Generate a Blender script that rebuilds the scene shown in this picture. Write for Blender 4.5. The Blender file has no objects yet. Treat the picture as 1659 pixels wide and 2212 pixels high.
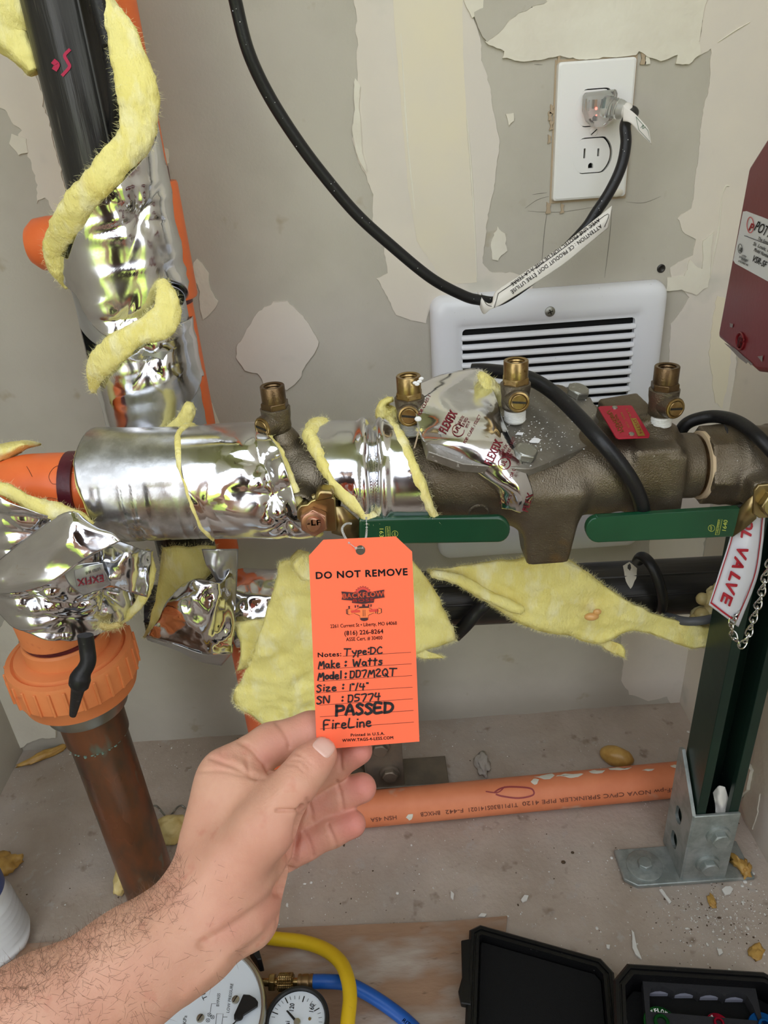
import bpy, bmesh, math, random
import numpy as np
from mathutils import Vector, Matrix
random.seed(7); rng = np.random.default_rng(7)
S = bpy.context.scene
COL = S.collection
# ------------------------------------------------------------------ camera
FPX, W, H = 1600.0, 1659.0, 2212.0
_th, _ro = math.radians(28.7), math.radians(4.2)
CAM = np.array([0.0, 0.0, 0.75])
FW = np.array([0, math.cos(_th), -math.sin(_th)])
_R0 = np.array([1.0, 0, 0]); _U0 = np.cross(_R0, FW)
RT = math.cos(_ro) * _R0 - math.sin(_ro) * _U0
UP = math.sin(_ro) * _R0 + math.cos(_ro) * _U0
cd = bpy.data.cameras.new('camera'); cam = bpy.data.objects.new('camera', cd); COL.objects.link(cam)
cd.sensor_fit = 'HORIZONTAL'; cd.sensor_width = 36.0; cd.lens = FPX / W * 36.0; cd.clip_start = 0.01; cd.clip_end = 200
cam.matrix_world = Matrix([[RT[i], UP[i], -FW[i], CAM[i]] for i in range(3)] + [[0, 0, 0, 1]])
S.camera = cam
cd.dof.use_dof = False
# ------------------------------------------------------------------ sky
wd = bpy.data.worlds.new('world'); S.world = wd; wd.use_nodes = True
nt = wd.node_tree; nt.nodes.clear()
_o = nt.nodes.new('ShaderNodeOutputWorld'); _b = nt.nodes.new('ShaderNodeBackground')
_g = nt.nodes.new('ShaderNodeTexCoord'); _s = nt.nodes.new('ShaderNodeSeparateXYZ'); _r = nt.nodes.new('ShaderNodeValToRGB')
nt.links.new(_g.outputs['Generated'], _s.inputs[0]); nt.links.new(_s.outputs['Z'], _r.inputs[0])
_r.color_ramp.elements[0].position = 0.0; _r.color_ramp.elements[0].color = (0.93, 0.94, 0.95, 1)
_r.color_ramp.elements[1].position = 1.0; _r.color_ramp.elements[1].color = (0.80, 0.87, 0.96, 1)
nt.links.new(_r.outputs[0], _b.inputs[0]); _b.inputs[1].default_value = 1.0; nt.links.new(_b.outputs[0], _o.inputs[0])
S.view_settings.view_transform = 'Standard'; S.view_settings.look = 'None'
S.view_settings.gamma = 1; S.view_settings.use_curve_mapping = False
S.view_settings.exposure = 1.62
# the sun stands behind the building: it lights the lawn outside, the closet gets sky and lawn light through its doorway
_l = bpy.data.lights.new('sun', 'SUN'); _l.energy = 3.0; _l.angle = math.radians(2); _l.color = (1.0, 0.96, 0.90)
sun = bpy.data.objects.new('sun', _l); COL.objects.link(sun); sun.rotation_euler = (math.radians(-42), 0, math.radians(14))
# ------------------------------------------------------------------ picture <-> place
def ray(px, py): return FW + RT * (px - W / 2) / FPX - UP * (py - H / 2) / FPX
def at(px, py, z): return CAM + ray(px, py) * z
def atY(px, py, Y): d = ray(px, py); return CAM + d * (Y / d[1])
def atH(px, py, h): d = ray(px, py); return CAM + d * ((h - CAM[2]) / d[2])
def atX(px, py, X): d = ray(px, py); return CAM + d * (X / d[0])
def proj(P):
    P = np.asarray(P) - CAM; z = P @ FW
    return W / 2 + FPX * (P @ RT) / z, H / 2 - FPX * (P @ UP) / z, z
def lin(c):
    c = np.asarray(c[:3], float) / 255.0
    return tuple(np.where(c <= 0.04045, c / 12.92, ((c + 0.055) / 1.055) ** 2.4)) + (1.0,)
# ------------------------------------------------------------------ numpy noise
def _hash(i, j, k, s):
    n = (i * 374761393 + j * 668265263 + k * 2147483647 + s * 974634777) & 0xffffffff
    n = ((n ^ (n >> 13)) * 1274126177) & 0xffffffff
    return ((n ^ (n >> 16)) & 0xffff) / 65535.0 * 2 - 1
def noise(P, scale=1.0, s=0):
    P = np.asarray(P, float) * scale; I = np.floor(P).astype(np.int64); f = P - I; f = f * f * (3 - 2 * f)
    i, j, k = I[..., 0], I[..., 1], I[..., 2]; out = 0
    for a in (0, 1):
        for b in (0, 1):
            for c in (0, 1):
                w = (f[..., 0] if a else 1 - f[..., 0]) * (f[..., 1] if b else 1 - f[..., 1]) * (f[..., 2] if c else 1 - f[..., 2])
                out = out + w * _hash(i + a, j + b, k + c, s)
    return out
def fbm(P, scale, s=0, o=3):
    return sum(noise(P, scale * 2 ** q, s + q) / 2 ** q for q in range(o))
def ridge(P, scale, s=0): return 1 - np.abs(noise(P, scale, s)) * 2
def nrm(v): v = np.asarray(v, float); return v / max(1e-12, np.linalg.norm(v))
def basis(d):
    d = nrm(d); u = np.cross(d, [0, 0, 1.0]) if abs(d[2]) < .9 else np.cross(d, [0, 1.0, 0]); u = nrm(u); return u, np.cross(d, u), d
def spline(P, n=8, closed=False):
    P = [np.asarray(p, float) for p in P]
    if len(P) < 3 and not closed: return np.array([P[0] + (P[1] - P[0]) * t for t in np.linspace(0, 1, n + 1)])
    m = len(P); out = []
    for i in range(m if closed else m - 1):
        if closed: a, b, c, d = P[(i - 1) % m], P[i], P[(i + 1) % m], P[(i + 2) % m]
        else: a, b, c, d = P[max(i - 1, 0)], P[i], P[i + 1], P[min(i + 2, m - 1)]
        for t in np.arange(n) / n:
            out.append(0.5 * (2 * b + (c - a) * t + (2 * a - 5 * b + 4 * c - d) * t * t + (3 * b - a - 3 * c + d) * t ** 3))
    if not closed: out.append(P[-1])
    return np.array(out)
# ------------------------------------------------------------------ mesh builder
ORG = {}
class MB:
    def __init__(s): s.v = []; s.f = []; s.n = 0
    def add(s, V, F):
        V = np.asarray(V, float).reshape(-1, 3); s.v.append(V); s.f += [tuple(int(q) + s.n for q in f) for f in F]; s.n += len(V); return s
    def grid(s, P, wu=False, wv=False):
        P = np.asarray(P, float); a, b = P.shape[:2]; F = []
        for i in range(a if wu else a - 1):
            for j in range(b if wv else b - 1):
                i2, j2 = (i + 1) % a, (j + 1) % b; F.append((i * b + j, i * b + j2, i2 * b + j2, i2 * b + j))
        return s.add(P, F)
    def tube(s, path, r, seg=14, caps=True, flat=1.0, up=None, rf=None):
        path = np.asarray(path, float); m = len(path); r = np.broadcast_to(np.asarray(r, float), (m,))
        T = np.gradient(path, axis=0); T /= np.maximum(1e-12, np.linalg.norm(T, axis=1))[:, None]
        u = basis(T[0])[0] if up is None else nrm(np.cross(T[0], np.cross(up, T[0]))); R = []
        th = np.linspace(0, 2 * math.pi, seg, endpoint=False)
        for i in range(m):
            u = nrm(u - T[i] * (u @ T[i])); w = np.cross(T[i], u)
            rr = r[i] * (np.ones(seg) if rf is None else rf(i / max(1, m - 1), th))
            R.append(path[i] + (np.cos(th) * rr)[:, None] * u + (np.sin(th) * rr * flat)[:, None] * w)
        b0 = s.n; s.grid(np.array(R), wv=True)
        if caps: s.f.append(tuple(b0 + q for q in range(seg))[::-1]); s.f.append(tuple(b0 + (m - 1) * seg + q for q in range(seg)))
        return s
    def lathe(s, p0, d, prof, seg=28, caps=True, hexa=None):
        u, w, d = basis(d); p0 = np.asarray(p0, float); th = np.linspace(0, 2 * math.pi, seg, endpoint=False)
        k = np.ones(seg)
        R = [p0 + d * h + (np.cos(th) * r * k)[:, None] * u + (np.sin(th) * r * k)[:, None] * w for h, r in prof]
        b0 = s.n; s.grid(np.array(R), wv=True)
        if caps:
            s.f.append(tuple(b0 + q for q in range(seg))[::-1]); s.f.append(tuple(b0 + (len(prof) - 1) * seg + q for q in range(seg)))
        return s
    def box(s, c, hx, hy, hz, X=(1, 0, 0), Y=(0, 1, 0), Z=(0, 0, 1)):
        c = np.asarray(c, float); X, Y, Z = nrm(X), nrm(Y), nrm(Z)
        V = [c + X * hx * a + Y * hy * b + Z * hz * e for a in (-1, 1) for b in (-1, 1) for e in (-1, 1)]
        return s.add(V, [(0, 1, 3, 2), (4, 6, 7, 5), (0, 4, 5, 1), (2, 3, 7, 6), (0, 2, 6, 4), (1, 5, 7, 3)])
    def prism(s, P, ext, caps=(1, 1)):
        P = np.asarray(P, float); n = len(P); V = np.vstack([P, P + np.asarray(ext, float)])
        F = [(i, (i + 1) % n, n + (i + 1) % n, n + i) for i in range(n)]
        if caps[0]: F.append(tuple(range(n))[::-1])
        if caps[1]: F.append(tuple(range(n, 2 * n)))
        return s.add(V, F)
    def sphere(s, c, r, seg=12, rings=8, sc=(1, 1, 1)):
        R = []
        for i in range(rings + 1):
            a = math.pi * (i + (0.02 if i == 0 else -0.02 if i == rings else 0)) / rings
            R.append([np.asarray(c) + r * np.array([math.sin(a) * math.cos(t) * sc[0], math.sin(a) * math.sin(t) * sc[1], math.cos(a) * sc[2]]) for t in np.linspace(0, 2 * math.pi, seg, endpoint=False)])
        return s.grid(np.array(R), wv=True)
    def build(s, name, mat, parent=None, smooth=True, bevel=0, bseg=2, ang=35, solid=0, off=0, sub=0, tri=False, recalc=True, flip=False, **kw):
        V = np.vstack(s.v) if s.v else np.zeros((0, 3))
        if parent is not None: org = ORG[parent.name]
        else: org = (V.max(0) + V.min(0)) / 2; org[2] = V[:, 2].min()
        me = bpy.data.meshes.new(name); me.from_pydata((V - org).tolist(), [], s.f); me.materials.append(mat)
        if recalc or tri:
            bm = bmesh.new(); bm.from_mesh(me)
            if recalc: bmesh.ops.recalc_face_normals(bm, faces=bm.faces)
            if tri: bmesh.ops.triangulate(bm, faces=[f for f in bm.faces if len(f.verts) > 4])
            bm.to_mesh(me); bm.free()
        o = bpy.data.objects.new(name, me); COL.objects.link(o)
        if flip: me.flip_normals()
        if smooth:
            me.polygons.foreach_set('use_smooth', [True] * len(me.polygons))
            if ang < 180: me.set_sharp_from_angle(angle=math.radians(ang))
        ORG[o.name] = org
        if parent is not None: o.parent = parent
        else: o.location = org
        if solid: m = o.modifiers.new('s', 'SOLIDIFY'); m.thickness = solid; m.offset = off
        if bevel: m = o.modifiers.new('b', 'BEVEL'); m.width = bevel; m.segments = bseg; m.limit_method = 'ANGLE'; m.angle_limit = math.radians(40)
        if sub: m = o.modifiers.new('u', 'SUBSURF'); m.levels = sub; m.render_levels = sub
        for k, v in kw.items(): o[k] = v
        return o
def thing(name, label, cat, loc, group=None):
    o = bpy.data.objects.new(name, None); COL.objects.link(o); o.empty_display_size = 0.02
    o.location = loc; ORG[o.name] = np.array(loc, float); o['label'] = label; o['category'] = cat
    if group: o['group'] = group
    return o
def tag(o, label, cat, group=None):
    o['label'] = label; o['category'] = cat
    if group: o['group'] = group
    return o
def copy_thing(root, loc, rot=None, label=None):
    r = root.copy(); COL.objects.link(r); r.location = loc; ORG[r.name] = np.array(loc, float)
    if rot is not None: r.rotation_euler = rot
    if label: r['label'] = label
    def rec(a, b):
        for c in [o for o in COL.objects if o.parent == a]:
            k = c.copy(); COL.objects.link(k); k.parent = b; rec(c, k)
    rec(root, r); return r
# ------------------------------------------------------------------ materials
def mat(name, c, rough=.5, metal=0., c2=None, cs=20., cmix=(.4, .6), bump=0., bs=100., bdet=3, spots=None, spec=.5, aniso=0, r2=None, sss=0, stretch=None, warp=0, coat=0, tr=0, ior=1.45, em=None, alpha=1, bd=0.001, rs=None, co=None):
    m = bpy.data.materials.new(name); m.use_nodes = True; N = m.node_tree.nodes; L = m.node_tree.links; p = N['Principled BSDF']
    p.inputs['Base Color'].default_value = lin(c); p.inputs['Roughness'].default_value = rough; p.inputs['Metallic'].default_value = metal
    p.inputs['Specular IOR Level'].default_value = spec; p.inputs['IOR'].default_value = ior
    p.inputs['Coat Weight'].default_value = coat; p.inputs['Coat Roughness'].default_value = .15; p.inputs['Transmission Weight'].default_value = tr
    p.inputs['Alpha'].default_value = alpha
    if sss: p.inputs['Subsurface Weight'].default_value = sss; p.inputs['Subsurface Radius'].default_value = (.012, .004, .002); p.inputs['Subsurface Scale'].default_value = .25
    if em: p.inputs['Emission Color'].default_value = lin(em[0]); p.inputs['Emission Strength'].default_value = em[1]
    tc = N.new('ShaderNodeTexCoord'); src = tc.outputs['Object']
    mp = N.new('ShaderNodeMapping'); L.new(src, mp.inputs[0]); src = mp.outputs[0]
    if stretch: mp.inputs['Scale'].default_value = stretch
    def nz(sc, det=3, rough=.55, dist=0):
        n = N.new('ShaderNodeTexNoise'); n.inputs['Scale'].default_value = sc; n.inputs['Detail'].default_value = det; n.inputs['Roughness'].default_value = rough; n.inputs['Distortion'].default_value = dist
        L.new(src, n.inputs['Vector']); return n
    cur = None
    if c2 is not None:
        n = nz(cs, 4, .6, warp); r = N.new('ShaderNodeValToRGB'); r.color_ramp.elements[0].position, r.color_ramp.elements[1].position = cmix
        r.color_ramp.elements[0].color = lin(c); r.color_ramp.elements[1].color = lin(c2)
        L.new(n.outputs['Fac'], r.inputs[0]); cur = r.outputs[0]
    if spots:
        for (sc_c, sc, lo, hi) in spots:
            n = nz(sc, 3, .6); r = N.new('ShaderNodeMapRange'); r.inputs['From Min'].default_value = lo; r.inputs['From Max'].default_value = hi
            L.new(n.outputs['Fac'], r.inputs['Value']); mx = N.new('ShaderNodeMix'); mx.data_type = 'RGBA'
            L.new(r.outputs[0], mx.inputs[0])
            if cur is None: mx.inputs[6].default_value = lin(c)
            else: L.new(cur, mx.inputs[6])
            mx.inputs[7].default_value = lin(sc_c); cur = mx.outputs[2]
    if cur is not None: L.new(cur, p.inputs['Base Color'])
    if rs:
        n = nz(rs[0], 3); r = N.new('ShaderNodeMapRange'); r.inputs['From Min'].default_value = .35; r.inputs['From Max'].default_value = .65
        r.inputs['To Min'].default_value = rs[1]; r.inputs['To Max'].default_value = rs[2]; L.new(n.outputs['Fac'], r.inputs['Value']); L.new(r.outputs[0], p.inputs['Roughness'])
    if bump:
        n = nz(bs, bdet); b = N.new('ShaderNodeBump'); b.inputs['Strength'].default_value = bump; b.inputs['Distance'].default_value = bd
        L.new(n.outputs['Fac'], b.inputs['Height']); L.new(b.outputs[0], p.inputs['Normal'])
    return m
# ------------------------------------------------------------------ lettering (built-in font turned into thin mesh)
_tc = {}
def glyphs(txt, bold=0.0, spc=1.0):
    k = (txt, bold, spc)
    if k in _tc: return _tc[k]
    cu = bpy.data.curves.new('t', 'FONT'); cu.body = txt; cu.size = 1; cu.offset = bold; cu.space_character = spc; cu.resolution_u = 3
    o = bpy.data.objects.new('t', cu); COL.objects.link(o); bpy.context.view_layer.update()
    me = o.evaluated_get(bpy.context.evaluated_depsgraph_get()).to_mesh()
    V = np.array([v.co[:] for v in me.vertices]); F = [tuple(p.vertices) for p in me.polygons]
    o.evaluated_get(bpy.context.evaluated_depsgraph_get()).to_mesh_clear(); bpy.data.objects.remove(o); bpy.data.curves.remove(cu)
    V = V[:, :2].copy(); V[:, 0] -= V[:, 0].min(); V[:, 0] /= V[:, 0].max(); V[:, 1] /= 0.729
    _tc[k] = (V, F); return V, F
def text(mb, txt, a, b, h, fn, bold=0.0, skew=0., spc=1.0, flip=False):
    """lettering from a to b (baseline ends) with cap height h in the coordinates that fn maps to the place"""
    V, F = glyphs(txt, 0.0, spc + bold * 3); a = np.array(a, float); b = np.array(b, float); d = b - a; L = np.linalg.norm(d); n = np.array([d[1], -d[0]]) / L
    if flip: n = -n
    Q = a + V[:, :1] * d + (V[:, 1:] * h) * n + V[:, 1:] * h * skew * d / L
    sh = [(0, 0)] if bold < .008 else [(bold * 1.1 * math.cos(q), bold * 1.1 * math.sin(q)) for q in np.arange(8) * math.pi / 4]
    for sx, sy in sh: mb.add(np.array([fn(x + sx * h, y + sy * h) for x, y in Q]), F)
def stroke(mb, pts, w, fn, n=5, sp=True):
    P = spline([np.array([p[0], p[1], 0.]) for p in pts], n)[:, :2] if sp and len(pts) > 2 else np.array(pts, float)
    T = np.gradient(P, axis=0); T /= np.maximum(1e-9, np.linalg.norm(T, axis=1))[:, None]; N_ = np.stack([-T[:, 1], T[:, 0]], 1) * w / 2
    P[0] -= T[0] * w * .35; P[-1] += T[-1] * w * .35
    V = np.array([[fn(*(p + q)), fn(*(p - q))] for p, q in zip(P, N_)]); mb.grid(V)
def jag(poly, amp, step=8., s=1, closed=True):
    out = []; m = len(poly)
    for i in range(m):
        a = np.array(poly[i], float); b = np.array(poly[(i + 1) % m], float); L = np.linalg.norm(b - a); k = max(1, int(L / step)); nn = np.array([-(b - a)[1], (b - a)[0]]) / max(L, 1e-6)
        for q in range(k):
            p = a + (b - a) * q / k; P3 = np.array([p[0], p[1], s * 7.3])
            out.append(p + nn * amp * (noise(P3, .03, s) * 1.2 + noise(P3, .11, s + 5) * .8) )
    return out
# ================================================================== the room
WY = 0.76; XL, XR = -0.523, 0.389; TOP = 1.95
M_dry = mat('drywall paper', (187, 182, 169), .85, c2=(180, 175, 162), cs=9, bump=.25, bs=350, spots=[((170, 160, 140), 26, .66, .74)])
M_mud = mat('joint compound', (218, 210, 196), .75, c2=(212, 205, 194), cs=7, bump=.5, bs=45, bd=.0015, spots=[((200, 196, 184), 14, .62, .75)])
M_mudb = mat('cream joint compound', (222, 213, 188), .75, c2=(218, 210, 192), cs=8, bump=.3, bs=30)
M_mudw = mat('thick white joint compound', (224, 220, 204), .6, c2=(216, 210, 194), cs=12, bump=.7, bs=60, bd=.002)
M_floor = mat('dusty floor', (186, 173, 160), .85, c2=(164, 149, 134), cs=11, cmix=(.35, .7), bump=.6, bs=180, bd=.0015, warp=.4,
              spots=[((170, 160, 150), 9, .5, .75), ((118, 100, 82), 34, .62, .76), ((205, 200, 192), 260, .68, .74), ((178, 170, 162), 60, .62, .74)])
M_ply = mat('weathered plywood', (166, 134, 108), .85, c2=(138, 108, 86), cs=9, cmix=(.3, .7), stretch=(1, 3, 1), bump=.5, bs=90,
            spots=[((178, 166, 154), 9, .48, .68), ((90, 68, 50), 30, .65, .75)])
def slab(name, c, h, m, **kw): return MB().box(c, *h).build(name, m, None, smooth=False, **kw)
wall = slab('wall_back', ((XL + XR) / 2, WY + .006, TOP / 2 - .02), ((XR - XL) / 2 + .012, .006, TOP / 2 + .02), M_dry, kind='structure')
wr = slab('wall_right', (XR + .006, .40, TOP / 2), (.006, .365, TOP / 2 - .0), M_mud, kind='structure')
wl = slab('wall_left', (XL - .006, .40, TOP / 2), (.006, .365, TOP / 2), M_dry, kind='structure')
# floor with an uneven dusty top
n1, n2 = 90, 90; gx = np.linspace(XL - .012, XR + .012, n1); gy = np.linspace(.03, WY, n2)
G = np.zeros((n1, n2, 3)); G[..., 0] = gx[:, None]; G[..., 1] = gy[None]; G[..., 2] = fbm(G, 22, 3) * .0012
fb = MB().grid(G); fb.box(((XL + XR) / 2, .395, -.016), (XR - XL) / 2 + .012, .365, .011)
floor = fb.build('floor', M_floor, None, ang=180, kind='structure', recalc=False)
M_ground = mat('outdoor ground', (104, 84, 66), .9, c2=(84, 66, 52), cs=1.2, bump=.4, bs=20)
MB().box((0, -.42, -.14), 9, .45, .05).build('floor', M_ground, None, smooth=False, kind='structure')
M_lawn = mat('sunlit lawn', (152, 166, 74), .95, c2=(130, 148, 62), cs=3, bump=.5, bs=60, spec=.1)
MB().box((0, -9.27, -.14), 14, 8.4, .05).build('floor', M_lawn, None, smooth=False, kind='structure')
slab('ceiling', ((XL + XR) / 2, .39, TOP + .02), ((XR - XL) / 2 + .012, .40, .02), M_dry, kind='structure')
for sx in (-1, 1): slab('wall_front', ((XL + XR) / 2 + sx * ((XR - XL) / 2 + 1.512), .04, 1.2), (1.5, .02, 1.4), M_mud, kind='structure')
slab('wall_front', ((XL + XR) / 2, .04, 2.3), ((XR - XL) / 2 + .012, .02, .30), M_mud, kind='structure')
def wallp(px, py, d=0.0): return atY(px, py, WY - d)
def patch(poly, m, th=.0012, amp=3, s=1, step=7, parent=None, par=wall, name='plaster_patch'):
    poly = [(x + (x - 1048) * 900 / 4077, y - 900) if y == -60 else (x, y) for x, y in poly]
    P = jag(poly, amp, step, s); V = np.array([wallp(x, y, -.0001) for x, y in P])
    return MB().prism(V, (0, -th - .0001, 0)).build(name, m, par, smooth=False, tri=True, bevel=0)
# wide taped column with mud, seen left and above the heater
patch([(760, -60), (1012, -60), (1015, 20), (1038, 90), (1040, 130), (1062, 200), (1068, 262), (1080, 300), (1074, 340), (1066, 400), (1046, 520), (1040, 570), (1062, 590), (1100, 592), (1150, 600), (1150, 660), (930, 660), (920, 700), (880, 690), (855, 680), (838, 640), (812, 600), (835, 590), (825, 520), (803, 480), (806, 420), (792, 378), (775, 350), (768, 320), (762, 300), (766, 230), (774, 190), (768, 120), (772, 60)], M_mud, .0010, 3, 1)
patch([(1000, -60), (1565, -60), (1530, -10), (1516, 30), (1506, 90), (1512, 118), (1486, 140), (1458, 138), (1462, 120), (1425, 132), (1395, 124), (1380, 112), (1372, 122), (1300, 128), (1250, 128), (1208, 122), (1160, 130), (1110, 134), (1084, 126), (1088, 112), (1064, 100), (1048, 92), (1080, 68), (1100, 40), (1150, 16), (1120, 5), (1060, 18), (1018, 40), (1000, 0)], M_mudw, .0026, 3, 2)
patch([(1060, -60), (1120, -60), (1180, 6), (1150, 16), (1118, 30), (1100, 44), (1080, 66), (1050, 92), (1036, 66), (1024, 28), (1044, 18)], M_dry, .0030, 3, 22, name='bare_paper_spot')
patch([(846, -60), (996, -60), (1000, 120), (1010, 300), (1024, 480), (1030, 610), (960, 612), (900, 520), (880, 400), (864, 200), (852, 60)], M_mudb, .0014, 1.2, 3, name='joint_tape')
patch([(1516, -60), (1762, -60), (1655, 400), (1610, 640), (1575, 900), (1530, 1100), (1512, 1230), (1468, 1540), (1452, 1530), (1440, 1502), (1400, 1512), (1358, 1500), (1342, 1470), (1348, 1420), (1330, 1330), (1400, 1200), (1440, 900), (1450, 700), (1478, 660), (1490, 640), (1452, 612), (1448, 580), (1492, 550), (1500, 520), (1478, 505), (1460, 470), (1470, 460), (1492, 450), (1496, 400), (1506, 330), (1514, 260), (1526, 200), (1536, 108), (1508, 122), (1512, 60)], M_mud, .0009, 3, 4)
patch([(1440, 598), (1478, 596), (1488, 560), (1514, 580), (1518, 520), (1540, 500), (1528, 620), (1500, 640), (1470, 622), (1436, 628)], M_mudw, .0022, 3, 14)
patch([(512, 748), (545, 700), (560, 672), (590, 652), (620, 650), (652, 684), (690, 738), (664, 778), (652, 810), (620, 842), (580, 836), (556, 806), (528, 800), (508, 770)], M_mud, .0024, 3, 5)
patch([(-60, 60), (60, 110), (92, 200), (120, 330), (150, 430), (152, 500), (132, 480), (116, 455), (98, 428), (78, 440), (80, 400), (66, 360), (60, 330), (40, 300), (48, 282), (30, 260), (12, 236), (-60, 220)], M_mud, .0010, 4, 6)
patch([(26, 290), (56, 300), (62, 330), (40, 336), (22, 310)], M_mudw, .0016, 3, 7)
patch([(424, 560), (450, 590), (452, 620), (470, 650), (462, 670), (440, 690), (430, 665), (432, 630), (412, 590)], M_mudw, .0016, 4, 8)
patch([(352, 318), (362, 322), (366, 352), (356, 356)], M_mudw, .0016, 2, 9)
patch([(452, 860), (470, 900), (486, 945), (474, 950), (460, 910)], M_mudw, .0016, 2, 10)
patch([(766, 170), (778, 186), (776, 215), (784, 330), (792, 372), (778, 350), (766, 320), (760, 280), (764, 230)], M_mudw, .0026, 2, 11)
patch([(1062, 500), (1076, 486), (1090, 504), (1094, 540), (1074, 566), (1062, 560)], M_mudw, .0014, 5, 12)
patch([(1092, 246), (1110, 244), (1110, 262), (1098, 272)], M_mudw, .0014, 3, 13)
patch([(20, 1330), (120, 1560), (122, 1588), (60, 1600), (44, 1612), (18, 1600), (8, 1540), (-40, 1400)], M_mudw, .004, 4, 15)
patch([(1548, 640), (1590, 652), (1580, 760), (1560, 880), (1540, 870), (1530, 760)], M_mudb, .0016, 3, 16)
def rpatch(poly, m, th, s, name='plaster_patch'):
    P = jag(poly, 1.5, 6, s); V = np.array([atX(x, y, XR - .0001) for x, y in P]); return MB().prism(V, (-th, 0, 0)).build(name, m, wr, smooth=False, tri=True)
rpatch([(1650, 1500), (1720, 1480), (1730, 1760), (1659, 1720), (1644, 1714), (1636, 1760), (1626, 1792), (1612, 1770), (1604, 1740), (1618, 1690), (1630, 1640)], M_mudw, .0012, 31)
rpatch([(1622, 1650), (1628, 1664), (1624, 1690), (1622, 1706), (1610, 1716), (1600, 1730), (1604, 1706), (1614, 1680)], M_mudw, .005, 32)
rpatch([(1490, 1200), (1600, 1100), (1700, 1000), (1760, 1300), (1700, 1480), (1600, 1560), (1560, 1500), (1500, 1540)], M_mud, .0010, 33)
# knife ridges and pencil lines on the wall (parts of the wall)
def ridge_line(pts, w, h, m, name='trowel_ridge', par=wall, n=6):
    P = spline([wallp(x, y, h * .5) for x, y in pts], n); MB().tube(P, [w * (.35 + .65 * math.sin(math.pi * i / (len(P) - 1))) for i in range(len(P))], 6, flat=.6).build(name, m, par)
for q in [[(1384, 24), (1396, 60), (1410, 100), (1416, 120)], [(1620, 48), (1588, 66), (1550, 92)], [(1188, 50), (1176, 90), (1160, 124)], [(1560, 420), (1552, 500), (1540, 560), (1534, 600)],
          [(1560, 420), (1568, 402), (1576, 402)], [(1620, 560), (1604, 640), (1592, 700)], [(864, 40), (880, 300), (898, 470)], [(1008, 250), (1020, 400), (1030, 600)], [(620, 680), (600, 730), (590, 760)]]:
    ridge_line(q, .0011, .0022, M_mudw)
M_pencil = mat('pencil', (120, 116, 106), .7)
for q in [[(1185, 440), (1176, 500), (1168, 600)], [(1322, 452), (1316, 520), (1306, 600)], [(1134, 450), (1160, 432), (1186, 424)], [(1140, 456), (1210, 458), (1290, 446)], [(1352, 436), (1390, 438), (1428, 424)], [(1154, 139), (1172, 140)], [(1150, 420), (1182, 416)]]:
    ridge_line(q, .00035, .0001, M_pencil, 'pencil_line')
M_chip = mat('broken paper edge', (176, 158, 132), .9, bump=.6, bs=200)
for i, (x, y, w_) in enumerate([(1190, 270, 4), (1187, 250, 3), (1191, 235, 3), (1186, 300, 3), (1206, 126, 5), (1184, 448, 5), (1214, 449, 4), (1388, 125, 6), (1398, 126, 5)]):
    r0 = 2.5 + w_ * .6; patch([(x - r0 * .6, y - r0 * 2.2), (x + r0, y - r0 * 1.2), (x + r0 * .4, y), (x + r0 * .9, y + r0 * 2), (x - r0, y + r0 * 2.4), (x - r0 * .5, y + r0 * .4)], M_chip if i != 8 else M_mudw, .0018, 1.5, 40 + i, 3, name='paper_chip')
# screw in the drywall
M_darkm = mat('dark steel', (60, 58, 55), .4, .8, bump=.3, bs=300)
ws = wallp(1428, 580); sc = MB().lathe(ws, (0, -1, 0), [(0, .0042), (.0006, .0042), (.0014, .003), (.0008, .002), (.0003, .0005)], 18).build('drywall_screw', M_darkm, None); tag(sc, 'dark phillips drywall screw in wall above heater right corner', 'screw')
# floor sheet of plywood with an edge, lower part of the floor
def fl(px, py, h=.0): return atH(px, py, h)
P = [fl(-200, 2060), fl(400, 2022), fl(640, 2008), fl(960, 1996), fl(1096, 1984), fl(1090, 2040), fl(1240, 2380), fl(-300, 2380)]
P = [np.array([p[0], max(p[1], .06), .001]) for p in P]
MB().prism(P, (0, 0, .0035)).build('plywood_sheet', M_ply, floor, smooth=False, tri=True)
# ================================================================== pipes, insulation
AY = 0.53
M_foil = mat('reinforced foil', (225, 226, 230), .14, 1.0, bump=.22, bs=90, bd=.0006, bdet=3, rs=(26, .05, .24))
M_foild = mat('dusty foil', (205, 206, 208), .3, 1.0, bump=.3, bs=200, bd=.0004, rs=(20, .2, .44), c2=(176, 176, 176), cs=60)
M_foilg = mat('grey foil facing', (196, 198, 202), .36, .9, bump=.2, bs=60, bd=.0006, rs=(14, .25, .45))
M_batt = mat('yellow fibreglass', (247, 237, 160), .95, c2=(238, 224, 132), cs=30, cmix=(.25, .75), bump=1., bs=280, bd=.0014, bdet=9, spec=.1, sss=.0, stretch=(1.6, 1.6, .7), spots=[((252, 246, 200), 40, .5, .75), ((228, 206, 120), 18, .62, .78)])
M_battd = mat('dirty fibreglass', (236, 222, 150), .95, c2=(214, 190, 120), cs=24, bump=1., bs=380, bd=.002, bdet=6, spec=.1)
M_fib = mat('loose glass fibre', (248, 242, 186), .8, spec=.2)
M_blackp = mat('black painted steel pipe', (44, 43, 42), .34, .25, c2=(62, 60, 56), cs=14, cmix=(.4, .7), stretch=(5, 5, .35), bump=.35, bs=60, bd=.001, rs=(20, .22, .5), spots=[((90, 86, 78), 40, .62, .74)])
M_blackh = mat('black painted steel pipe lying', (46, 45, 44), .36, .25, c2=(60, 58, 55), cs=14, cmix=(.4, .7), stretch=(.35, 5, 5), bump=.35, bs=60, bd=.001, spots=[((120, 116, 108), 14, .6, .78)])
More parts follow.
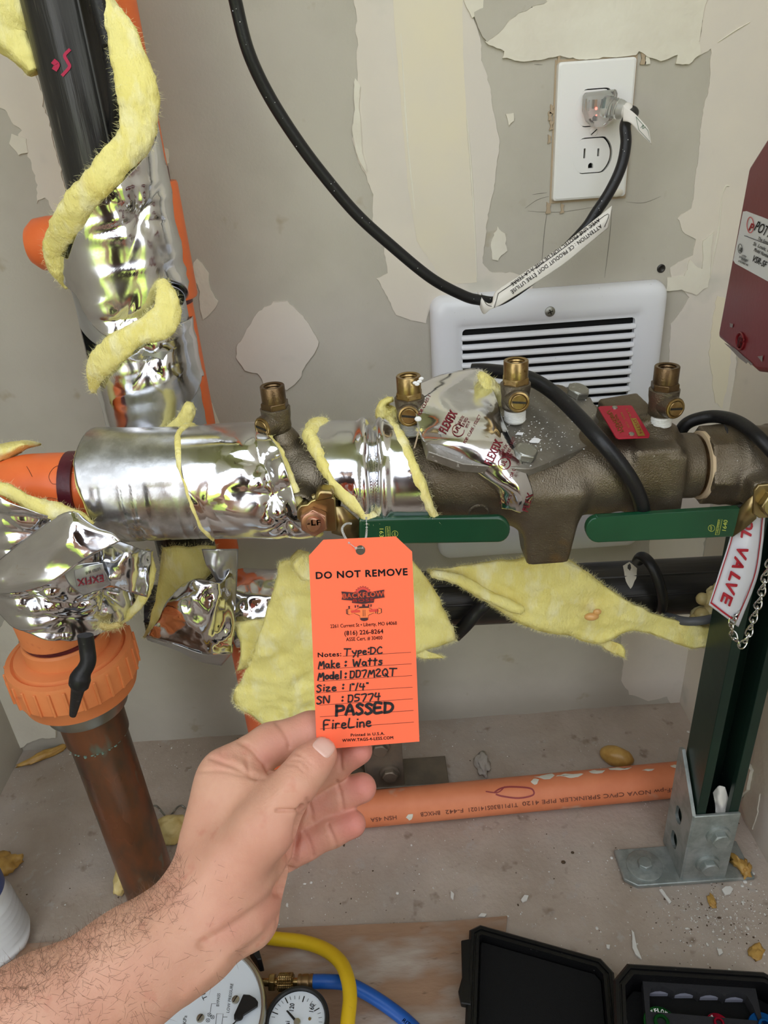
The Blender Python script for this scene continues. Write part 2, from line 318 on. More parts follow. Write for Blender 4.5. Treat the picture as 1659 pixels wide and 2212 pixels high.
M_rubber = mat('black rubber cable', (24, 24, 26), .42, bump=.2, bs=400, spots=[((70, 70, 70), 120, .68, .74)])
M_orange = mat('orange plastic pipe', (246, 124, 66), .38, spec=.45, c2=(240, 116, 60), cs=20, bump=.05, bs=60, coat=.1)
M_orangel = mat('orange fitting plastic', (232, 142, 86), .55, c2=(224, 130, 76), cs=16, bump=.25, bs=160, spots=[((190, 92, 60), 30, .66, .74)])
M_orangef = mat('dusty orange floor pipe', (226, 138, 96), .5, c2=(216, 126, 84), cs=14, bump=.1, bs=90, spots=[((206, 178, 158), 20, .64, .76)])
M_primer = mat('purple primer', (92, 34, 44), .35, c2=(74, 22, 34), cs=40, bump=.3, bs=150)
M_copper = mat('tarnished copper', (132, 86, 60), .38, .6, c2=(92, 78, 64), cs=24, cmix=(.42, .62), stretch=(1, 1, .4), bump=.3, bs=50, rs=(18, .25, .5), spots=[((106, 124, 112), 34, .60, .70), ((168, 112, 72), 14, .55, .7)])
M_galv = mat('galvanised steel', (168, 174, 172), .45, .55, c2=(146, 154, 150), cs=60, bump=.25, bs=200, spots=[((186, 190, 188), 40, .6, .75)])
M_steel = mat('bare steel', (150, 150, 142), .32, .9, bump=.2, bs=120)
M_white = mat('white speck', (235, 235, 235), .8)

def fuzz(mb, P, Nn, n, L, seed=1, w=.000055, curl=.9):
    n = int(n * 2.6); r = np.random.default_rng(seed); P = np.asarray(P); Nn = np.asarray(Nn); idx = r.integers(0, len(P), n)
    for i in idx:
        p = P[i] + r.normal(0, .0006, 3); d = nrm(Nn[i] + r.normal(0, .6, 3)); l = L * r.uniform(.3, 1.2) * .8; side = nrm(np.cross(d, r.normal(0, 1, 3))) * w
        b = nrm(r.normal(0, 1, 3)) * l * curl * .4; q = [p + d * l * t + b * t * t for t in (0, .35, .7, 1)]
        mb.add([q[0] - side, q[0] + side, q[1] - side, q[1] + side, q[2] - side * .8, q[2] + side * .8, q[3]], [(0, 1, 3, 2), (2, 3, 5, 4), (4, 5, 6)])
    return mb
def rope(px, Y, thick=.010, seed=1, m=None, parent=None, name='fibreglass_edge', hair=0, nz=.15, hl=.004, roll=None, mode='Y'):
    """soft flattened strip of batt along picture points (x, y, half-width in px)"""
    pts = []; ws = []
    for k, q in enumerate(px):
        yy = Y[k] if hasattr(Y, '__len__') else Y
        p = atY(q[0], q[1], yy) if mode == 'Y' else at(q[0], q[1], yy); pts.append(p); ws.append(q[2] / FPX * float((p - CAM) @ FW))
    P = spline(pts, 8); Wd = spline([np.array([w, 0, 0]) for w in ws], 8)[:, 0]
    T = np.gradient(P, axis=0); seg = 30; R = []
    for i in range(len(P)):
        t = nrm(T[i]); v = nrm(CAM - P[i]); s_ = nrm(np.cross(t, v)); n_ = np.cross(s_, t); e = 1.0 if 0 < i < len(P) - 1 else .4
        row = []
        for a in np.linspace(0, 2 * math.pi, seg, endpoint=False):
            c, s = math.cos(a), math.sin(a); q = P[i] + s_ * Wd[i] * e * np.sign(c) * abs(c) ** .8 + n_ * thick / 2 * e * np.sign(s) * abs(s) ** .7
            row.append(q)
        R.append(row)
    R = np.array(R); C = P[:, None]; D = R - C
    k = 1 + nz * 1.3 * (fbm(R, 48, seed, 3)[..., None]) ; R = C + D * k + (fbm(R, 300, seed + 9, 2)[..., None] * .0009) * (D / np.maximum(1e-9, np.linalg.norm(D, axis=2, keepdims=True)))
    b = MB().grid(R, wv=True); b.f.append(tuple(range(seg))[::-1]); b.f.append(tuple((len(P) - 1) * seg + q for q in range(seg)))
    o = b.build(name, m or M_batt, parent, ang=180)
    if hair:
        f = MB(); fuzz(f, R.reshape(-1, 3), (D / np.maximum(1e-9, np.linalg.norm(D, axis=2, keepdims=True))).reshape(-1, 3), hair, hl, seed); f.build('loose_fibres', M_fib, parent if parent is not None else o, ang=180, recalc=False, kind='stuff')
    return o
def panel(Lp, Rp, Y, thick=.008, seed=1, m=None, parent=None, name='batt', hair=0, nz=.004, n=10, na=26, amp2=.0007, hl=.0045, mode='Y'):
    """a slab between two picture polylines (x, y[, dY]); Y is the depth plane"""
    def w(q): return (atY(q[0], q[1], Y + (q[2] if len(q) > 2 else 0)) if mode == 'Y' else at(q[0], q[1], Y + (q[2] if len(q) > 2 else 0)))
    A = spline([w(q) for q in Lp], n); B = spline([w(q) for q in Rp], n)
    if len(A) != len(B):
        tt = np.linspace(0, 1, max(len(A), len(B))); A, B = [np.stack([np.interp(tt, np.linspace(0, 1, len(X)), X[:, i]) for i in range(3)], 1) for X in (A, B)]
    a = np.linspace(0, 1, na); F_ = A[:, None] * (1 - a)[None, :, None] + B[:, None] * a[None, :, None]
    nn = nrm(CAM - F_.reshape(-1, 3).mean(0)); F_ = F_ + nn * (fbm(F_, 28, seed, 3)[..., None] * nz)
    wob = np.stack([fbm(F_, 90, seed + 3, 2), fbm(F_, 90, seed + 4, 2), fbm(F_, 90, seed + 5, 2)], -1) * amp2 * 1.6
    F_ = F_ + wob; m_ = len(A)
    ed = np.minimum.outer(np.minimum(np.arange(m_), np.arange(m_)[::-1]) / 3.0, np.ones(na)); ed = np.minimum(ed, np.minimum(np.arange(na), np.arange(na)[::-1])[None] / 3.0); ed = np.sqrt(1 - (1 - np.clip(ed, 0, 1)) ** 2)
    ft = F_ + nn * (thick * .5 * ed)[..., None] + nn * (fbm(F_, 170, seed + 7, 3) * amp2)[..., None]; bk = F_ - nn * (thick * .5 * ed)[..., None]
    b = MB().grid(ft); b.grid(bk[:, ::-1]);
    o = b.build(name, m or M_batt, parent, ang=180)
    wd_ = o.modifiers.new('w', 'WELD'); wd_.merge_threshold = .0003
    if hair:
        pe = np.vstack([ft[0], ft[-1], ft[:, 0], ft[:, -1]]); c_ = F_.reshape(-1, 3).mean(0); f = MB(); fuzz(f, pe, [nrm(p - c_) for p in pe], hair, hl, seed)
        fuzz(f, ft.reshape(-1, 3), np.broadcast_to(nn, (ft.shape[0] * ft.shape[1], 3)) * .5, hair, hl * .7, seed + 1, w=.00005, curl=2.5)
        f.build('loose_fibres', M_fib, parent if parent is not None else o, ang=180, recalc=False, kind='stuff')
    return o
M_red = mat('maroon print', (120, 32, 44), .5); M_blk = mat('black print', (28, 26, 26), .5)
class Cyl:
    def __init__(s, A, B):
        s.A = np.asarray(A, float); s.B = np.asarray(B, float); s.L = np.linalg.norm(s.B - s.A); s.d = (s.B - s.A) / s.L
        v = CAM - (s.A + s.B) / 2; v = v - s.d * (v @ s.d); s.u = nrm(v); s.w = np.cross(s.d, s.u)
    def uv(s, px, py, r):
        o = CAM - s.A; d = ray(px, py); oo = o - s.d * (o @ s.d); dd = d - s.d * (d @ s.d)
        a, b, c = dd @ dd, oo @ dd, oo @ oo - r * r; D = b * b - a * c
        t = (-b - math.sqrt(D)) / a if D > 0 else -b / a
        p = o + d * t; return p @ s.d, math.atan2(p @ s.w, p @ s.u)
    def pt(s, u, th, r): return s.A + s.d * u + (s.u * math.cos(th) + s.w * math.sin(th)) * r
    def pts(s, U, T, R): return s.A + U[..., None] * s.d + (np.cos(T)[..., None] * s.u + np.sin(T)[..., None] * s.w) * R[..., None]
def edgef(cyl, pts, r, back=0.):
    q = sorted([cyl.uv(x, y, r)[::-1] for x, y in pts]); th = [a for a, _ in q]; u = [b for _, b in q]
    th = [-math.pi] + th + [math.pi]; m = (u[0] + u[-1]) / 2 + back; u = [m] + u + [m]
    return lambda t: np.interp(t, th, u)
def wrapsheet(cyl, r, e0, e1, m, name, parent, amp=.0012, s=1, nu=70, nt=110, pin=(), ell=0., sc=30, flute=0., fn=None):
    t = np.linspace(-math.pi, math.pi, nt); a = np.linspace(0, 1, nu); U = e0(t)[None] * (1 - a)[:, None] + e1(t)[None] * a[:, None]; T = np.broadcast_to(t[None], U.shape)
    base = cyl.pts(U, T, np.full(U.shape, r))
    al_ = np.stack([U * .35, np.cos(T) * r, np.sin(T) * r], -1)
    R = r + amp * (ridge(al_, sc * 1.3, s) - .5) * 1.1 + amp * .35 * ridge(base, sc * 2.2, s + 3) + ell * np.cos(2 * T + 1.0 + U * 12) + .0016 * noise(al_, 14, s + 8)
    if flute: R = R + flute * ridge(np.stack([U * 1.0, np.cos(T) * r * .25, np.sin(T) * r * .25], -1), 90, s + 5)
    for (px, py, sig, am, nfold) in pin:
        pu, pth = cyl.uv(px, py, r); du = (U - pu); dv = (T - pth) * r; rho = np.hypot(du, dv); ph = np.arctan2(dv, du)
        R = R - am * np.exp(-(rho / sig) ** 2) + am * .55 * np.exp(-(rho / (sig * 2.6)) ** 1.5) * np.abs(np.sin(nfold * ph / 2 + s)) * np.clip(rho / sig, 0, 1)
    if fn is not None: R = R + fn(U, T)
    R[:, -1] = R[:, 0]
    P = cyl.pts(U, T, R); b = MB().grid(P[:, :-1], wv=True); return b.build(name, m, parent, ang=180, recalc=False, solid=.0007, off=1), P

# ---- black riser on the left, with its crossing coupling to the lying pipe
VY = .62
xv = (atY(152, 0, VY)[0] + atY(335, 940, VY)[0]) / 2
riser = thing('steel_pipe', 'thick black steel riser pipe with pink crayon mark, upper left', 'pipe', (xv, VY, .02))
MB().lathe((xv, VY, .36), (0, 0, 1), [(0, .0275), (1.59, .0275)], 40).build('pipe_barrel', M_blackp, riser)
for px_ in (108, 132, 178): # faint weld and die ridges along the pipe
    p = atY(px_, 60, VY - .0268); MB().tube([(p[0], p[1] + abs(p[0] - xv) * .25, .45), (p[0], p[1] + abs(p[0] - xv) * .25, 1.3)], .0012, 6).build('seam_ridge', M_blackp, riser)
M_pink = mat('pink crayon', (176, 40, 76), .7, bump=.5, bs=300)
cr = Cyl((xv, VY, 1.3), (xv, VY, .4))
def on_cyl(c, r): return lambda x, y: c.pt(*c.uv(x, y, r), r + .0004)
mb = MB(); stroke(mb, [(150, 108), (140, 120), (147, 135), (150, 145), (136, 162)], 7, on_cyl(cr, .0278)); stroke(mb, [(118, 134), (124, 140), (120, 148)], 12, on_cyl(cr, .0278)); mb.build('crayon_mark', M_pink, riser, label='pink crayon mark')
# ---- orange pipe behind
OY = .705; ro = .0232
xo = atY(292, 0, OY)[0] * .5 + atY(470, 940, OY)[0] * .5 - ro * 1.0
orp = thing('plastic_pipe', 'orange vertical plastic pipe behind the foil wrapped riser', 'pipe', (xo, OY, .35))
MB().lathe((xo, OY, .33), (0, 0, 1), [(0, ro), (1.62, ro)], 36).build('pipe_barrel', M_orange, orp)
h0, h1 = atY(415, 640, OY)[2], atY(350, 392, OY)[2]
MB().lathe((xo, OY, h0), (0, 0, 1), [(0, ro), (0, ro + .005), (.002, ro + .006), (h1 - h0 - .002, ro + .006), (h1 - h0, ro + .005), (h1 - h0, ro)], 36).build('coupling', M_orange, orp)
MB().lathe((xo, OY, h1), (0, 0, 1), [(0, ro + .0004), (.011, ro + .0006), (.012, ro)], 30).build('primer_band', M_primer, orp); MB().lathe((xo, OY, h0 - .005), (0, 0, 1), [(0, ro + .0004), (.005, ro + .0006)], 30).build('primer_band', M_primer, orp)
pe = atY(66, 530, OY - .01); hm = (h0 + h1) / 2 + .005
MB().lathe((xo, pe[1], pe[2]), (-1, 0, 0), [(0, .023), (xo - pe[0] - .02, .023), (xo - pe[0] - .008, .0215), (xo - pe[0] - .001, .016), (xo - pe[0], .008)], 32).build('tee_branch', M_orange, orp)
# ---- thin black heating cable down the riser
rope_pts = [np.array([xv + .006, VY - .036, 1.94]), np.array([xv + .006, VY - .036, 1.35]), atY(196, -60, VY - .036), atY(212, 0, VY - .034), atY(228, 60, VY - .033), atY(242, 130, VY - .033), atY(250, 210, VY - .032), atY(252, 260, VY - .025), atY(245, 330, VY - .01)]
c_ = MB().tube(spline(rope_pts, 8), .0052, 12, flat=.7).build('heating_cable', M_rubber, None); tag(c_, 'flat black heating cable running down beside the black riser', 'cable')

# ---- insulation on the riser: foil spirals and fluffy yellow edges
vw = thing('pipe_insulation', 'yellow fibreglass and foil strip spiralled down the vertical riser', 'insulation', (xv, VY - .03, .45))
cv = Cyl((xv, VY, 1.15), (xv, VY, .30))
r1, r2_, r3 = .046, .043, .040
wrapsheet(cv, r1, edgef(cv, [(350, 225), (330, 300), (280, 370), (230, 420), (190, 460), (150, 560)], r1, .02), edgef(cv, [(350, 600), (332, 655), (300, 700), (262, 730), (236, 726), (200, 700), (170, 640), (132, 590)], r1, .06), M_foil, 'foil_facing', vw, .0014, 11, sc=14, pin=[(300, 470, .012, .005, 7), (270, 690, .008, .004, 6)], flute=.001)
wrapsheet(cv, r2_, edgef(cv, [(120, 600), (170, 640), (200, 700), (262, 735), (330, 690), (390, 660)], r2_), edgef(cv, [(160, 700), (200, 830), (240, 760), (330, 770), (410, 800)], r2_, .02), M_foilg, 'foil_facing', vw, .0012, 12)
wrapsheet(cv, r2_ + .001, edgef(cv, [(430, 680), (380, 700), (320, 740), (260, 780), (200, 820)], r2_), edgef(cv, [(428, 812), (395, 890), (350, 942), (300, 950), (240, 950), (205, 850)], r2_, .03), M_foil, 'foil_facing', vw, .0014, 14, pin=[(318, 785, .010, .004, 5)], sc=14, flute=.0006)
wrapsheet(cv, r3, edgef(cv, [(205, 845), (245, 830), (300, 850), (400, 860)], r3), edgef(cv, [(210, 1000), (300, 1010), (420, 1000)], r3), M_foilg, 'foil_facing', vw, .0014, 15)
rope([(70, -520, 40), (20, -360, 50), (60, -180, 50), (40, -40, 50), (30, 20, 48), (26, 70, 44), (56, 120, 30), (76, 160, 14)], VY + .002, .03, 30, None, vw, hair=300)
rope([(70, -300, 30), (140, -170, 34), (190, -80, 22), (212, -30, 14), (236, 20, 20), (262, 70, 30), (282, 130, 42), (298, 200, 46), (296, 262, 42), (280, 312, 36), (240, 358, 34), (200, 402, 30), (166, 446, 28), (136, 496, 28), (118, 540, 26), (126, 580, 18), (140, 612, 8)], [VY - .036, VY - .042, VY - .036, VY - .03, VY - .03, VY - .036, VY - .04, VY - .046, VY - .048, VY - .052, VY - .056, VY - .056, VY - .05, VY - .04, VY - .03, VY - .02, VY - .01], .014, 31, None, vw, hair=1300, hl=.005)
rope([(350, 612, 12), (362, 640, 22), (358, 680, 30), (336, 708, 32), (296, 722, 26), (252, 752, 30), (224, 780, 30), (206, 808, 20), (202, 840, 8)], [VY - .03, VY - .04, VY - .045, VY - .05, VY - .053, VY - .053, VY - .05, VY - .045, VY - .035], .013, 32, None, vw, hair=1100, hl=.005)
rope([(408, 872, 10), (402, 900, 16), (380, 925, 16), (355, 946, 14), (330, 965, 10)], VY - .046, .012, 33, None, vw, hair=300)

# ---- main run: cylinder axis
mA = atY(60, 1056, AY); mB = atY(1640, 1000, AY - .005); cm = Cyl(mA, mB)
elb = thing('pipe_elbow', 'bright orange plastic elbow poking out of foil on the left', 'elbow', atY(60, 1056, AY))
e0 = atY(150, 1054, AY); e1 = mA; xd = atY(238, 1640, AY)[0]; e2 = np.array([xd, AY, e1[2] - .045])
ep = spline([atY(155, 1052, AY), atY(110, 1053, AY), atY(50, 1060, AY), np.array([xd - .010 if False else atY(0, 1090, AY)[0], AY, e1[2] - .014]), np.array([atY(0, 1090, AY)[0] - .008, AY, e1[2] - .05]), ], 10)
MB().tube(ep, .0272, 36).build('elbow_body', M_orange, elb)
MB().lathe(atY(166, 1052, AY), cm.d, [(-.004, .0274), (-.004, .0285), (.006, .0285), (.006, .02)], 36, caps=False).build('primer_band', M_primer, elb)
MB().lathe(atY(172, 1052, AY), cm.d, [(0, .0255), (.13, .0255)], 30).build('pipe_barrel', M_orange, elb)
M_hair = mat('dark hair', (70, 40, 30), .6)
ce = Cyl(atY(-40, 1060, AY), atY(200, 1052, AY)); oc = on_cyl(ce, .0278); mb = MB()
for q in [[(137, 1005), (118, 1010), (106, 1028), (112, 1044), (124, 1046), (134, 1052), (130, 1056)], [(58, 1008), (64, 1018), (70, 1030)], [(80, 1079), (110, 1075), (140, 1084)]]:
    P = spline([np.array([x, y, 0.]) for x, y in q], 6); mb.tube([oc(x, y) for x, y, _ in P], .00016, 4)
mb.build('stray_hair', M_hair, elb)
# ---- foil on the main run
hw = thing('pipe_insulation', 'smooth foil wrap on the horizontal pipe between orange elbow and first test cock', 'insulation', atY(400, 1180, AY))
rm = .0445
s1 = edgef(cm, [(172, 962), (160, 1000), (166, 1040), (185, 1090), (215, 1150), (262, 1184)], rm, .0); seam = edgef(cm, [(384, 946), (388, 985), (396, 1030), (412, 1080), (430, 1125), (450, 1152), (470, 1180)], rm, .0)
s3 = edgef(cm, [(578, 946), (604, 975), (622, 1020), (638, 1070), (650, 1110), (690, 1170)], rm, .0)
wrapsheet(cm, rm, s1, seam, M_foild, 'foil_facing', hw, .0007, 41, sc=16, fn=lambda U, T: -.0012 * np.clip(ridge(np.stack([U, T * .004, T * 0], -1), 130, 3), .4, 1) * (T > 0), pin=[(300, 1150, .006, .002, 7)])
wrapsheet(cm, rm + .0012, seam, s3, M_foil, 'foil_facing', hw, .0009, 42, sc=18, pin=[(560, 1000, .012, .006, 5), (588, 1070, .012, .009, 5), (620, 1130, .010, .007, 6), (440, 1100, .02, .002, 7)])
def bandedge(cyl, ef, r, w, m, parent, s=1, name='fibreglass_edge', t0=-1.9, t1=1.9, hair=250, thick=.006):
    t = np.linspace(t0, t1, 60); P = [cyl.pt(float(ef(q)), q, r) for q in t]; W_ = [w * (1 + .35 * float(noise(np.array([q, s, 0.]), 3, s))) * min(1, 4 * (1 - abs(2 * (q - t0) / (t1 - t0) - 1)) + .2) for q in t]
    P = np.array(P) + cyl.d * 0; R = []
    for i in range(len(P)):
        n_ = nrm(P[i] - cyl.A - cyl.d * ((P[i] - cyl.A) @ cyl.d)); row = [P[i] + cyl.d * W_[i] * math.cos(a) + n_ * thick / 2 * math.sin(a) for a in np.linspace(0, 2 * math.pi, 14, endpoint=False)]; R.append(row)
    R = np.array(R); R = R + cyl.d * (fbm(R, 200, s, 2) * w * .35)[..., None]
    b = MB().grid(R, wv=True); o = b.build(name, m, parent, ang=180)
    if hair: f = MB(); fuzz(f, R.reshape(-1, 3), (R - P[:, None]).reshape(-1, 3) / w, hair, .004, s); f.build('loose_fibres', M_fib, parent, ang=180, recalc=False, kind='stuff')
bandedge(cm, seam, rm + .0012, .0020, M_batt, hw, 51, hair=60, thick=.004, t1=1.3)
bandedge(cm, s3, rm - .001, .0035, M_batt, hw, 52, hair=200)
bandedge(cm, s1, rm - .003, .002, M_batt, hw, 53, hair=60, thick=.004)
# middle wrap between the ball valve and the valve body
hw2 = thing('pipe_insulation', 'short foil wrap with pinched fold above the left green lever', 'insulation', atY(800, 1100, AY))
m1 = edgef(cm, [(668, 940), (690, 985), (712, 1030), (742, 1070), (790, 1112), (820, 1130)], rm, -.0); m2 = edgef(cm, [(842, 908), (866, 950), (886, 990), (906, 1040), (926, 1090), (940, 1120)], rm, .0)
def mf(U, T):
    pu, pt_ = cm.uv(806, 985, rm); g = np.exp(-((U - pu) / .006) ** 2); return -.006 * np.exp(-((U - pu - .012 * (T - pt_) * 0) / .003) ** 2) * (1 - .5 * np.exp(-((T - pt_) / .12) ** 2)) + .003 * np.exp(-((np.abs(U - pu) - .007) / .004) ** 2) - .006 * np.exp(-((U - pu) / .01) ** 2 - ((T - pt_) / .18) ** 2)
wrapsheet(cm, rm, m1, m2, M_foil, 'foil_facing', hw2, .0012, 45, nu=110, sc=22, fn=mf)
bandedge(cm, m1, rm - .002, .0062, M_batt, hw2, 54, hair=900, thick=.012, t0=-2.0)
bandedge(cm, m2, rm - .002, .0042, M_batt, hw2, 55, hair=700, thick=.010)
rope([(868, 905, 14), (842, 900, 26), (828, 884, 20), (832, 868, 10), (850, 862, 6)], .56, .02, 56, None, hw2, hair=150)
# ---- foil on the elbow and drop (left)
ew = thing('pipe_insulation', 'crumpled foil wrap over the elbow above the orange union', 'insulation', atY(150, 1370, AY))
xd = atY(190, 1400, AY)[0]
ca = Cyl(atY(-90, 1080, AY - .004), atY(330, 1340, AY - .004)); cb = Cyl(np.array([atY(130, 1200, AY)[0], AY, atY(130, 1150, AY)[2]]), np.array([atY(160, 1420, AY)[0], AY, atY(160, 1440, AY)[2]]))
rb = .058
wrapsheet(cb, rb, edgef(cb, [(-60, 1050), (0, 1065), (80, 1100), (190, 1140), (300, 1230), (325, 1240)], rb, .01), edgef(cb, [(-20, 1290), (30, 1345), (80, 1370), (150, 1382), (185, 1378), (240, 1345), (318, 1285)], rb, -.02), M_foil, 'foil_facing', ew, .0014, 61, sc=18, nu=110, nt=150,
          pin=[(70, 1285, .010, .006, 7), (150, 1330, .02, .004, 9), (230, 1280, .012, .007, 6), (262, 1230, .010, .006, 5), (190, 1210, .02, .005, 5), (60, 1150, .02, .003, 7)], flute=.0008,
          fn=lambda U, T: .0022 * np.abs(np.sin(U * 210 + 1.2 * np.sin(T * 3))) * np.exp(-((T - .35) / .35) ** 2))
# diagonal flap crossing the wrap
def quadsheet(rows, m, name, parent, mode='Y', n=7, amp=.0015, s=1, sc=40, solid=.0006, crease=0, txt=None):
    """foil sheet through a net of picture points (x, y, depth)"""
    C = np.array([[atY(*q) if mode == 'Y' else at(*q) for q in r] for r in rows])
    A = np.array([spline(list(r), n) for r in C]); B = np.array([spline(list(A[:, j]), n) for j in range(A.shape[1])]).transpose(1, 0, 2)
    nn = nrm(CAM - B.reshape(-1, 3).mean(0)); B = B + nn * (ridge(B, sc, s) * amp + ridge(B, sc * 2.7, s + 2) * amp * .4)[..., None]
    o = MB().grid(B).build(name, m, parent, ang=180, recalc=False, solid=solid); return o, B
quadsheet([[(-30, 1235, .470), (60, 1160, .468), (150, 1105, .468), (200, 1140, .472)], [(-30, 1262, .458), (70, 1220, .456), (160, 1150, .456), (240, 1150, .462)], [(-20, 1285, .462), (90, 1268, .452), (190, 1205, .452), (262, 1168, .462)]], M_foil, 'foil_facing', ew, amp=.0025, s=5, sc=44)
quadsheet([[(205, 1150, .485), (240, 1160, .475), (300, 1185, .475), (330, 1190, .50)], [(200, 1230, .470), (240, 1210, .462), (292, 1210, .468), (326, 1230, .50)], [(190, 1290, .468), (235, 1268, .460), (280, 1280, .468), (318, 1290, .50)]], M_foil, 'foil_facing', ew, amp=.004, s=8, sc=60)
quadsheet([[(138, 1238, .458), (160, 1220, .456), (214, 1214, .456)], [(150, 1262, .456), (190, 1250, .454), (228, 1236, .455)], [(180, 1286, .456), (210, 1276, .455), (240, 1262, .456)]], M_foilg, 'printed_flap', ew, amp=.0008, s=9, sc=60)
tfl, Bfl = quadsheet([[(160, 1232, .448), (190, 1222, .446), (222, 1216, .448)], [(162, 1248, .447), (192, 1240, .445), (226, 1234, .447)], [(166, 1266, .448), (196, 1262, .446), (230, 1252, .448)]], M_foilg, 'printed_flap', ew, amp=.0002, s=9, sc=60)
fqx, fqy, fqz = proj(Bfl.reshape(-1, 3))
def on_fq(x, y): i = np.argsort((fqx - x) ** 2 + (fqy - y) ** 2)[:3]; return at(x, y, float(fqz[i].mean()) - .0012)
b = MB(); text(b, 'EXFIX', (222, 1242), (166, 1252), 15, on_fq, .03); b.build('maroon_brand_print', M_red, ew, recalc=False)
b = MB(); text(b, 'LISTED 181B', (216, 1226), (184, 1236), 6, on_fq, .01); b.build('small_print', M_blk, ew, recalc=False)
rope([(-20, 1052, 12), (20, 1064, 16), (70, 1088, 18), (120, 1104, 18), (170, 1120, 16), (198, 1138, 8)], AY - .050, .010, 62, None, ew, hair=500)
rope([(-30, 985, 22), (10, 975, 16), (50, 962, 10), (70, 960, 4)], AY + .016, .034, 63, None, ew, hair=160)
rope([(318, 1190, 6), (326, 1230, 9), (318, 1270, 10), (296, 1310, 9), (256, 1345, 8), (232, 1358, 5)], AY - .02, .008, 64, None, ew, hair=200)
rope([(215, 1350, 6), (235, 1354, 8), (262, 1348, 6)], AY - .045, .01, 65, M_battd, ew, hair=160, hl=.008)
# ---- union, adapter, copper
un = thing('pipe_union', 'large orange plastic union nut above the copper pipe', 'union', atY(150, 1550, AY))
ux = atY(205, 1560, AY)[0]; ux = (atY(155, 1470, AY)[0]); cuY = AY
cpx = (atY(316, 1700, AY)[0] + atY(191, 1700, AY)[0]) / 2
zt, zb = atY(150, 1390, AY - .04)[2], atY(150, 1555, AY - .04)[2]
cx = (atY(0, 1430, AY)[0] + atY(300, 1400, AY)[0]) / 2; cx = cpx * .5 + cx * .5
Rn = .0545
MB().lathe((cx, AY, zb), (0, 0, 1), [(0, Rn * .84), (.002, Rn * .9), (.016, Rn * .97), (.018, Rn), (.042, Rn), (.045, Rn * .985), (.046, Rn * .9), (.045, Rn * .885), (.044, Rn * .86), (.048, Rn * .84), (.049, Rn * .70), (.049, Rn * .66), (.062, Rn * .66), (.064, Rn * .63), (.064, Rn * .5)], 64).build('union_nut', M_orangel, un)
for k in range(28):
    a = k * 2 * math.pi / 28; d = np.array([math.cos(a), math.sin(a), 0]); MB().box(np.array([cx, AY, zb + .030]) + d * (Rn + .0004), .0012, .0012, .012, d, np.cross([0, 0, 1], d), (0, 0, 1)).build('grip_rib', M_orangel, un, bevel=.0005)
MB().lathe((cx, AY, zb + .064), (0, 0, 1), [(0, Rn * .61), (.003, Rn * .62), (.003, Rn * .55)], 48).build('primer_band', M_primer, un)
MB().lathe((cx - .002, AY, zb + .067), (0, 0, 1), [(0, Rn * .60), (.022, Rn * .62), (.024, Rn * .60)], 48).build('socket', M_orangel, un)
cp = thing('copper_pipe', 'tarnished brown copper pipe rising from the floor, lower left', 'pipe', (cpx, AY, 0))
zc = atY(190, 1625, AY - .027)[2]; ln = (cx - cpx)
axis = nrm(np.array([cx, AY, zb]) - np.array([cpx, AY, 0])) if False else np.array([0, 0, 1.])
cpx2 = (cpx + cx) / 2
MB().lathe((cpx, AY, 0.0), nrm(np.array([cx - cpx, 0, zb])), [(0, .027), (zb - .012, .027)], 44).build('pipe_barrel', M_copper, cp)
dr = nrm(np.array([cx - cpx, 0, zb])); b0 = np.array([cpx, AY, 0.])
MB().lathe(b0 + dr * (zb - .055), dr, [(0, .0272), (0, .0292), (.034, .0296), (.034, .0305), (.038, .0305), (.038, .027)], 44).build('female_adapter', M_copper, cp)
MB().lathe(b0 + dr * (zb - .019), dr, [(0, .030), (.0, .0365), (.006, .038), (.018, .038)], 44).build('steel_ring', M_steel, cp, label='grey steel ring')
M_tapew = mat('white thread tape', (228, 228, 224), .6, bump=.8, bs=400)
MB().lathe(b0 + dr * (zb - .0215), dr, [(0, .0295), (.001, .0318), (.003, .0315), (.003, .029)], 30).build('thread_tape', M_tapew, cp)
M_verd = mat('verdigris', (112, 134, 122), .8, bump=.5, bs=300)
cc = Cyl(b0, b0 + dr * .5); r = np.random.default_rng(3); mb = MB()
for k in range(46):
    th = r.uniform(-1.6, 1.6); mb.sphere(cc.pt(zb - .056 + r.normal(0, .0012), th, .0274), r.uniform(.0006, .0018), 6, 4, (1, 1, .7))
mb.build('verdigris_crust', M_verd, cp, kind='stuff')
# ---- black heating cable end hanging over the union
hc = thing('cable_end', 'black heat shrink cable end hanging over the orange union', 'cable', atY(165, 1555, AY - .06))
pp = [atY(184, 1372, AY - .066), atY(188, 1400, AY - .068), atY(190, 1430, AY - .072), atY(176, 1458, AY - .076), atY(170, 1480, AY - .078), atY(164, 1510, AY - .076), atY(157, 1545, AY - .068)]
q = spline(pp, 8); rr = np.interp(np.arange(len(q)) / 8, [0, 2, 2.6, 3.3, 4, 4.3, 5.2, 6], [.0062, .0062, .0062, .0084, .0080, .0054, .0042, .0028])
MB().tube(q, rr, 18, flat=.75).build('shrink_sleeve', M_rubber, hc)
MB().tube([q[-1], q[-1] + (q[-1] - q[-2]) * .8], .0014, 8).build('wire_tip', mat('wire tip', (200, 180, 130), .5), hc)
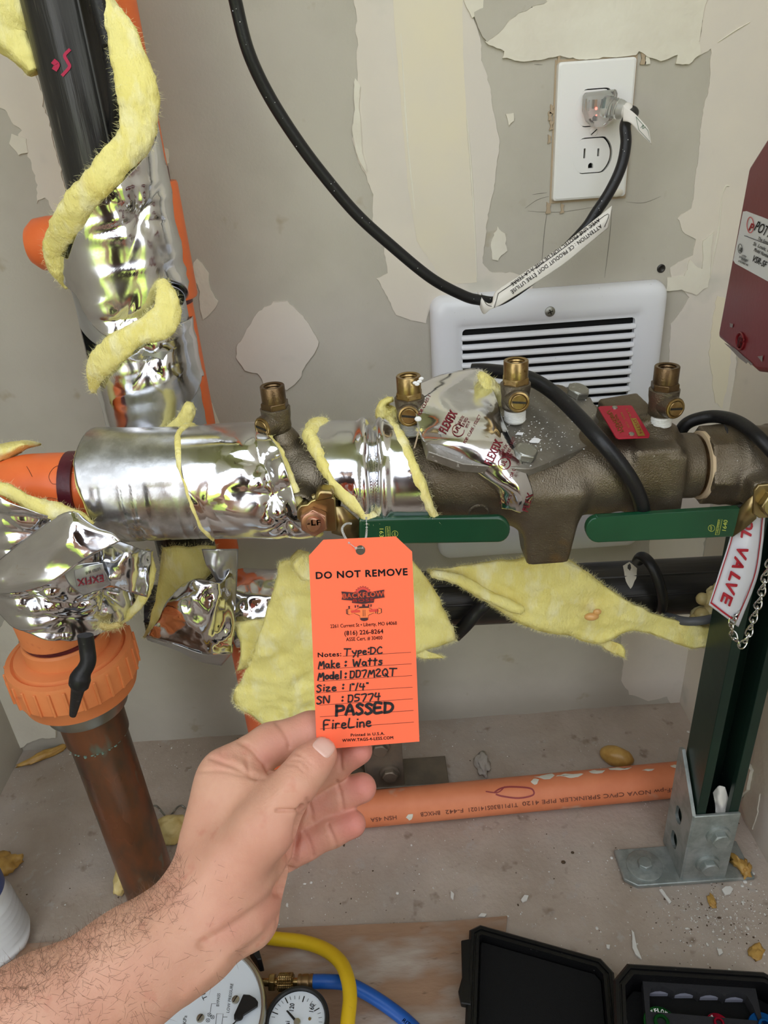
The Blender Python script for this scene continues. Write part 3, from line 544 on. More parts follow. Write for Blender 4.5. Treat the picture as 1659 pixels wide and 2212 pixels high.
# ---- cut end wrap below, foil box and pipes behind
bw = thing('pipe_insulation', 'hanging foil end of insulation below the main run, left of the yellow sheets', 'insulation', atY(410, 1430, .58))
panel([(352, 1180), (345, 1230), (335, 1290), (318, 1350), (308, 1376)], [(470, 1180), (455, 1240), (400, 1290), (370, 1330), (326, 1374)], .575, .012, 71, None, bw, 'batt', hair=350)
quadsheet([[(395, 1262, .545), (430, 1250, .54), (480, 1256, .545), (512, 1190, .57)], [(360, 1300, .54), (410, 1300, .532), (470, 1300, .536), (508, 1290, .565)], [(342, 1340, .545), (400, 1350, .533), (450, 1370, .536), (506, 1370, .56)], [(316, 1374, .555), (380, 1392, .545), (440, 1412, .545), (502, 1410, .56)]], M_foil, 'foil_facing', bw, amp=.006, s=15, sc=44)
quadsheet([[(316, 1374, .555), (380, 1392, .545), (440, 1412, .545), (502, 1410, .56)], [(318, 1382, .575), (380, 1404, .57), (430, 1428, .57), (478, 1438, .58)]], M_foilg, 'foil_fold', bw, amp=.001, s=17)
quadsheet([[(436, 1186, .55), (470, 1186, .545), (514, 1186, .56)], [(446, 1220, .548), (470, 1240, .545), (512, 1250, .56)], [(462, 1240, .55), (490, 1300, .552), (508, 1320, .562)]], M_foilg, 'foil_facing', bw, amp=.003, s=18)
# pipe behind: continuation of the riser and tee
bp = thing('steel_pipe', 'long horizontal black steel pipe behind the yellow insulation, with rubber loop', 'pipe', atY(1200, 1350, .61))
hA = atY(330, 1345, .61); hB = atY(1700, 1258, .61); ch = Cyl(hA, hB)
hA = atY(330, 1325, .61); hB = atY(1680, 1255, .61)
MB().tube([hA, hB], .0285, 36).build('pipe_barrel', M_blackh, bp)
MB().tube([hA + (0, -.014, .0245), hB + (0, -.014, .0245)], .0012, 6).build('seam_ridge', M_blackh, bp); MB().tube([hA + (0, -.0265, .010), hB + (0, -.0265, .010)], .0012, 6).build('seam_ridge', M_blackh, bp)
ch = Cyl(hA, hB)
mb = MB(); oc2 = on_cyl(ch, .0287)
text(mb, 'A53 ADE 1-1/2', (1180, 1358), (1010, 1372), 13, oc2, .01, flip=False)
mb.build('stencil', mat('grey stencil', (104, 100, 94), .7), bp)
bm_ = MB(); ctr = ch.pt(*ch.uv(1362, 1236, .0287), .0287); th_ = ch.uv(1362, 1240, .0287)
P = []; cblob = [(1345, 1222), (1360, 1214), (1376, 1228), (1374, 1250), (1362, 1272), (1352, 1256)]
V = [oc2(x, y) for x, y in jag(cblob, 1.5, 4, 3)]; V = np.array(V); b = MB(); n_ = len(V); cpt = V.mean(0) + nrm(CAM - V.mean(0)) * .003
b.add(np.vstack([V, [cpt]]), [(i, (i + 1) % n_, n_) for i in range(n_)]); b.build('plaster_blob', M_mudw, bp, ang=180)
rl = MB(); P = [atY(1378, 1212, .60), atY(1388, 1202, .585), atY(1408, 1222, .572), atY(1424, 1260, .566), atY(1432, 1300, .568), atY(1425, 1322, .578), atY(1418, 1324, .60)]
rl.tube(spline(P, 8), .0058, 14, flat=.8); o = rl.build('rubber_loop', M_rubber, None); tag(o, 'black rubber cable looped round the horizontal black pipe', 'cable')
o = MB().tube(spline([atY(1058, 1270, .60), atY(1050, 1300, .572), atY(1030, 1322, .570), atY(1006, 1350, .570), atY(984, 1372, .575)], 6), .0068, 14, flat=.8).build('heating_cable', M_rubber, None); tag(o, 'short black cable crossing the lying black pipe right of the tag', 'cable')
o = MB().tube(spline([atY(1400, 1325, .60), atY(1440, 1332, .568), atY(1480, 1342, .55), atY(1520, 1340, .545), atY(1562, 1330, .55)], 8), .0042, 12).build('ground_wire', mat('grey cable', (86, 88, 92), .4), None); tag(o, 'thin grey cable passing behind the white valve sign', 'cable')
# foil covering on that pipe, left part
fw = thing('pipe_insulation', 'dull foil wrap on the rear pipe left of the yellow sheet', 'insulation', atY(560, 1340, .60))
wrapsheet(ch, .037, edgef(ch, [(500, 1200), (500, 1340)], .037), edgef(ch, [(760, 1190), (760, 1340)], .037), M_foil, 'foil_facing', fw, .003, 77, sc=36)
# orange pipe dropping to the floor behind the yellow sheet
od = thing('plastic_pipe', 'short orange drop pipe under the yellow insulation sheet', 'pipe', (atY(570, 1540, .62)[0], .62, 0))
ox = atY(572, 1540, .62)[0]
MB().lathe((ox, .62, .004), (0, 0, 1), [(0, .022), (.30, .022)], 32).build('pipe_barrel', mat('deep orange pipe', (214, 104, 66), .45), od)
MB().lathe((ox, .62, .045), (0, 0, 1), [(0, .022), (0, .0275), (.055, .0275), (.055, .022)], 32).build('coupling', M_orangel, od)
# ---- hanging fibreglass
y1 = thing('fibreglass_sheet', 'wide yellow fibreglass sheet hanging behind the orange tag', 'insulation', atY(600, 1570, .56))
panel([(604, 1214), (585, 1290), (560, 1370), (535, 1440), (505, 1500), (514, 1524), (545, 1545), (585, 1580)], [(665, 1205), (720, 1250), (730, 1340), (730, 1420), (735, 1480), (735, 1520), (740, 1560), (720, 1590)], .552, .010, 81, None, y1, 'batt', hair=1300, nz=.007)
panel([(500, 1345), (520, 1400), (512, 1450)], [(600, 1330), (590, 1400), (560, 1440)], .566, .010, 82, None, y1, 'batt', hair=200)
rope([(640, 1200, 16), (655, 1215, 26), (668, 1240, 20)], .535, .02, 83, None, y1, hair=200)
M_dirt = mat('brown dirt', (150, 120, 70), .9)
panel([(838, 1195), (850, 1280), (860, 1360), (900, 1414)], [(880, 1200), (930, 1260), (968, 1330), (984, 1384)], .548, .012, 84, None, y1, 'batt', hair=600, nz=.006)
panel([(880, 1392), (905, 1400), (945, 1412)], [(900, 1418), (925, 1424), (958, 1420)], .548, .012, 85, None, y1, 'batt', hair=200)
y2 = thing('fibreglass_sheet', 'long twisted yellow fibreglass strip draped in front of the lying black pipe', 'insulation', atY(1200, 1420, .56))
panel([(925, 1232), (990, 1222), (1060, 1212), (1130, 1204), (1180, 1190), (1240, 1215), (1300, 1262), (1360, 1300), (1420, 1328), (1480, 1345), (1545, 1358)], [(935, 1240), (1000, 1270), (1060, 1310), (1120, 1345), (1180, 1365), (1240, 1378), (1300, 1392), (1360, 1362), (1420, 1375), (1490, 1400), (1548, 1392)], .552, .016, 86, None, y2, 'batt', hair=2200, nz=.006, na=30)
panel([(1230, 1372), (1290, 1390), (1320, 1410)], [(1300, 1380), (1345, 1395), (1352, 1424)], .556, .012, 87, None, y2, 'batt', hair=250)
rope([(930, 1238, 8), (990, 1252, 12), (1060, 1290, 12), (1130, 1320, 9)], .542, .012, 88, None, y2, hair=300)
M_foam = mat('cured foam blob', (222, 170, 104), .35, spec=.5, coat=.4, bump=.2, bs=60)
f0 = MB().sphere(atY(1278, 1332, .537), .0062, 14, 10, (1.1, .6, .6)).sphere(atY(1290, 1322, .537), .004, 10, 8, (1, .6, .8)).build('foam_blob', M_foam, y2, label='peach coloured foam blob')
y3 = thing('foam_filler', 'pale lumpy foam clump behind the lower end of the valve sign', 'foam', atY(1540, 1400, .57))
M_foamp = mat('pale foam', (214, 200, 150), .5, bump=.8, bs=90, c2=(196, 176, 118), cs=30, coat=.3)
r = np.random.default_rng(5); b = MB()
for k in range(16): b.sphere(atY(r.uniform(1515, 1560), r.uniform(1268, 1335), .575 + r.normal(0, .004)), r.uniform(.006, .012), 12, 8)
b.build('foam_mass', M_foamp, y3, ang=180)
b = MB()
for k in range(10): b.sphere(atY(1500 + k * 5 + r.normal(0, 3), 1345 + r.normal(0, 12), .565), r.uniform(.004, .009), 12, 8)
b.build('foam_mass', M_foamp, y3, ang=180)
# ================================================================== smooth solids from blended shapes (surface nets)
class SDF:
    def __init__(s, lo, hi, h):
        s.lo = np.array(lo, float); s.h = h; s.n = np.ceil((np.array(hi) - s.lo) / h).astype(int) + 1
        s.D = np.full(s.n, .05, np.float32); s.ax = [s.lo[i] + h * np.arange(s.n[i]) for i in range(3)]
    def blk(s, lo, hi):
        a = np.clip(np.floor((lo - s.lo) / s.h).astype(int), 0, s.n - 1); b = np.clip(np.ceil((hi - s.lo) / s.h).astype(int) + 1, 1, s.n)
        if np.any(b <= a): return None, None
        X = np.stack(np.meshgrid(*[s.ax[i][a[i]:b[i]] for i in range(3)], indexing='ij'), -1); return tuple(slice(a[i], b[i]) for i in range(3)), X
    def put(s, sl, d, k, sub=False):
        o = s.D[sl]
        if sub: d = -d; h = np.clip(.5 - .5 * (d - o) / k * -1, 0, 1) if False else None; hh = np.maximum(k - np.abs(o - d), 0) / k; s.D[sl] = np.maximum(o, d) + hh * hh * k * .25
        else: hh = np.maximum(k - np.abs(o - d), 0) / k; s.D[sl] = np.minimum(o, d) - hh * hh * k * .25
    def cone(s, a, b, ra, rb, k=.006, sub=False, flat=None):
        a, b = np.asarray(a, float), np.asarray(b, float); m = max(ra, rb) + k * 1.5; sl, X = s.blk(np.minimum(a, b) - m, np.maximum(a, b) + m)
        if sl is None: return
        ab = b - a; L2 = max(ab @ ab, 1e-12); t = np.clip(((X - a) @ ab) / L2, 0, 1); v = X - a - t[..., None] * ab
        if flat is not None:  # (direction, factor): thinner along direction
            f, q = nrm(flat[0]), flat[1]; v0 = np.linalg.norm(v, axis=-1); v = v + (v @ f)[..., None] * f * (1 / q - 1); v1 = np.maximum(np.linalg.norm(v, axis=-1), 1e-9)
            d = (v1 - (ra + (rb - ra) * t)) * v0 / v1
        else: d = np.linalg.norm(v, axis=-1) - (ra + (rb - ra) * t)
        s.put(sl, d.astype(np.float32), k, sub)
    def box(s, c, hs, M, rnd=.003, k=.006, sub=False, taper=0):
        c = np.asarray(c, float); hs = np.asarray(hs, float); m = np.linalg.norm(hs) + rnd + k * 1.5; sl, X = s.blk(c - m, c + m)
        if sl is None: return
        M = np.array([nrm(q) for q in M]); q = (X - c) @ M.T
        if taper: f = 1 + taper * q[..., 2:3] / hs[2]; q = np.concatenate([q[..., :2] / f, q[..., 2:]], -1)
        q = np.abs(q) - (hs - rnd); d = np.linalg.norm(np.maximum(q, 0), axis=-1) + np.minimum(q.max(-1), 0) - rnd; s.put(sl, d.astype(np.float32), k, sub)
    def cyl(s, a, b, r, rnd=.002, k=.004, sub=False, sides=0, rot=0.):
        a, b = np.asarray(a, float), np.asarray(b, float); m = r * 1.2 + k * 1.5; sl, X = s.blk(np.minimum(a, b) - m, np.maximum(a, b) + m)
        if sl is None: return
        u, w, d_ = basis(b - a); L = np.linalg.norm(b - a) / 2; q = X - (a + b) / 2; hgt = np.abs(q @ d_) - (L - rnd); x, y = q @ u, q @ w
        if sides:
            th = np.arctan2(y, x) + rot; rr = np.hypot(x, y); st = 2 * math.pi / sides; th = (th + st / 2) % st - st / 2; rad = rr * np.cos(th)
        else: rad = np.hypot(x, y)
        rad = rad - (r - rnd); d = np.hypot(np.maximum(rad, 0), np.maximum(hgt, 0)) + np.minimum(np.maximum(rad, hgt), 0) - rnd; s.put(sl, d.astype(np.float32), k, sub)
    def mesh(s):
        D = s.D; I = D < 0; n = s.n; c = np.zeros(tuple(n - 1), np.int8)
        for i in (0, 1):
            for j in (0, 1):
                for k in (0, 1): c += I[i:n[0] - 1 + i, j:n[1] - 1 + j, k:n[2] - 1 + k]
        cells = np.argwhere((c > 0) & (c < 8)); idx = np.full(tuple(n - 1), -1, np.int64); idx[tuple(cells.T)] = np.arange(len(cells))
        acc = np.zeros((len(cells), 3)); cnt = np.zeros(len(cells))
        for ax in range(3):
            o = [q for q in range(3) if q != ax]
            for p in (0, 1):
                for q in (0, 1):
                    a = cells.copy(); a[:, o[0]] += p; a[:, o[1]] += q; b = a.copy(); b[:, ax] += 1; da = D[tuple(a.T)]; db = D[tuple(b.T)]; m = (da < 0) != (db < 0)
                    t = np.where(m, da / np.where(m, da - db, 1), 0); pos = a.astype(float); pos[:, ax] += t; acc[m] += pos[m]; cnt[m] += 1
        V = acc / cnt[:, None] * s.h + s.lo; F = []
        for ax in range(3):
            o = [(ax + 1) % 3, (ax + 2) % 3]; sa = [slice(0, n[q]) for q in range(3)]; sa[ax] = slice(0, n[ax] - 1); sb = list(sa); sb[ax] = slice(1, n[ax])
            ch = np.argwhere(I[tuple(sa)] != I[tuple(sb)]); ch = ch[(ch[:, o[0]] > 0) & (ch[:, o[1]] > 0) & (ch[:, o[0]] < n[o[0]] - 1) & (ch[:, o[1]] < n[o[1]] - 1)]
            ins = I[tuple(ch.T)]; q = []
            for p, r_ in ((1, 1), (0, 1), (0, 0), (1, 0)):
                e = ch.copy(); e[:, o[0]] -= p; e[:, o[1]] -= r_; q.append(idx[tuple(e.T)])
            Q = np.stack(q, 1); Q[~ins] = Q[~ins][:, ::-1]; F.append(Q)
        return V, np.vstack(F)
# ================================================================== the double check valve
M_brz = mat('cast bronze', (122, 113, 98), .38, .75, c2=(98, 86, 68), cs=22, cmix=(.35, .68), bump=.75, bs=850, bdet=2, bd=.0007, rs=(30, .3, .48), spots=[((146, 112, 64), 16, .62, .76), ((186, 182, 172), 420, .71, .76)])
M_brzr = mat('machined bronze', (116, 94, 66), .34, .85, c2=(96, 78, 56), cs=60, bump=.25, bs=500)
M_brass = mat('bright brass', (168, 144, 96), .30, .92, c2=(140, 114, 72), cs=70, bump=.15, bs=300, spots=[((96, 66, 40), 180, .66, .72)])
M_plate = mat('dusty steel plate', (148, 144, 136), .42, .7, c2=(130, 125, 116), cs=30, bump=.4, bs=500, bd=.0006, spots=[((206, 204, 198), 300, .64, .7), ((196, 192, 184), 18, .66, .8)])
M_zinc = mat('zinc bolt', (158, 158, 150), .38, .85, bump=.3, bs=300, spots=[((200, 200, 195), 200, .62, .7)])
M_yzinc = mat('yellow zinc plate', (168, 154, 112), .30, .95, c2=(152, 132, 92), cs=26, bump=.12, bs=200, spots=[((178, 124, 92), 14, .58, .75), ((206, 190, 120), 30, .6, .75)])
M_rnut = mat('reddish zinc nut', (184, 140, 116), .32, .9, c2=(170, 120, 96), cs=60, bump=.1, bs=200)
M_green = mat('green vinyl grip', (22, 78, 50), .3, spec=.5, coat=.3, bump=.06, bs=60, c2=(18, 66, 42), cs=8)
M_thread = M_brzr
class Pl:
    def __init__(s, a, b, c): s.p = a; s.n = nrm(np.cross(b - a, c - a)); s.n = s.n if s.n @ (CAM - a) > 0 else -s.n
    def hit(s, x, y, lift=0.): d = ray(x, y); t = ((s.p + s.n * lift - CAM) @ s.n) / (d @ s.n); return CAM + d * t
dcv = thing('backflow_valve', 'large bronze double check backflow valve with grey cover plate and four test cocks', 'valve', atY(1150, 1190, AY))
ax = lambda x: atY(x, 1056 - (x - 60) * 56 / 1580, AY)
pp = Pl(atY(1010, 830, .575), atY(1275, 862, .580), atY(1145, 1008, .478))
pln = pp.n; px_ = nrm(np.cross(np.array([0, 0, 1.]), pln) * 1.0); px_ = px_ if px_[0] > 0 else -px_; py_ = np.cross(pln, px_)
npl = Pl(atY(1300, 880, AY + .012), atY(1372, 878, AY + .012), atY(1333, 944, AY - .028))
G = SDF(atY(600, 1250, AY + .06) - .03, atY(1640, 850, AY) + .08, .0014)
G.lo[1] = AY - .075; G.n[1] = int(.150 / .0014); G.lo[0] = ax(880)[0]; G.n[0] = int((ax(1512)[0] - G.lo[0]) / .0014); G.lo[2] = .33; G.n[2] = int(.265 / .0014)
G.lo[2] = atY(1170, 1215, AY - .03)[2]; G.n[2] = int((atY(1430, 860, AY)[2] + .01 - G.lo[2]) / .0014)
G.D = np.full(G.n, .05, np.float32); G.ax = [G.lo[i] + G.h * np.arange(G.n[i]) for i in range(3)]
G.cyl(ax(860), ax(1010), .0285, .003); G.cone(ax(935) + (0, 0, -.002), ax(1120) + (0, -.004, -.006), .0340, .034, .012)
G.cone(ax(1120) + (0, -.004, -.004), ax(1290) + (0, 0, -.002), .034, .0335, .012)
G.box(pp.hit(1120, 925, -.020), (.068, .036, .016), (px_, py_, pln), .004, .016)
for (a, b) in [(950, 1010), (1110, 1010)]: G.cone(pp.hit(a, 930, -.03), pp.hit(a + 30, 960, -.03), .022, .02, .014)
leg = np.array([atY(1172, 1120, AY - .022), atY(1172, 1196, AY - .02)])
G.box((atY(1180, 1050, AY - .018) + atY(1178, 1190, AY - .018)) / 2, (.0215, .019, .036), ((1, 0, 0), (0, 1, 0), (0, 0, 1)), .006, .012, taper=.22)
G.box(npl.hit(1348, 914, -.016), (.0175, .0165, .0165), (nrm(np.cross(np.array([0, 0, 1.]), npl.n)), nrm(np.cross(npl.n, np.cross(np.array([0, 0, 1.]), npl.n))), npl.n), .0025, .005)
G.box(ax(1388) + (0, 0, 0), (.0185, .030, .0285), ((1, 0, 0), (0, 1, 0), (0, 0, 1)), .004, .007)
G.cone(ax(1300), ax(1400), .034, .031, .008)
G.box(ax(1428) + (0, -.004, -.004), (.008, .027, .027), ((1, 0, 0), (0, 1, 0), (0, 0, 1)), .003, .004)
G.cyl(ax(1420), ax(1498), .0262, .002, .005)
G.cone(atY(1430, 985, AY), atY(1420, 945, AY), .017, .0135, .008)
G.cyl(atY(1430, 975, AY), atY(1420, 930, AY), .0145, .002, .004)
G.cyl(atY(884, 1000, AY + .0), atY(884, 940, AY + .0), .015, .002, .004)
V, Q = G.mesh(); b = MB(); b.v = [V]; b.n = len(V); b.f = Q.tolist()
body = b.build('valve_body', M_brz, dcv, ang=180, recalc=False)
# cast circle mark and cover plate
P2 = atY(1034, 1108, AY - .036); MB().tube([P2 + (.0075 * math.cos(a), 0, .0065 * math.sin(a)) for a in np.linspace(0, 2 * math.pi, 24)], .0010, 6, caps=False).build('cast_mark', M_brz, dcv)
poly = [(905, 905), (1000, 830), (1040, 822), (1276, 858), (1298, 900), (1322, 938), (1310, 948), (1148, 1012), (1132, 1012), (1000, 1002), (925, 975)]
plv = np.array([pp.hit(x, y, .0) for x, y in poly]); MB().prism(plv, -pln * .0075).build('cover_plate', M_plate, dcv, smooth=True, bevel=.0008)
def hexbolt(p, n, r, h, m, parent, name='bolt', washer=0, rot=.3, dome=True):
    u, w, n = basis(n); b = MB(); z = 0
    if washer: b.lathe(p, n, [(0, washer), (.0012, washer)], 30); z = .0012
    ring = [p + n * z + (u * math.cos(rot + k * math.pi / 3) + w * math.sin(rot + k * math.pi / 3)) * r for k in range(6)]
    top = [q + n * h for q in ring]; b.prism(ring, n * h, caps=(1, 1)); o = b.build(name, m, parent, bevel=r * .08)
    if dome: MB().lathe(p + n * (z + h), n, [(0, r * .86), (r * .06, r * .80), (r * .07, r * .2)], 24).build('bolt_face', m, o if False else parent)
    return o
hexbolt(pp.hit(1246, 852), pln, .0098, .0058, M_zinc, dcv); hexbolt(pp.hit(1132, 985), pln, .0092, .0058, M_zinc, dcv, rot=.0); hexbolt(pp.hit(1314, 925), pln, .0060, .0045, M_zinc, dcv, dome=False)
hexbolt(pp.hit(1046, 836), pln, .0090, .0055, M_zinc, dcv, rot=.8)
r = np.random.default_rng(9); b = MB()
for k in range(200):
    q = pp.hit(*((1148, 940) + r.normal(0, 1, 2) * (32, 26)) if k < 90 else (r.uniform(1060, 1290), r.uniform(850, 985)), .0004); b.sphere(q, r.uniform(.0001, .0006), 5, 3, (1.4, 1.2, .5))
for c in ((1120, 937), (1155, 952), (1270, 936), (1240, 893)): b.add(np.array([pp.hit(x, y, .0006) for x, y in jag([(c[0] - 12, c[1] + 3), (c[0] - 2, c[1] - 5), (c[0] + 12, c[1] - 3), (c[0] + 9, c[1] + 4)], 2, 3, c[0])]), [tuple(range(len(jag([(c[0] - 12, c[1] + 3), (c[0] - 2, c[1] - 5), (c[0] + 12, c[1] - 3), (c[0] + 9, c[1] + 4)], 2, 3, c[0]))))])
b.build('plaster_dust', M_white, dcv, kind='stuff', ang=180)
# red nameplate
M_plred = mat('red enamel plate', (176, 36, 58), .35, .4, bump=.1, bs=200); M_gold = mat('gold panel', (168, 136, 60), .35, .7)
pl_o = MB().prism(np.array([npl.hit(x, y, .001) for x, y in [(1292, 880), (1296, 877), (1362, 875), (1366, 877), (1404, 938), (1402, 944), (1336, 947), (1330, 944)]]), -npl.n * .0012).build('nameplate', M_plred, dcv, bevel=.0003, label='red nameplate')
hn = lambda x, y: npl.hit(x, y, .0013)
mb = MB(); mb.grid([[hn(1362, 904), hn(1374, 903)], [hn(1378, 942), hn(1394, 941)]]); mb.build('gold_panel', M_gold, pl_o)
mb = MB(); text(mb, 'LF007M2QT', (1311, 890), (1341, 937), 9, hn, .02, flip=False); text(mb, 'WATTS', (1327, 896), (1343, 925), 5, hn, .01); text(mb, 'REG. CO.', (1340, 892), (1358, 926), 4, hn); text(mb, 'USA', (1352, 884), (1366, 912), 4, hn)
mb.build('raised_lettering', M_gold, pl_o); mb = MB(); text(mb, 'D5774', (1368, 908), (1382, 938), 7, hn, .01); mb.build('stamped_number', M_plred, pl_o)
for x, y in ((1328, 881), (1364, 938)): MB().lathe(npl.hit(x, y, .001), npl.n, [(0, .0022), (.0008, .0020), (.0012, .001)], 14).build('rivet', M_zinc, dcv)
# neck to the right: threads, sealant ring
MB().lathe(ax(1490), cm.d, [(0, .0235)] + [(.0012 + k * .0016 + (q * .0008), .0235 + (.0012 if q else 0)) for k in range(4) for q in (0, 1)] + [(.010, .0235)], 40).build('pipe_thread', M_brzr, dcv)
M_dope = mat('beige pipe sealant', (206, 184, 150), .6, bump=.5, bs=120)
MB().lathe(ax(1510), cm.d, [(-.0015, .0245), (-.001, .0275), (.0012, .028), (.0022, .0255)], 36).build('sealant_ring', M_dope, dcv)
# ---- ball valves (left mostly wrapped, right at the frame edge)
def ballvalve(name, label, x0, mirror, x1):
    t = thing(name, label, 'valve', ax(x0)); return t
lv = thing('ball_valve', 'left bronze ball valve with green lever and red brown stem nut', 'valve', atY(680, 1130, AY), 'green handled ball valves')
g = SDF((0, 0, 0), (1, 1, 1), 1.0) if False else None
lo = ax(585) - .05; hi = ax(720) + .06; lo[1] = AY - .05; hi[1] = AY + .04; lo[0] = ax(585)[0]; hi[0] = ax(730)[0]; lo[2] = ax(650)[2] - .045; hi[2] = atY(605, 935, AY)[2] + .01
g = SDF(lo, hi, .0014); g.cone(ax(645), ax(680), .030, .031, .01); g.cyl(ax(560), ax(760), .026, .002, .008); g.cyl(ax(655), ax(655) + (0, -.05, -.0), .012, .002, .008); g.cone(atY(618, 1000, AY), atY(610, 950, AY), .0135, .0125, .008); g.cyl(atY(616, 990, AY), atY(608, 946, AY), .0128, .001, .004)
g.cyl(ax(725), ax(728), .034, .001, .004)
V, Q = g.mesh(); b = MB(); b.v = [V]; b.n = len(V); b.f = Q.tolist(); b.build('valve_body', M_brz, lv, ang=180, recalc=False)
rv = thing('ball_valve', 'right bronze ball valve with hexagonal end at the frame edge', 'valve', atY(1600, 1100, AY), 'green handled ball valves')
lo = ax(1505) - .05; hi = ax(1720) + .06; lo[0] = ax(1500)[0]; hi[0] = ax(1740)[0]; lo[1] = AY - .055; hi[1] = AY + .045; lo[2] = ax(1600)[2] - .045; hi[2] = ax(1600)[2] + .045
g = SDF(lo, hi, .0014); g.cyl(ax(1508), ax(1556), .0275, .002, .003, sides=6, rot=.45); g.cyl(ax(1550), ax(1566), .028, .002, .004); g.cone(ax(1566), ax(1576), .030, .032, .004); g.cone(ax(1580), ax(1640), .0315, .030, .006); g.cyl(ax(1620), ax(1700), .024, .002, .006); g.cyl(ax(1650), ax(1740), .0275, .002, .003, sides=6, rot=.45)
g.cyl(ax(1610), ax(1610) + (.002, -.052, -.004), .0125, .002, .008); g.box(ax(1600) + (0, -.036, -.006), (.012, .010, .012), ((1, 0, 0), (0, 1, 0), (0, 0, 1)), .003, .006)
V, Q = g.mesh(); b = MB(); b.v = [V]; b.n = len(V); b.f = Q.tolist(); b.build('valve_body', M_brz, rv, ang=180, recalc=False)
MB().lathe(ax(1572), cm.d, [(0, .0316), (.0004, .0324), (.0016, .0324), (.002, .031)], 40).build('parting_ring', M_brz, rv)
MB().tube([atY(1564, 918, AY - .024), atY(1570, 926, AY - .027), atY(1572, 936, AY - .029)], [.0004, .0012, .0004], 6).build('black_mark', M_rubber, rv, label='black marker dash')
# levers
def lever(parent, pts_top, pts_bot, Yl, m, name='lever_grip', th=.0035):
    pass
LY = .482
def capsule_plate(L, Rr, Yp, th, m, parent, name, bev=.0012, endL=True, endR=True):
    """L, Rr: ((x,ytop),(x,ybot)) picture ends"""
    tl, bl = L; tr, br = Rr; P = []
    def arc(top, bot, sgn):
        c = ((top[0] + bot[0]) / 2, (top[1] + bot[1]) / 2); r = math.hypot(top[0] - bot[0], top[1] - bot[1]) / 2; a0 = math.atan2(top[1] - c[1], top[0] - c[0]); out = []
        for k in range(13):
            a = a0 + sgn * math.pi * k / 12; q = 1.0; out.append((c[0] + r * .95 * math.cos(a), c[1] + r * math.sin(a)))
        return out
    P += [tl] + (arc(tr, br, 1) if endR else [tr, br]); P += (arc(bl, tl, 1) if endL else [bl])
    V = np.array([atY(x, y, Yp) for x, y in P]); return MB().prism(V, (0, th, 0)).build(name, m, parent, bevel=bev, bseg=3)
lh = capsule_plate(((775, 1122), (775, 1178)), ((1076, 1117), (1076, 1173)), LY - .0015, .006, M_green, lv, 'lever_grip', bev=.002, endL=False)
# steel strap of left lever bending from the stem plate
st = [[atY(716, 1092, LY - .006), atY(716, 1150, LY - .006)], [atY(742, 1096, LY - .004), atY(742, 1158, LY - .004)], [atY(776, 1124, LY + .001), atY(772, 1176, LY + .001)]]
A_ = np.array(st); b = MB(); Ff = np.concatenate([A_, A_[::-1, :][:, :] + (0, .003, 0)]); b.grid(A_); o = b.build('lever_strap', M_yzinc, lv, solid=.0028, ang=60)
V = np.array([atY(x, y, LY - .009) for x, y in [(644, 1098), (650, 1092), (664, 1090), (672, 1082), (685, 1078), (718, 1074), (724, 1078), (728, 1146), (724, 1148), (684, 1148), (660, 1140), (642, 1120), (641, 1108)]])
MB().prism(V, (0, .003, 0)).build('stem_plate', M_yzinc, lv, bevel=.0008)
V = np.array([atY(x, y, LY - .010) for x, y in [(678, 1086), (720, 1078), (722, 1068), (720, 1062), (690, 1060), (684, 1066)]])
MB().prism(V, (0, .012, 0)).build('stem_plate_tab', M_yzinc, lv, bevel=.002)
b = MB().tube(spline([atY(650, 1100, LY - .004), atY(662, 1085, LY + .002), atY(682, 1074, LY + .006)], 5), .0032, 10); b.build('strap_curl', M_yzinc, lv)
ndir = nrm(CAM * [1, 1, 1] - atY(678, 1126, LY) + np.array([-.05, 0, -.08])); ndir = nrm(np.array([-.06, -1, .10]))
hexbolt(atY(680, 1122, LY - .009), ndir, .0108, .0072, M_rnut, lv, 'stem_nut', rot=.5, dome=False)
MB().lathe(atY(680, 1122, LY - .009), ndir, [(.0068, .0090), (.0076, .0088), (.0079, .0082), (.0079, .0056)], 28).build('nut_face', M_rnut, lv)
so = MB().lathe(atY(680, 1122, LY - .009), ndir, [(.004, .0054), (.0098, .0054), (.0106, .0046), (.0107, .001)], 24).build('stem_end', M_rnut, lv)
p0 = atY(679, 1128, LY - .0205); mb = MB(); text(mb, '-LF', (664, 1136), (693, 1134), 12, lambda x, y: atY(x, y, LY - .0202), .02); mb.build('stamped_letters', M_brass, lv)
rh = capsule_plate(((1292, 1118), (1292, 1173)), ((1600, 1098), (1588, 1160)), LY - .0015, .006, M_green, rv, 'lever_grip', bev=.002, endR=False)
A_ = np.array([[atY(1596, 1100, LY), atY(1580, 1160, LY)], [atY(1612, 1082, LY - .003), atY(1612, 1138, LY - .003)], [atY(1638, 1060, LY - .006), atY(1634, 1118, LY - .006)]]); MB().grid(A_).build('lever_strap', M_yzinc, rv, solid=.0028)
V = np.array([atY(x, y, LY - .009) for x, y in [(1630, 1060), (1640, 1048), (1720, 1040), (1720, 1116), (1640, 1120), (1628, 1112)]]); MB().prism(V, (0, .003, 0)).build('stem_plate', M_yzinc, rv, bevel=.0008)
hexbolt(atY(1668, 1084, LY - .009), ndir, .0108, .0072, M_yzinc, rv, 'stem_nut', rot=.1)
M_yel = mat('yellow print', (190, 200, 90), .6)
fl_ = lambda x, y: atY(x, y, LY - .0018)
mb = MB(); text(mb, '1640', (1568, 1147), (1572, 1124), 9, fl_, .0)
c = (1537, 1141)
def ring(mb, c, r, w, fn, n=20): stroke(mb, [(c[0] + r * math.cos(a), c[1] + r * math.sin(a)) for a in np.linspace(0, 2 * math.pi, n)], w, fn, sp=False)
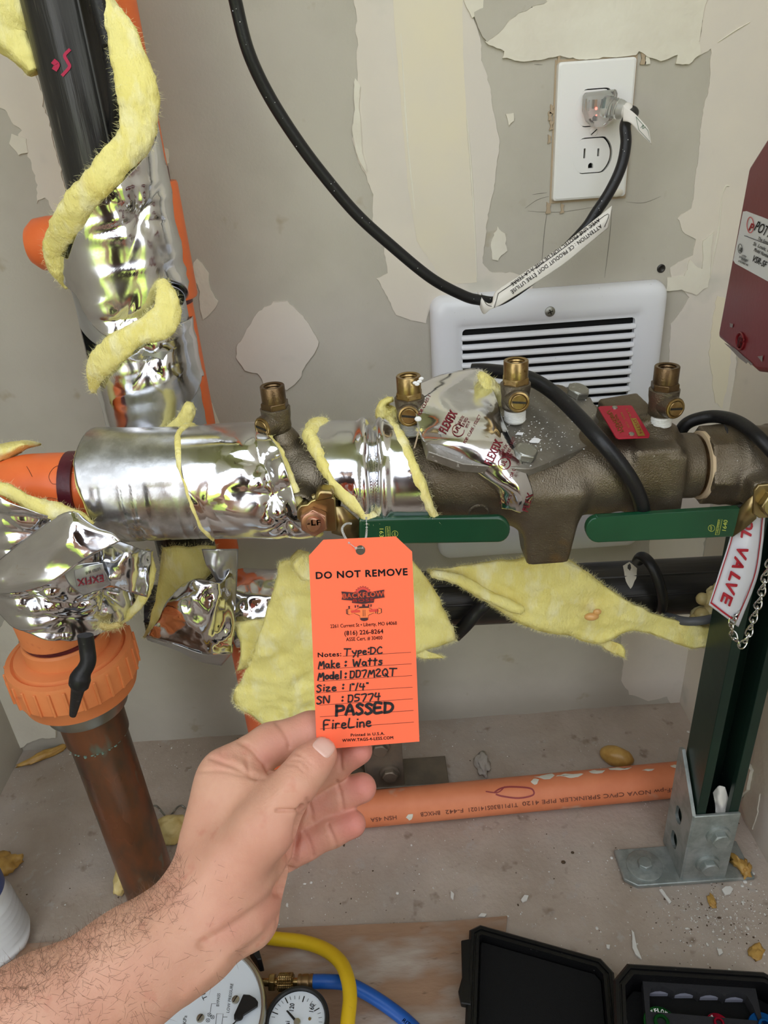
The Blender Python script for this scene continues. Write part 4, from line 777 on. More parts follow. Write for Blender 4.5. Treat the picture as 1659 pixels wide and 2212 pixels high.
ring(mb, c, 7, .8, fl_); text(mb, 'NSF', (1538, 1146), (1538, 1136), 4, fl_, .0)
stroke(mb, [(1545, 1155), (1553, 1155), (1560, 1122), (1552, 1122), (1545, 1155)], .8, fl_, sp=False); text(mb, 'Certified NSF/ANSI 61', (1551, 1153), (1556, 1124), 4.5, fl_)
mb.build('lever_print', M_yel, rv)
mb = MB(); text(mb, '1632', (820, 1142), (820, 1168), 9, fl_, .0); ring(mb, (853, 1153), 6.5, .8, fl_); text(mb, 'NSF', (851, 1149), (851, 1158), 4, fl_); stroke(mb, [(833, 1138), (842, 1137), (843, 1170), (834, 1171), (833, 1138)], .8, fl_, sp=False); text(mb, 'Certified NSF/ANSI 61', (836, 1139), (837, 1169), 4.5, fl_)
mb.build('lever_print', M_yel, lv)
# ---- test cocks
def testcock(label, base, top, boss, bright, sc=1.0, bd=(0, -1, .1)):
    b0 = atY(base[0], base[1], AY); h = atY(top[0], top[1], AY)[2] - b0[2]; t = thing('test_cock', label, 'test cock', b0, 'test cocks on the backflow valve'); k = h / .047
    zz = (0, 0, 1)
    MB().lathe(b0 + (0, 0, -.002), zz, [(0, .0072)] + [(.001 + i * .0011 + q * .00055, .0078 + .0005 * q) for i in range(7) for q in (0, 1)] + [(.010, .0076)], 28).build('thread_tape', M_tapew, t)
    MB().lathe(b0, zz, [(.008 * k, .0080), (.0095 * k, .0096), (.014 * k, .0106), (.019 * k, .0104), (.024 * k, .0112), (.029 * k, .0114), (.0295 * k, .0108)], 32).build('cock_body', M_brz, t, ang=50)
    m = M_brass if bright else M_brzr
    ring_ = [b0 + (math.cos(a) * .0108, math.sin(a) * .0108, .0292 * k) for a in np.arange(6) * math.pi / 3 + .4]; MB().prism(ring_, (0, 0, .005 * k)).build('hex_collar', m, t, bevel=.0006)
    sp = MB().lathe(b0, zz, [(.034 * k, .0092), (.0465 * k, .0092), (.047 * k, .0088), (.047 * k, .0072)] + [(.0465 * k - i * .0011, .0070 if i % 2 else .0064) for i in range(12)] + [(.031 * k, .0045), (.031 * k, .0005)], 32, caps=False).build('threaded_spout', m, t, ang=40)
    bd = nrm(np.array(bd)); bc = atY(boss[0], boss[1], AY - .012); ctr = b0 + (0, 0, .018 * k)
    p = ctr + bd * .004; q = bc; dd = nrm(q - ctr)
    L = .0165
    MB().lathe(ctr, bd, [(.004, .0095), (.010, .0088), (.0150, .0082), (.0150, .0078)], 30).build('stem_boss', M_brz, t)
    MB().lathe(ctr, bd, [(.0145, .0078), (.0162, .0076), (.0165, .0064), (.0160, .0058)], 30, caps=False).build('stem_ring', M_brass, t)
    st_ = MB().lathe(ctr, bd, [(.012, .0058), (.0164, .0057), (.0168, .0052), (.0168, .0003)], 26).build('stem_screw', M_brass, t)
    u = nrm(np.cross(bd, (0, 0, 1))); w = np.cross(u, bd); MB().box(ctr + bd * .0166, .0052, .0008, .0006, u + w * .12, w, bd).build('screw_slot', M_darkm, st_)
    return t
testcock('left-hand test cock standing alone before the plain wall, dull bronze', (605, 955), (580, 833), (566, 915), False, bd=(-.62, -.75, .0))
testcock('brass-topped test cock smeared with white beside the torn printed foil', (888, 932), (880, 811), (873, 897), True, bd=(-.12, -1, .1))
testcock('brass-topped test cock rising from the middle of the cover plate', (1112, 905), (1112, 778), (1112, 870), True, bd=(-.02, -1, .1))
testcock('dull bronze test cock on the boss behind the red nameplate', (1426, 918), (1443, 790), (1445, 880), False, bd=(.25, -1, .05))
b = MB()
for k, (x, y) in enumerate([(906, 824), (901, 830), (897, 827), (910, 818)]): b.sphere(atY(x, y, AY - .012), .0016, 8, 6, (1.2, .5, .8))
b.build('plaster_smear', M_white, dcv)
# ---- torn printed foil over the valve
tf = thing('foil_strip', 'torn silver foil strip with maroon printing draped over the valve body', 'foil strip', atY(1100, 1105, .48))
o, B = quadsheet([[(905, 828, .562), (960, 808, .575), (1032, 796, .580), (1044, 806, .576)],
           [(898, 880, .520), (950, 850, .535), (1040, 850, .545), (1068, 850, .545)],
           [(905, 935, .500), (970, 915, .500), (1045, 890, .518), (1085, 905, .520)],
           [(925, 960, .490), (985, 955, .482), (1060, 945, .490), (1108, 955, .497)],
           [(985, 998, .485), (1022, 996, .478), (1080, 985, .478), (1124, 990, .485)],
           [(1034, 1030, .487), (1070, 1040, .474), (1110, 1040, .472), (1142, 1035, .478)],
           [(1076, 1064, .486), (1100, 1070, .476), (1124, 1070, .472), (1150, 1060, .477)],
           [(1084, 1098, .488), (1104, 1100, .482), (1128, 1106, .480), (1152, 1080, .482)]], M_foil, 'foil_facing', tf, n=8, amp=.0022, s=21, sc=28)
# text lies on the sheet: look up depth from the sheet itself
Bx, By, Bz = proj(B.reshape(-1, 3))
def on_sheet(x, y, lift=.0009): i = np.argsort((Bx - x) ** 2 + (By - y) ** 2)[:4]; w = 1 / ((Bx[i] - x) ** 2 + (By[i] - y) ** 2 + 1); return at(x, y, float((Bz[i] * w).sum() / w.sum()) - lift)
for s_, a, c, h_ in [('FLEXFIX', (963, 937), (988, 893), 19), ('FLEXFIX', (1062, 1006), (1086, 955), 19), ('FLEX', (1140, 1106), (1152, 1068), 13)]: mb = MB(); text(mb, s_, a, c, h_, on_sheet, .03); mb.build('maroon_brand_print', M_red, tf)
mb = MB(); ring(mb, (990, 929), 13, 1.6, on_sheet); text(mb, 'UL', (987, 936), (996, 922), 10, on_sheet, .02); ring(mb, (1090, 1001), 13, 1.6, on_sheet); text(mb, 'UL', (1090, 1008), (1096, 996), 10, on_sheet, .02)
for s_, a, b_, h_ in [('FOR CLASS 1', (908, 898), (930, 856), 7), ('181B-FX', (994, 916), (1004, 900), 7), ('LISTED', (1002, 921), (1012, 904), 7), ('B51', (1010, 924), (1016, 912), 6), ('FOR CLASS 1 DUCT', (1006, 958), (1040, 898), 7), ('181B-FX', (1082, 984), (1098, 962), 7), ('LISTED', (1096, 990), (1106, 968), 7), ('B51', (1101, 995), (1108, 982), 6), ('1 DUCT', (1106, 964), (1114, 946), 7), ('FOR CL', (1106, 1034), (1116, 1010), 7), ('DUCT', (1097, 1092), (1106, 1070), 6), ('LISTED', (1084, 1088), (1090, 1064), 5)]:
    mb2 = MB(); text(mb2, s_, a, b_, h_, on_sheet, .01); mb2.build('small_print', M_red, tf)
mb.build('approval_mark', M_red, tf)
rope([(1036, 808, 8), (1052, 826, 16), (1072, 856, 18), (1086, 886, 12), (1088, 905, 5)], .556, .014, 91, None, tf, hair=700)
rope([(905, 925, 8), (925, 945, 10), (950, 960, 7), (985, 980, 6)], .505, .01, 92, None, tf, hair=300)
MB().tube([atY(904, 932, .49), atY(900, 950, .488), atY(895, 968, .487)], .0006, 6).build('dry_twig', M_chip, tf)
MB().sphere(on_sheet(903, 905), .0026, 8, 6, (1, .5, .8)).build('plaster_speck', M_white, tf)
# ---- the thick rubber cable across the plate, and the one at the right
o = MB().tube(spline([atY(1020, 800, .60), atY(1050, 800, .595), atY(1100, 806, .58), atY(1150, 820, .565), atY(1200, 852, .548), atY(1250, 900, .520), atY(1300, 955, .495), atY(1345, 1010, .486), atY(1376, 1062, .486), atY(1390, 1110, .492), atY(1394, 1150, .50)], 10), .0058, 18).build('heating_cable', M_rubber, None)
tag(o, 'thick black rubber cable arcing over the grey cover plate and down behind right lever', 'cable')
o = MB().tube(spline([atY(1462, 948, .56), atY(1480, 918, .56), atY(1510, 904, .558), atY(1550, 900, .55), atY(1595, 912, .53), atY(1640, 946, .505), atY(1690, 1000, .49)], 10), .0052, 18).build('heating_cable', M_rubber, None)
tag(o, 'black rubber cable humping over the right ball valve', 'cable')
# ================================================================== the orange tag
TZ = .42
M_tag = mat('fluorescent orange card', (255, 112, 76), .6, spec=.25, bump=.03, bs=600)
M_ink = mat('black ink', (22, 16, 18), .55); M_logor = mat('logo red', (214, 62, 48), .6); M_logod = mat('logo dark', (58, 20, 24), .6); M_logoo = mat('logo orange', (240, 120, 60), .6)
K4 = 4.097
def T(x, y, lift=.0003): return at(640 + x / K4, 1100 + y / K4, TZ - lift)
tg = thing('hang_tag', 'bright orange cardboard inspection tag held between thumb and fingers', 'tag', T(600, 2100))
out = [(112, 410), (240, 270), (880, 240), (1025, 375), (1090, 2055), (182, 2128)]; hole = [(568 + 43 * math.cos(a), 362 + 43 * math.sin(a)) for a in np.linspace(0, 2 * math.pi, 33)[:-1]]
bm = bmesh.new(); vo = [bm.verts.new(T(x, y, 0)) for x, y in out]; vh = [bm.verts.new(T(x, y, 0)) for x, y in hole]
ed = [bm.edges.new((l[i], l[(i + 1) % len(l)])) for l in (vo, vh) for i in range(len(l))]; bmesh.ops.triangle_fill(bm, use_beauty=True, use_dissolve=False, edges=ed)
b = MB(); bm.verts.ensure_lookup_table(); ix = {v: i for i, v in enumerate(bm.verts)}; b.add([v.co[:] for v in bm.verts], [tuple(ix[v] for v in f.verts) for f in bm.faces]); bm.free()
card = b.build('card', M_tag, tg, smooth=False, solid=.0003, off=0)
L2 = lambda x, y: T(x, y, .00035); L3 = lambda x, y: T(x, y, .00055); L4 = lambda x, y: T(x, y, .0007)
def pt(name, m, *a, **k):
    mb = MB(); text(mb, *a, **k); return mb.build(name, m, tg, smooth=False, recalc=False)
pt('printed_line', M_ink, 'DO NOT REMOVE', (176, 616), (984, 582), 62, L2, bold=.042, spc=1.0)
pt('printed_line', M_ink, '2261 Current St \u2022 Liberty, MO 64068', (303, 1052), (890, 1022), 33, L2, bold=.009)
pt('printed_line', M_ink, '(816) 226-8264', (428, 1116), (770, 1098), 40, L2, bold=.022)
pt('printed_line', M_ink, 'ASSE Cert. # 30400', (442, 1168), (762, 1152), 34, L2, bold=.009)
pt('printed_line', M_ink, 'Notes:', (192, 1310), (398, 1300), 42, L2, bold=.032, spc=1.0)
pt('printed_line', M_ink, 'Printed in U.S.A.', (484, 2012), (782, 1996), 26, L2, bold=.03, spc=1.0)
pt('printed_line', M_ink, 'WWW.TAGS-4-LESS.COM', (408, 2060), (858, 2034), 27, L2, bold=.03, spc=1.0)
mb = MB()
for (x0, y0, x1, y1) in [(412, 1302, 1014, 1266), (196, 1418, 1020, 1368), (200, 1524, 1024, 1472), (176, 1628, 1028, 1575), (206, 1734, 1032, 1678), (210, 1838, 1036, 1781), (212, 1944, 1040, 1884)]: stroke(mb, [(x0, y0), (x1, y1)], 3.2, L2, sp=False)
mb.build('ruled_lines', M_ink, tg, recalc=False)
# handwriting, letter strokes in a box of height 1 (y down), width given
HW = {'T': [[(0, 0), (.7, .0)], [(.32, .02), (.26, 1)]], 'y': [[(0, .42), (.12, .72), (.34, .7)], [(.42, .36), (.34, .8), (.1, 1.3)]], 'p': [[(.05, .42), (0, 1.3)], [(.03, .5), (.3, .38), (.34, .66), (.05, .84)]],
      'e': [[(.04, .68), (.34, .6), (.3, .42), (.1, .46), (.04, .8), (.2, .96), (.4, .86)]], ':': [[(.08, .2), (.1, .24)], [(.06, .74), (.08, .78)]], 'D': [[(.06, .02), (.02, .98)], [(0, .04), (.4, .1), (.54, .45), (.36, .86), (.0, .98)]],
      'C': [[(.5, .14), (.32, .02), (.06, .4), (.1, .86), (.34, .96), (.54, .84)]], 'M': [[(0, 1), (.18, .06), (.3, .6), (.56, .02), (.62, 1)]], 'a': [[(.36, .5), (.12, .46), (.02, .76), (.16, .96), (.34, .8), (.38, .48), (.38, .84), (.46, .96)]],
      'k': [[(.06, 0), (.04, 1)], [(.36, .4), (.06, .66), (.38, .98)]], 'W': [[(0, .04), (.12, .94), (.36, .3), (.5, .94), (.74, .0)]], 't': [[(.18, .04), (.14, .94)], [(0, .36), (.36, .3)]], 'S': [[(.42, .12), (.22, 0), (.04, .2), (.3, .5), (.38, .8), (.14, 1), (.0, .88)]],
      's': [[(.34, .44), (.12, .44), (.1, .6), (.32, .74), (.24, .96), (.0, .94)]], 'o': [[(.2, .44), (.02, .66), (.14, .94), (.34, .8), (.34, .54), (.18, .44)]], 'd': [[(.34, .5), (.08, .5), (.04, .86), (.3, .86), (.36, .5)], [(.38, 0), (.38, .96)]], 'l': [[(.1, 0), (.08, .98)]],
      '0': [[(.06, .02), (.02, .96)], [(.02, .06), (.36, .06), (.42, .5), (.3, .9), (.02, .96)]], '7': [[(0, .1), (.44, .04), (.16, 1)]], '2': [[(.02, .2), (.22, .0), (.4, .2), (.04, .94), (.46, .96)]], 'Q': [[(.26, 0), (.02, .36), (.1, .86), (.36, .92), (.52, .5), (.4, .06), (.24, 0)], [(.3, .66), (.56, 1.08)]],
      'i': [[(.1, .42), (.08, .96)], [(.12, .1), (.13, .14)]], 'z': [[(.02, .46), (.34, .42), (.02, .96), (.4, .94)]], '1': [[(.1, .02), (.06, 1)]], 'h': [[(.0, 0), (.04, .2)], [(.14, 0), (.16, .18)]], '/': [[(.2, -.06), (.0, 1.02)]], '4': [[(.1, .0), (.02, .5), (.46, .46)], [(.36, .04), (.3, 1)]],
      '"': [[(.04, 0), (.03, .14)], [(.16, 0), (.15, .14)]], 'N': [[(.02, 1), (.06, .06), (.46, .94), (.52, 0)]], '5': [[(.44, .02), (.1, .04), (.06, .42), (.36, .5), (.34, .86), (0, .96)]], 'P': [[(.04, .0), (.02, 1)], [(.0, .06), (.42, .06), (.46, .4), (.04, .56)]],
      'A': [[(.0, 1), (.28, 0), (.52, .98)], [(.1, .64), (.44, .6)]], 'E': [[(.46, .04), (.06, .04), (.02, .96), (.48, .92)], [(.04, .5), (.38, .46)]], 'F': [[(.5, .0), (.04, .06), (.02, 1.02)], [(.04, .5), (.36, .44)]], 'r': [[(.04, .44), (.04, .96)], [(.05, .62), (.16, .44), (.34, .46)]],
      'L': [[(.12, .0), (.04, .94), (.5, .9)]], 'n': [[(.02, .46), (.02, .96)], [(.02, .6), (.2, .44), (.34, .56), (.36, .96)]], '\u00bd': []}
def hand_write(txt, x, y, xe, h, w, slope=-.06, name='handwritten_line'):
    adv = []; 
    for c in txt: adv.append(.45 if c == ' ' else (max([p[0] for s in HW[c] for p in s]) + .16))
    k = (xe - x) / (sum(adv) - .16); cx = x; mb = MB()
    for i, (c, a_) in enumerate(zip(txt, adv)):
        if c != ' ':
            for s in HW[c]:
                P = [(cx + p[0] * k + math.sin(i * 3.1) * 1.5, y + (cx - x) * slope - h + p[1] * h + math.cos(i * 2.3) * 2) for p in s]; stroke(mb, P, w * (1.35 if c == ':' else 1), L3, n=6)
        cx += a_ * k
    return mb.build(name, M_ink, tg, recalc=False)
hand_write('Type:DC', 424, 1296, 760, 62, 12, -.06); hand_write('Make', 196, 1410, 384, 66, 13); hand_write(':', 428, 1396, 440, 60, 15); hand_write('Watts', 504, 1392, 758, 66, 14)
hand_write('Model', 192, 1512, 396, 66, 15); hand_write(':', 426, 1500, 440, 60, 15); hand_write('007M2QT', 476, 1494, 890, 64, 13)
hand_write('Size', 182, 1616, 352, 62, 13); hand_write(':', 404, 1596, 418, 56, 14); hand_write('1h/4"', 470, 1604, 636, 58, 12)
hand_write('SN', 182, 1722, 292, 66, 14); hand_write(':', 400, 1706, 412, 58, 14); hand_write('05774', 458, 1706, 742, 64, 13)
hand_write('PASSED', 352, 1826, 854, 90, 25); hand_write('FireLine', 242, 1950, 660, 84, 14)
# logo: gear, banner, lettering, little valve
def flat(name, m, poly, fn=L2, par=None): b = MB(); P = [fn(x, y) for x, y in poly]; b.add(P, [tuple(range(len(P)))]); return b.build(name, m, par or tg, smooth=False, tri=True, recalc=False)
gc = (590, 756); gear = []
for k in range(20):
    a = 2 * math.pi * k / 20
    for da, r_ in ((-.10, 66), (-.07, 76), (.07, 76), (.10, 66)): gear.append((gc[0] + r_ * math.cos(a + da), gc[1] + r_ * math.sin(a + da)))
lg = flat('logo_gear', M_logod, gear); flat('logo_gear_face', M_logor, [(gc[0] + (q[0] - gc[0]) * .94, gc[1] + (q[1] - gc[1]) * .94) for q in gear], L3); flat('logo_gear_core', M_logod, [(gc[0] + 48 * math.cos(a), gc[1] + 44 * math.sin(a)) for a in np.linspace(0, 6.28, 24)[:-1]], L4)
L5 = lambda x, y: T(x, y, .0009); L6 = lambda x, y: T(x, y, .0011); L7 = lambda x, y: T(x, y, .0013)
flat('logo_banner', M_logod, [(398, 728), (516, 738), (590, 742), (664, 732), (780, 712), (770, 742), (782, 780), (690, 792), (686, 826), (588, 838), (492, 828), (498, 808), (400, 800), (412, 768)], L5)
def lt(m, *a, **k): mb = MB(); text(mb, *a, **k); return mb.build('logo_lettering', m, tg, smooth=False, recalc=False)
lt(M_tag, 'BACKFLOW', (416, 790), (772, 768), 44, L6, bold=.04, spc=1.0); lt(M_logor, 'BOSS', (504, 822), (684, 812), 26, L6, bold=.04, spc=1.0)
V_ = [('vb', [(440, 886), (470, 880), (520, 892), (556, 872), (640, 870), (690, 892), (730, 874), (756, 880), (758, 916), (730, 928), (690, 918), (640, 940), (636, 978), (600, 988), (566, 978), (560, 944), (510, 922), (470, 936), (442, 926)])]
flat('logo_valve_shadow', M_logod, V_[0][1], L2)
c0 = np.array([600, 905]); flat('logo_valve', M_logoo, [tuple(c0 + (np.array(q) - c0) * (.955, .90)) for q in V_[0][1]], L3)
for q in [[(480, 896), (562, 890), (566, 912), (488, 918)], [(640, 888), (726, 882), (730, 906), (650, 912)]]: flat('logo_lever', M_logor, q, L4)
for q in [[(556, 862), (640, 858), (642, 872), (556, 874)], [(584, 842), (608, 842), (610, 860), (582, 860)], [(460, 858), (476, 856), (472, 884), (464, 884)], [(516, 850), (528, 850), (526, 872), (518, 872)], [(538, 848), (550, 848), (548, 868), (540, 868)], [(634, 842), (646, 842), (644, 864), (636, 864)], [(656, 842), (668, 842), (664, 866), (658, 866)], [(568, 962), (634, 960), (628, 984), (600, 990), (574, 984)], [(452, 884), (458, 884), (458, 930), (452, 930)], [(700, 890), (706, 890), (706, 922), (700, 922)], [(716, 884), (722, 884), (722, 926), (716, 926)], [(590, 890), (594, 890), (594, 950), (590, 950)], [(606, 890), (610, 890), (610, 950), (606, 950)]]: flat('logo_detail', M_logod, q, L4)
# bead chain
M_bead = mat('clear plastic bead', (235, 235, 232), .12, tr=.6, ior=1.45, spec=.6)
bc = thing('bead_chain', 'clear plastic bead chain looped through the tag hole and round the lever', 'chain', at(780, 1190, TZ))
def chain(path, n, r, last=None):
    P = spline(path, 14); L = np.r_[0, np.cumsum(np.linalg.norm(np.diff(P, axis=0), axis=1))]; t = np.linspace(0, L[-1], n); Q = np.stack([np.interp(t, L, P[:, i]) for i in range(3)], 1)
    for q in Q: MB().sphere(q, r, 10, 7).build('bead', M_bead, bc)
    MB().tube(Q, r * .28, 6).build('link_cord', M_bead, bc)
chain([at(784, 1184, TZ + .002), at(774, 1186, TZ - .0015), at(762, 1180, TZ - .002), at(750, 1168, TZ + .004), at(742, 1154, TZ + .03), at(739, 1143, TZ + .05), at(743, 1135, TZ + .07), at(750, 1131, TZ + .085), at(758, 1131, TZ + .10)], 20, .00085)
chain([at(791, 1119, .534), at(792, 1130, .530), at(792, 1145, .515), at(791, 1158, .49), at(788, 1172, .45), at(784, 1184, TZ + .002)], 17, .00085)
# ================================================================== the photographer: left hand holding the tag
DZ = TZ - .40
hp = lambda x, y, z: at(x, y, z + DZ)
def hr(r, z, x=830, y=1106): return r * (z + DZ) / FPX / (1 + ((x - 830) ** 2 + (y - 1106) ** 2) / FPX ** 2) ** .5
view = nrm(at(560, 1850, .4) - CAM)
lo = np.min([hp(-60, 2300, .33), hp(-60, 1900, .44), hp(860, 2300, .33), hp(-60, 2300, .40)], axis=0); 
G = SDF((0, 0, 0), (.01, .01, .01), .00105)
CON = []
def hc_(a, b, ra, rb, k=.010, flat=None, sub=False): CON.append((hp(*a), hp(*b), hr(ra, a[2], a[0], a[1]), hr(rb, b[2], b[0], b[1]), k, flat, sub))
fz = (view, .62)
# forearm and wrist
hc_((-330, 2410, .318), (75, 2216, .330), 205, 166, .012, (view, .85)); hc_((75, 2216, .330), (286, 2092, .348), 166, 142, .012, (view, .82)); hc_((286, 2092, .348), (405, 2010, .362), 142, 122, .012, (view, .75))
hc_((405, 2010, .362), (476, 1912, .374), 122, 118, .012, (view, .66)); hc_((476, 1912, .376), (500, 1800, .388), 118, 112, .010, (view, .54)); hc_((500, 1800, .390), (506, 1722, .397), 112, 92, .008, (view, .5))
# heel, little finger edge
hc_((556, 1882, .398), (542, 1975, .386), 74, 66, .010); hc_((522, 1992, .380), (395, 2070, .358), 68, 74, .012, (view, .8))
# knuckle corner and index
hc_((480, 1678, .402), (470, 1740, .401), 46, 54, .010); hc_((484, 1666, .403), (585, 1608, .412), 48, 46, .008); hc_((585, 1608, .412), (672, 1580, .415), 46, 43.5, .004); hc_((672, 1580, .415), (748, 1566, .414), 42, 33, .004)
# middle
hc_((520, 1740, .420), (650, 1688, .428), 52, 44, .008); hc_((650, 1688, .428), (722, 1650, .424), 43, 38, .004); hc_((722, 1650, .424), (776, 1622, .4135), 37, 31, .004)
# ring
hc_((560, 1800, .418), (672, 1742, .431), 46, 42, .004); hc_((672, 1742, .431), (736, 1716, .430), 41, 38, .003); hc_((736, 1716, .430), (781, 1702, .427), 38, 34, .003)
# little
hc_((560, 1870, .408), (660, 1820, .425), 46, 41, .004); hc_((660, 1820, .425), (716, 1795, .425), 40, 36.5, .003); hc_((716, 1795, .425), (761, 1780, .423), 36.5, 31.5, .003)
# thumb
hc_((478, 1900, .372), (568, 1790, .370), 80, 72, .012); hc_((568, 1790, .370), (640, 1692, .374), 70, 49, .006); hc_((640, 1692, .374), (668, 1655, .381), 48, 46, .004); hc_((668, 1655, .381), (690, 1632, .3855), 46, 40.5, .004)
# web between thumb and index
hc_((520, 1720, .394), (580, 1705, .386), 58, 38, .012); hc_((478, 1712, .398), (520, 1690, .396), 44, 40, .010)
A = np.array([c[0] for c in CON] + [c[1] for c in CON]); R_ = np.array([c[2] for c in CON] + [c[3] for c in CON])
lo = (A - R_[:, None]).min(0) - .006; hi = (A + R_[:, None]).max(0) + .006; lo[0] = max(lo[0], hp(-140, 2240, .33)[0])
G = SDF(lo, hi, .00095)
for a, b_, ra, rb, k, fl_a, sub in CON: G.cone(a, b_, ra, rb, k, sub, fl_a)
V, Q = G.mesh()
# smooth a little
def adj_smooth(V, Q, it=2, f=.5):
    e = np.vstack([Q[:, [0, 1]], Q[:, [1, 2]], Q[:, [2, 3]], Q[:, [3, 0]]]); e = np.vstack([e, e[:, ::-1]])
    for _ in range(it):
        acc = np.stack([np.bincount(e[:, 0], V[e[:, 1], i], len(V)) for i in range(3)], 1); c = np.bincount(e[:, 0], minlength=len(V)); V = V * (1 - f) + acc / c[:, None] * f
    return V
V = adj_smooth(V, Q, 2)
def vnorm(V, Q):
    n = np.cross(V[Q[:, 2]] - V[Q[:, 0]], V[Q[:, 3]] - V[Q[:, 1]]); N_ = np.zeros_like(V)
    for c in range(4): N_ += np.stack([np.bincount(Q[:, c], n[:, i], len(V)) for i in range(3)], 1)
    return N_ / np.maximum(1e-12, np.linalg.norm(N_, axis=1))[:, None]
N_ = vnorm(V, Q); X_, Y_, Z_ = proj(V); front = ((V - CAM) * N_).sum(1) < 0
def seg_d(pts):
    P = spline([np.array([x, y, 0.]) for x, y in pts], 5)[:, :2]; d = np.full(len(V), 1e9)
    for a, b_ in zip(P[:-1], P[1:]):
        ab = b_ - a; t = np.clip(((X_ - a[0]) * ab[0] + (Y_ - a[1]) * ab[1]) / (ab @ ab), 0, 1); d = np.minimum(d, np.hypot(X_ - a[0] - t * ab[0], Y_ - a[1] - t * ab[1]))
    return d
disp = np.zeros(len(V))
for pts, w, dp in [([(518, 1603), (542, 1617), (560, 1636), (574, 1652), (580, 1668)], 6, .0011), ([(597, 1560), (611, 1577), (622, 1597), (625, 1614)], 5, .0008), ([(604, 1560), (617, 1576), (628, 1594)], 4, .0004),
                   ([(456, 1637), (501, 1653), (530, 1668), (553, 1680)], 6, .0009), ([(535, 1642), (536, 1660), (545, 1672)], 6, .0008), ([(430, 1666), (480, 1664), (530, 1676), (570, 1682)], 6, .0005), ([(640, 1627), (658, 1636), (672, 1650)], 4, .0005), ([(632, 1642), (650, 1642), (666, 1656)], 4, .0005), ([(622, 1652), (640, 1652), (656, 1666)], 4, .0003),
                   ([(598, 1750), (626, 1751), (652, 1752)], 4, .0013), ([(727, 1688), (736, 1718), (740, 1748)], 4.5, .0008), ([(664, 1727), (672, 1749), (675, 1772)], 4.5, .0008), ([(708, 1782), (718, 1805), (728, 1830)], 4.5, .0008), ([(656, 1796), (669, 1821), (677, 1850)], 5, .0009),
                   ([(733, 1612), (735, 1640), (736, 1664)], 4.5, .0006), ([(608, 1915), (586, 1945), (557, 1968), (485, 2015), (440, 2040)], 16, .0014), ([(600, 1985), (560, 2030), (500, 2070)], 14, .0008), ([(636, 1862), (616, 1902), (606, 1930)], 9, .0024), ([(654, 1745), (644, 1790), (638, 1850)], 7, .0022), ([(480, 1630), (470, 1600)], 5, .0002)]:
    disp -= np.exp(-(seg_d(pts) / (w * .85)) ** 2) * dp * 1.5
for pts, w, dp in [([(560, 2010), (480, 2080), (400, 2150)], 16, .0015), ([(390, 1920), (330, 2010), (250, 2080)], 18, .0010), ([(504, 1640), (520, 1650), (530, 1660)], 9, .0008), ([(600, 1720), (625, 1690)], 16, .0008), ([(470, 1830), (440, 1900)], 20, .0006), ([(560, 1630), (570, 1645)], 8, .0005)]:
    disp += np.exp(-(seg_d(pts) / w) ** 2) * dp
V = V + N_ * (disp * front)[:, None] + N_ * (fbm(V, 60, 5, 2) * .00035)[:, None]
# bend lines left in finer detail by the skin bump. Rest of the arm, coarse, runs on to the elbow and shoulder
el = np.array([-.345, .045, .36]); sh = np.array([-.20, -.33, .80]); fa = hp(70, 2245, .330)
C = SDF((-.55, -.62, .0), (.50, .36, 1.30), .0075)
C.cone(fa, el, hr(168, .33, 70, 2245) * .97, .045, .02, flat=(view, .9)); C.cone(el, sh, .047, .055, .02)
C.cone((0, -.40, .93), (0, -.36, 1.02), .055, .052, .03); C.cone((0, -.36, 1.08), (0, -.35, 1.16), .074, .088, .03); C.cone((0, -.30, 1.06), (0, -.285, 1.09), .04, .045, .03); C.cone((0, -.268, 1.10), (0, -.255, 1.085), .010, .014, .012)
for sx in (-1, 1): C.cone((sx * .088, -.36, 1.11), (sx * .090, -.365, 1.085), .012, .010, .006)
relb = np.array([.26, -.16, .42]); C.cone((.20, -.33, .80), relb, .055, .045, .02); rw = np.array([.20, -.02, .32]); C.cone(relb, rw, .043, .028, .02); C.cone(rw, rw + (-.02, .07, -.035), .032, .034, .02, flat=((0, .4, .9), .6))
for k in range(4): q = rw + (-.045 + k * .021, .10, -.05); C.cone(q, q + (.0, .035, -.03), .0095, .009, .004); C.cone(q + (.0, .035, -.03), q + (0, .04, -.055), .009, .0075, .004)
C.cone(rw + (-.045, .05, -.03), rw + (-.065, .085, -.055), .012, .010, .006)
V2, Q2 = C.mesh(); V2 = adj_smooth(V2, Q2, 2)
# drop coarse cells that lie over the fine hand mesh
keep = V2[Q2].mean(1); inside = (keep[:, 0] > lo[0] + .012) & (keep[:, 1] > .06) & (keep[:, 2] > .30) & (keep[:, 0] < .15); Q2 = Q2[~inside]
b = MB(); b.v = [V, V2]; b.n = len(V) + len(V2); b.f = Q.tolist() + (Q2 + len(V)).tolist()
M_skin = mat('skin', (212, 164, 138), .5, spec=.4, c2=(200, 146, 122), cs=26, cmix=(.35, .7), bump=.6, bs=600, bdet=5, bd=.0005, sss=.12, spots=[((196, 132, 110), 60, .62, .78)])
nt_ = M_skin.node_tree; at_ = nt_.nodes.new('ShaderNodeAttribute'); at_.attribute_name = 'pink'; mx = nt_.nodes.new('ShaderNodeMix'); mx.data_type = 'RGBA'; mx.inputs[7].default_value = lin((206, 130, 118))
p_ = nt_.nodes['Principled BSDF']; src = p_.inputs['Base Color'].links[0].from_socket; nt_.links.new(src, mx.inputs[6]); nt_.links.new(at_.outputs['Fac'], mx.inputs[0]); nt_.links.new(mx.outputs[2], p_.inputs['Base Color'])
person = b.build('person', M_skin, None, ang=180, recalc=False); tag(person, 'bare hairy left forearm and hand holding up the orange tag', 'person')
pk = np.zeros(len(V) + len(V2), np.float32); X_, Y_, Z_ = proj(V)
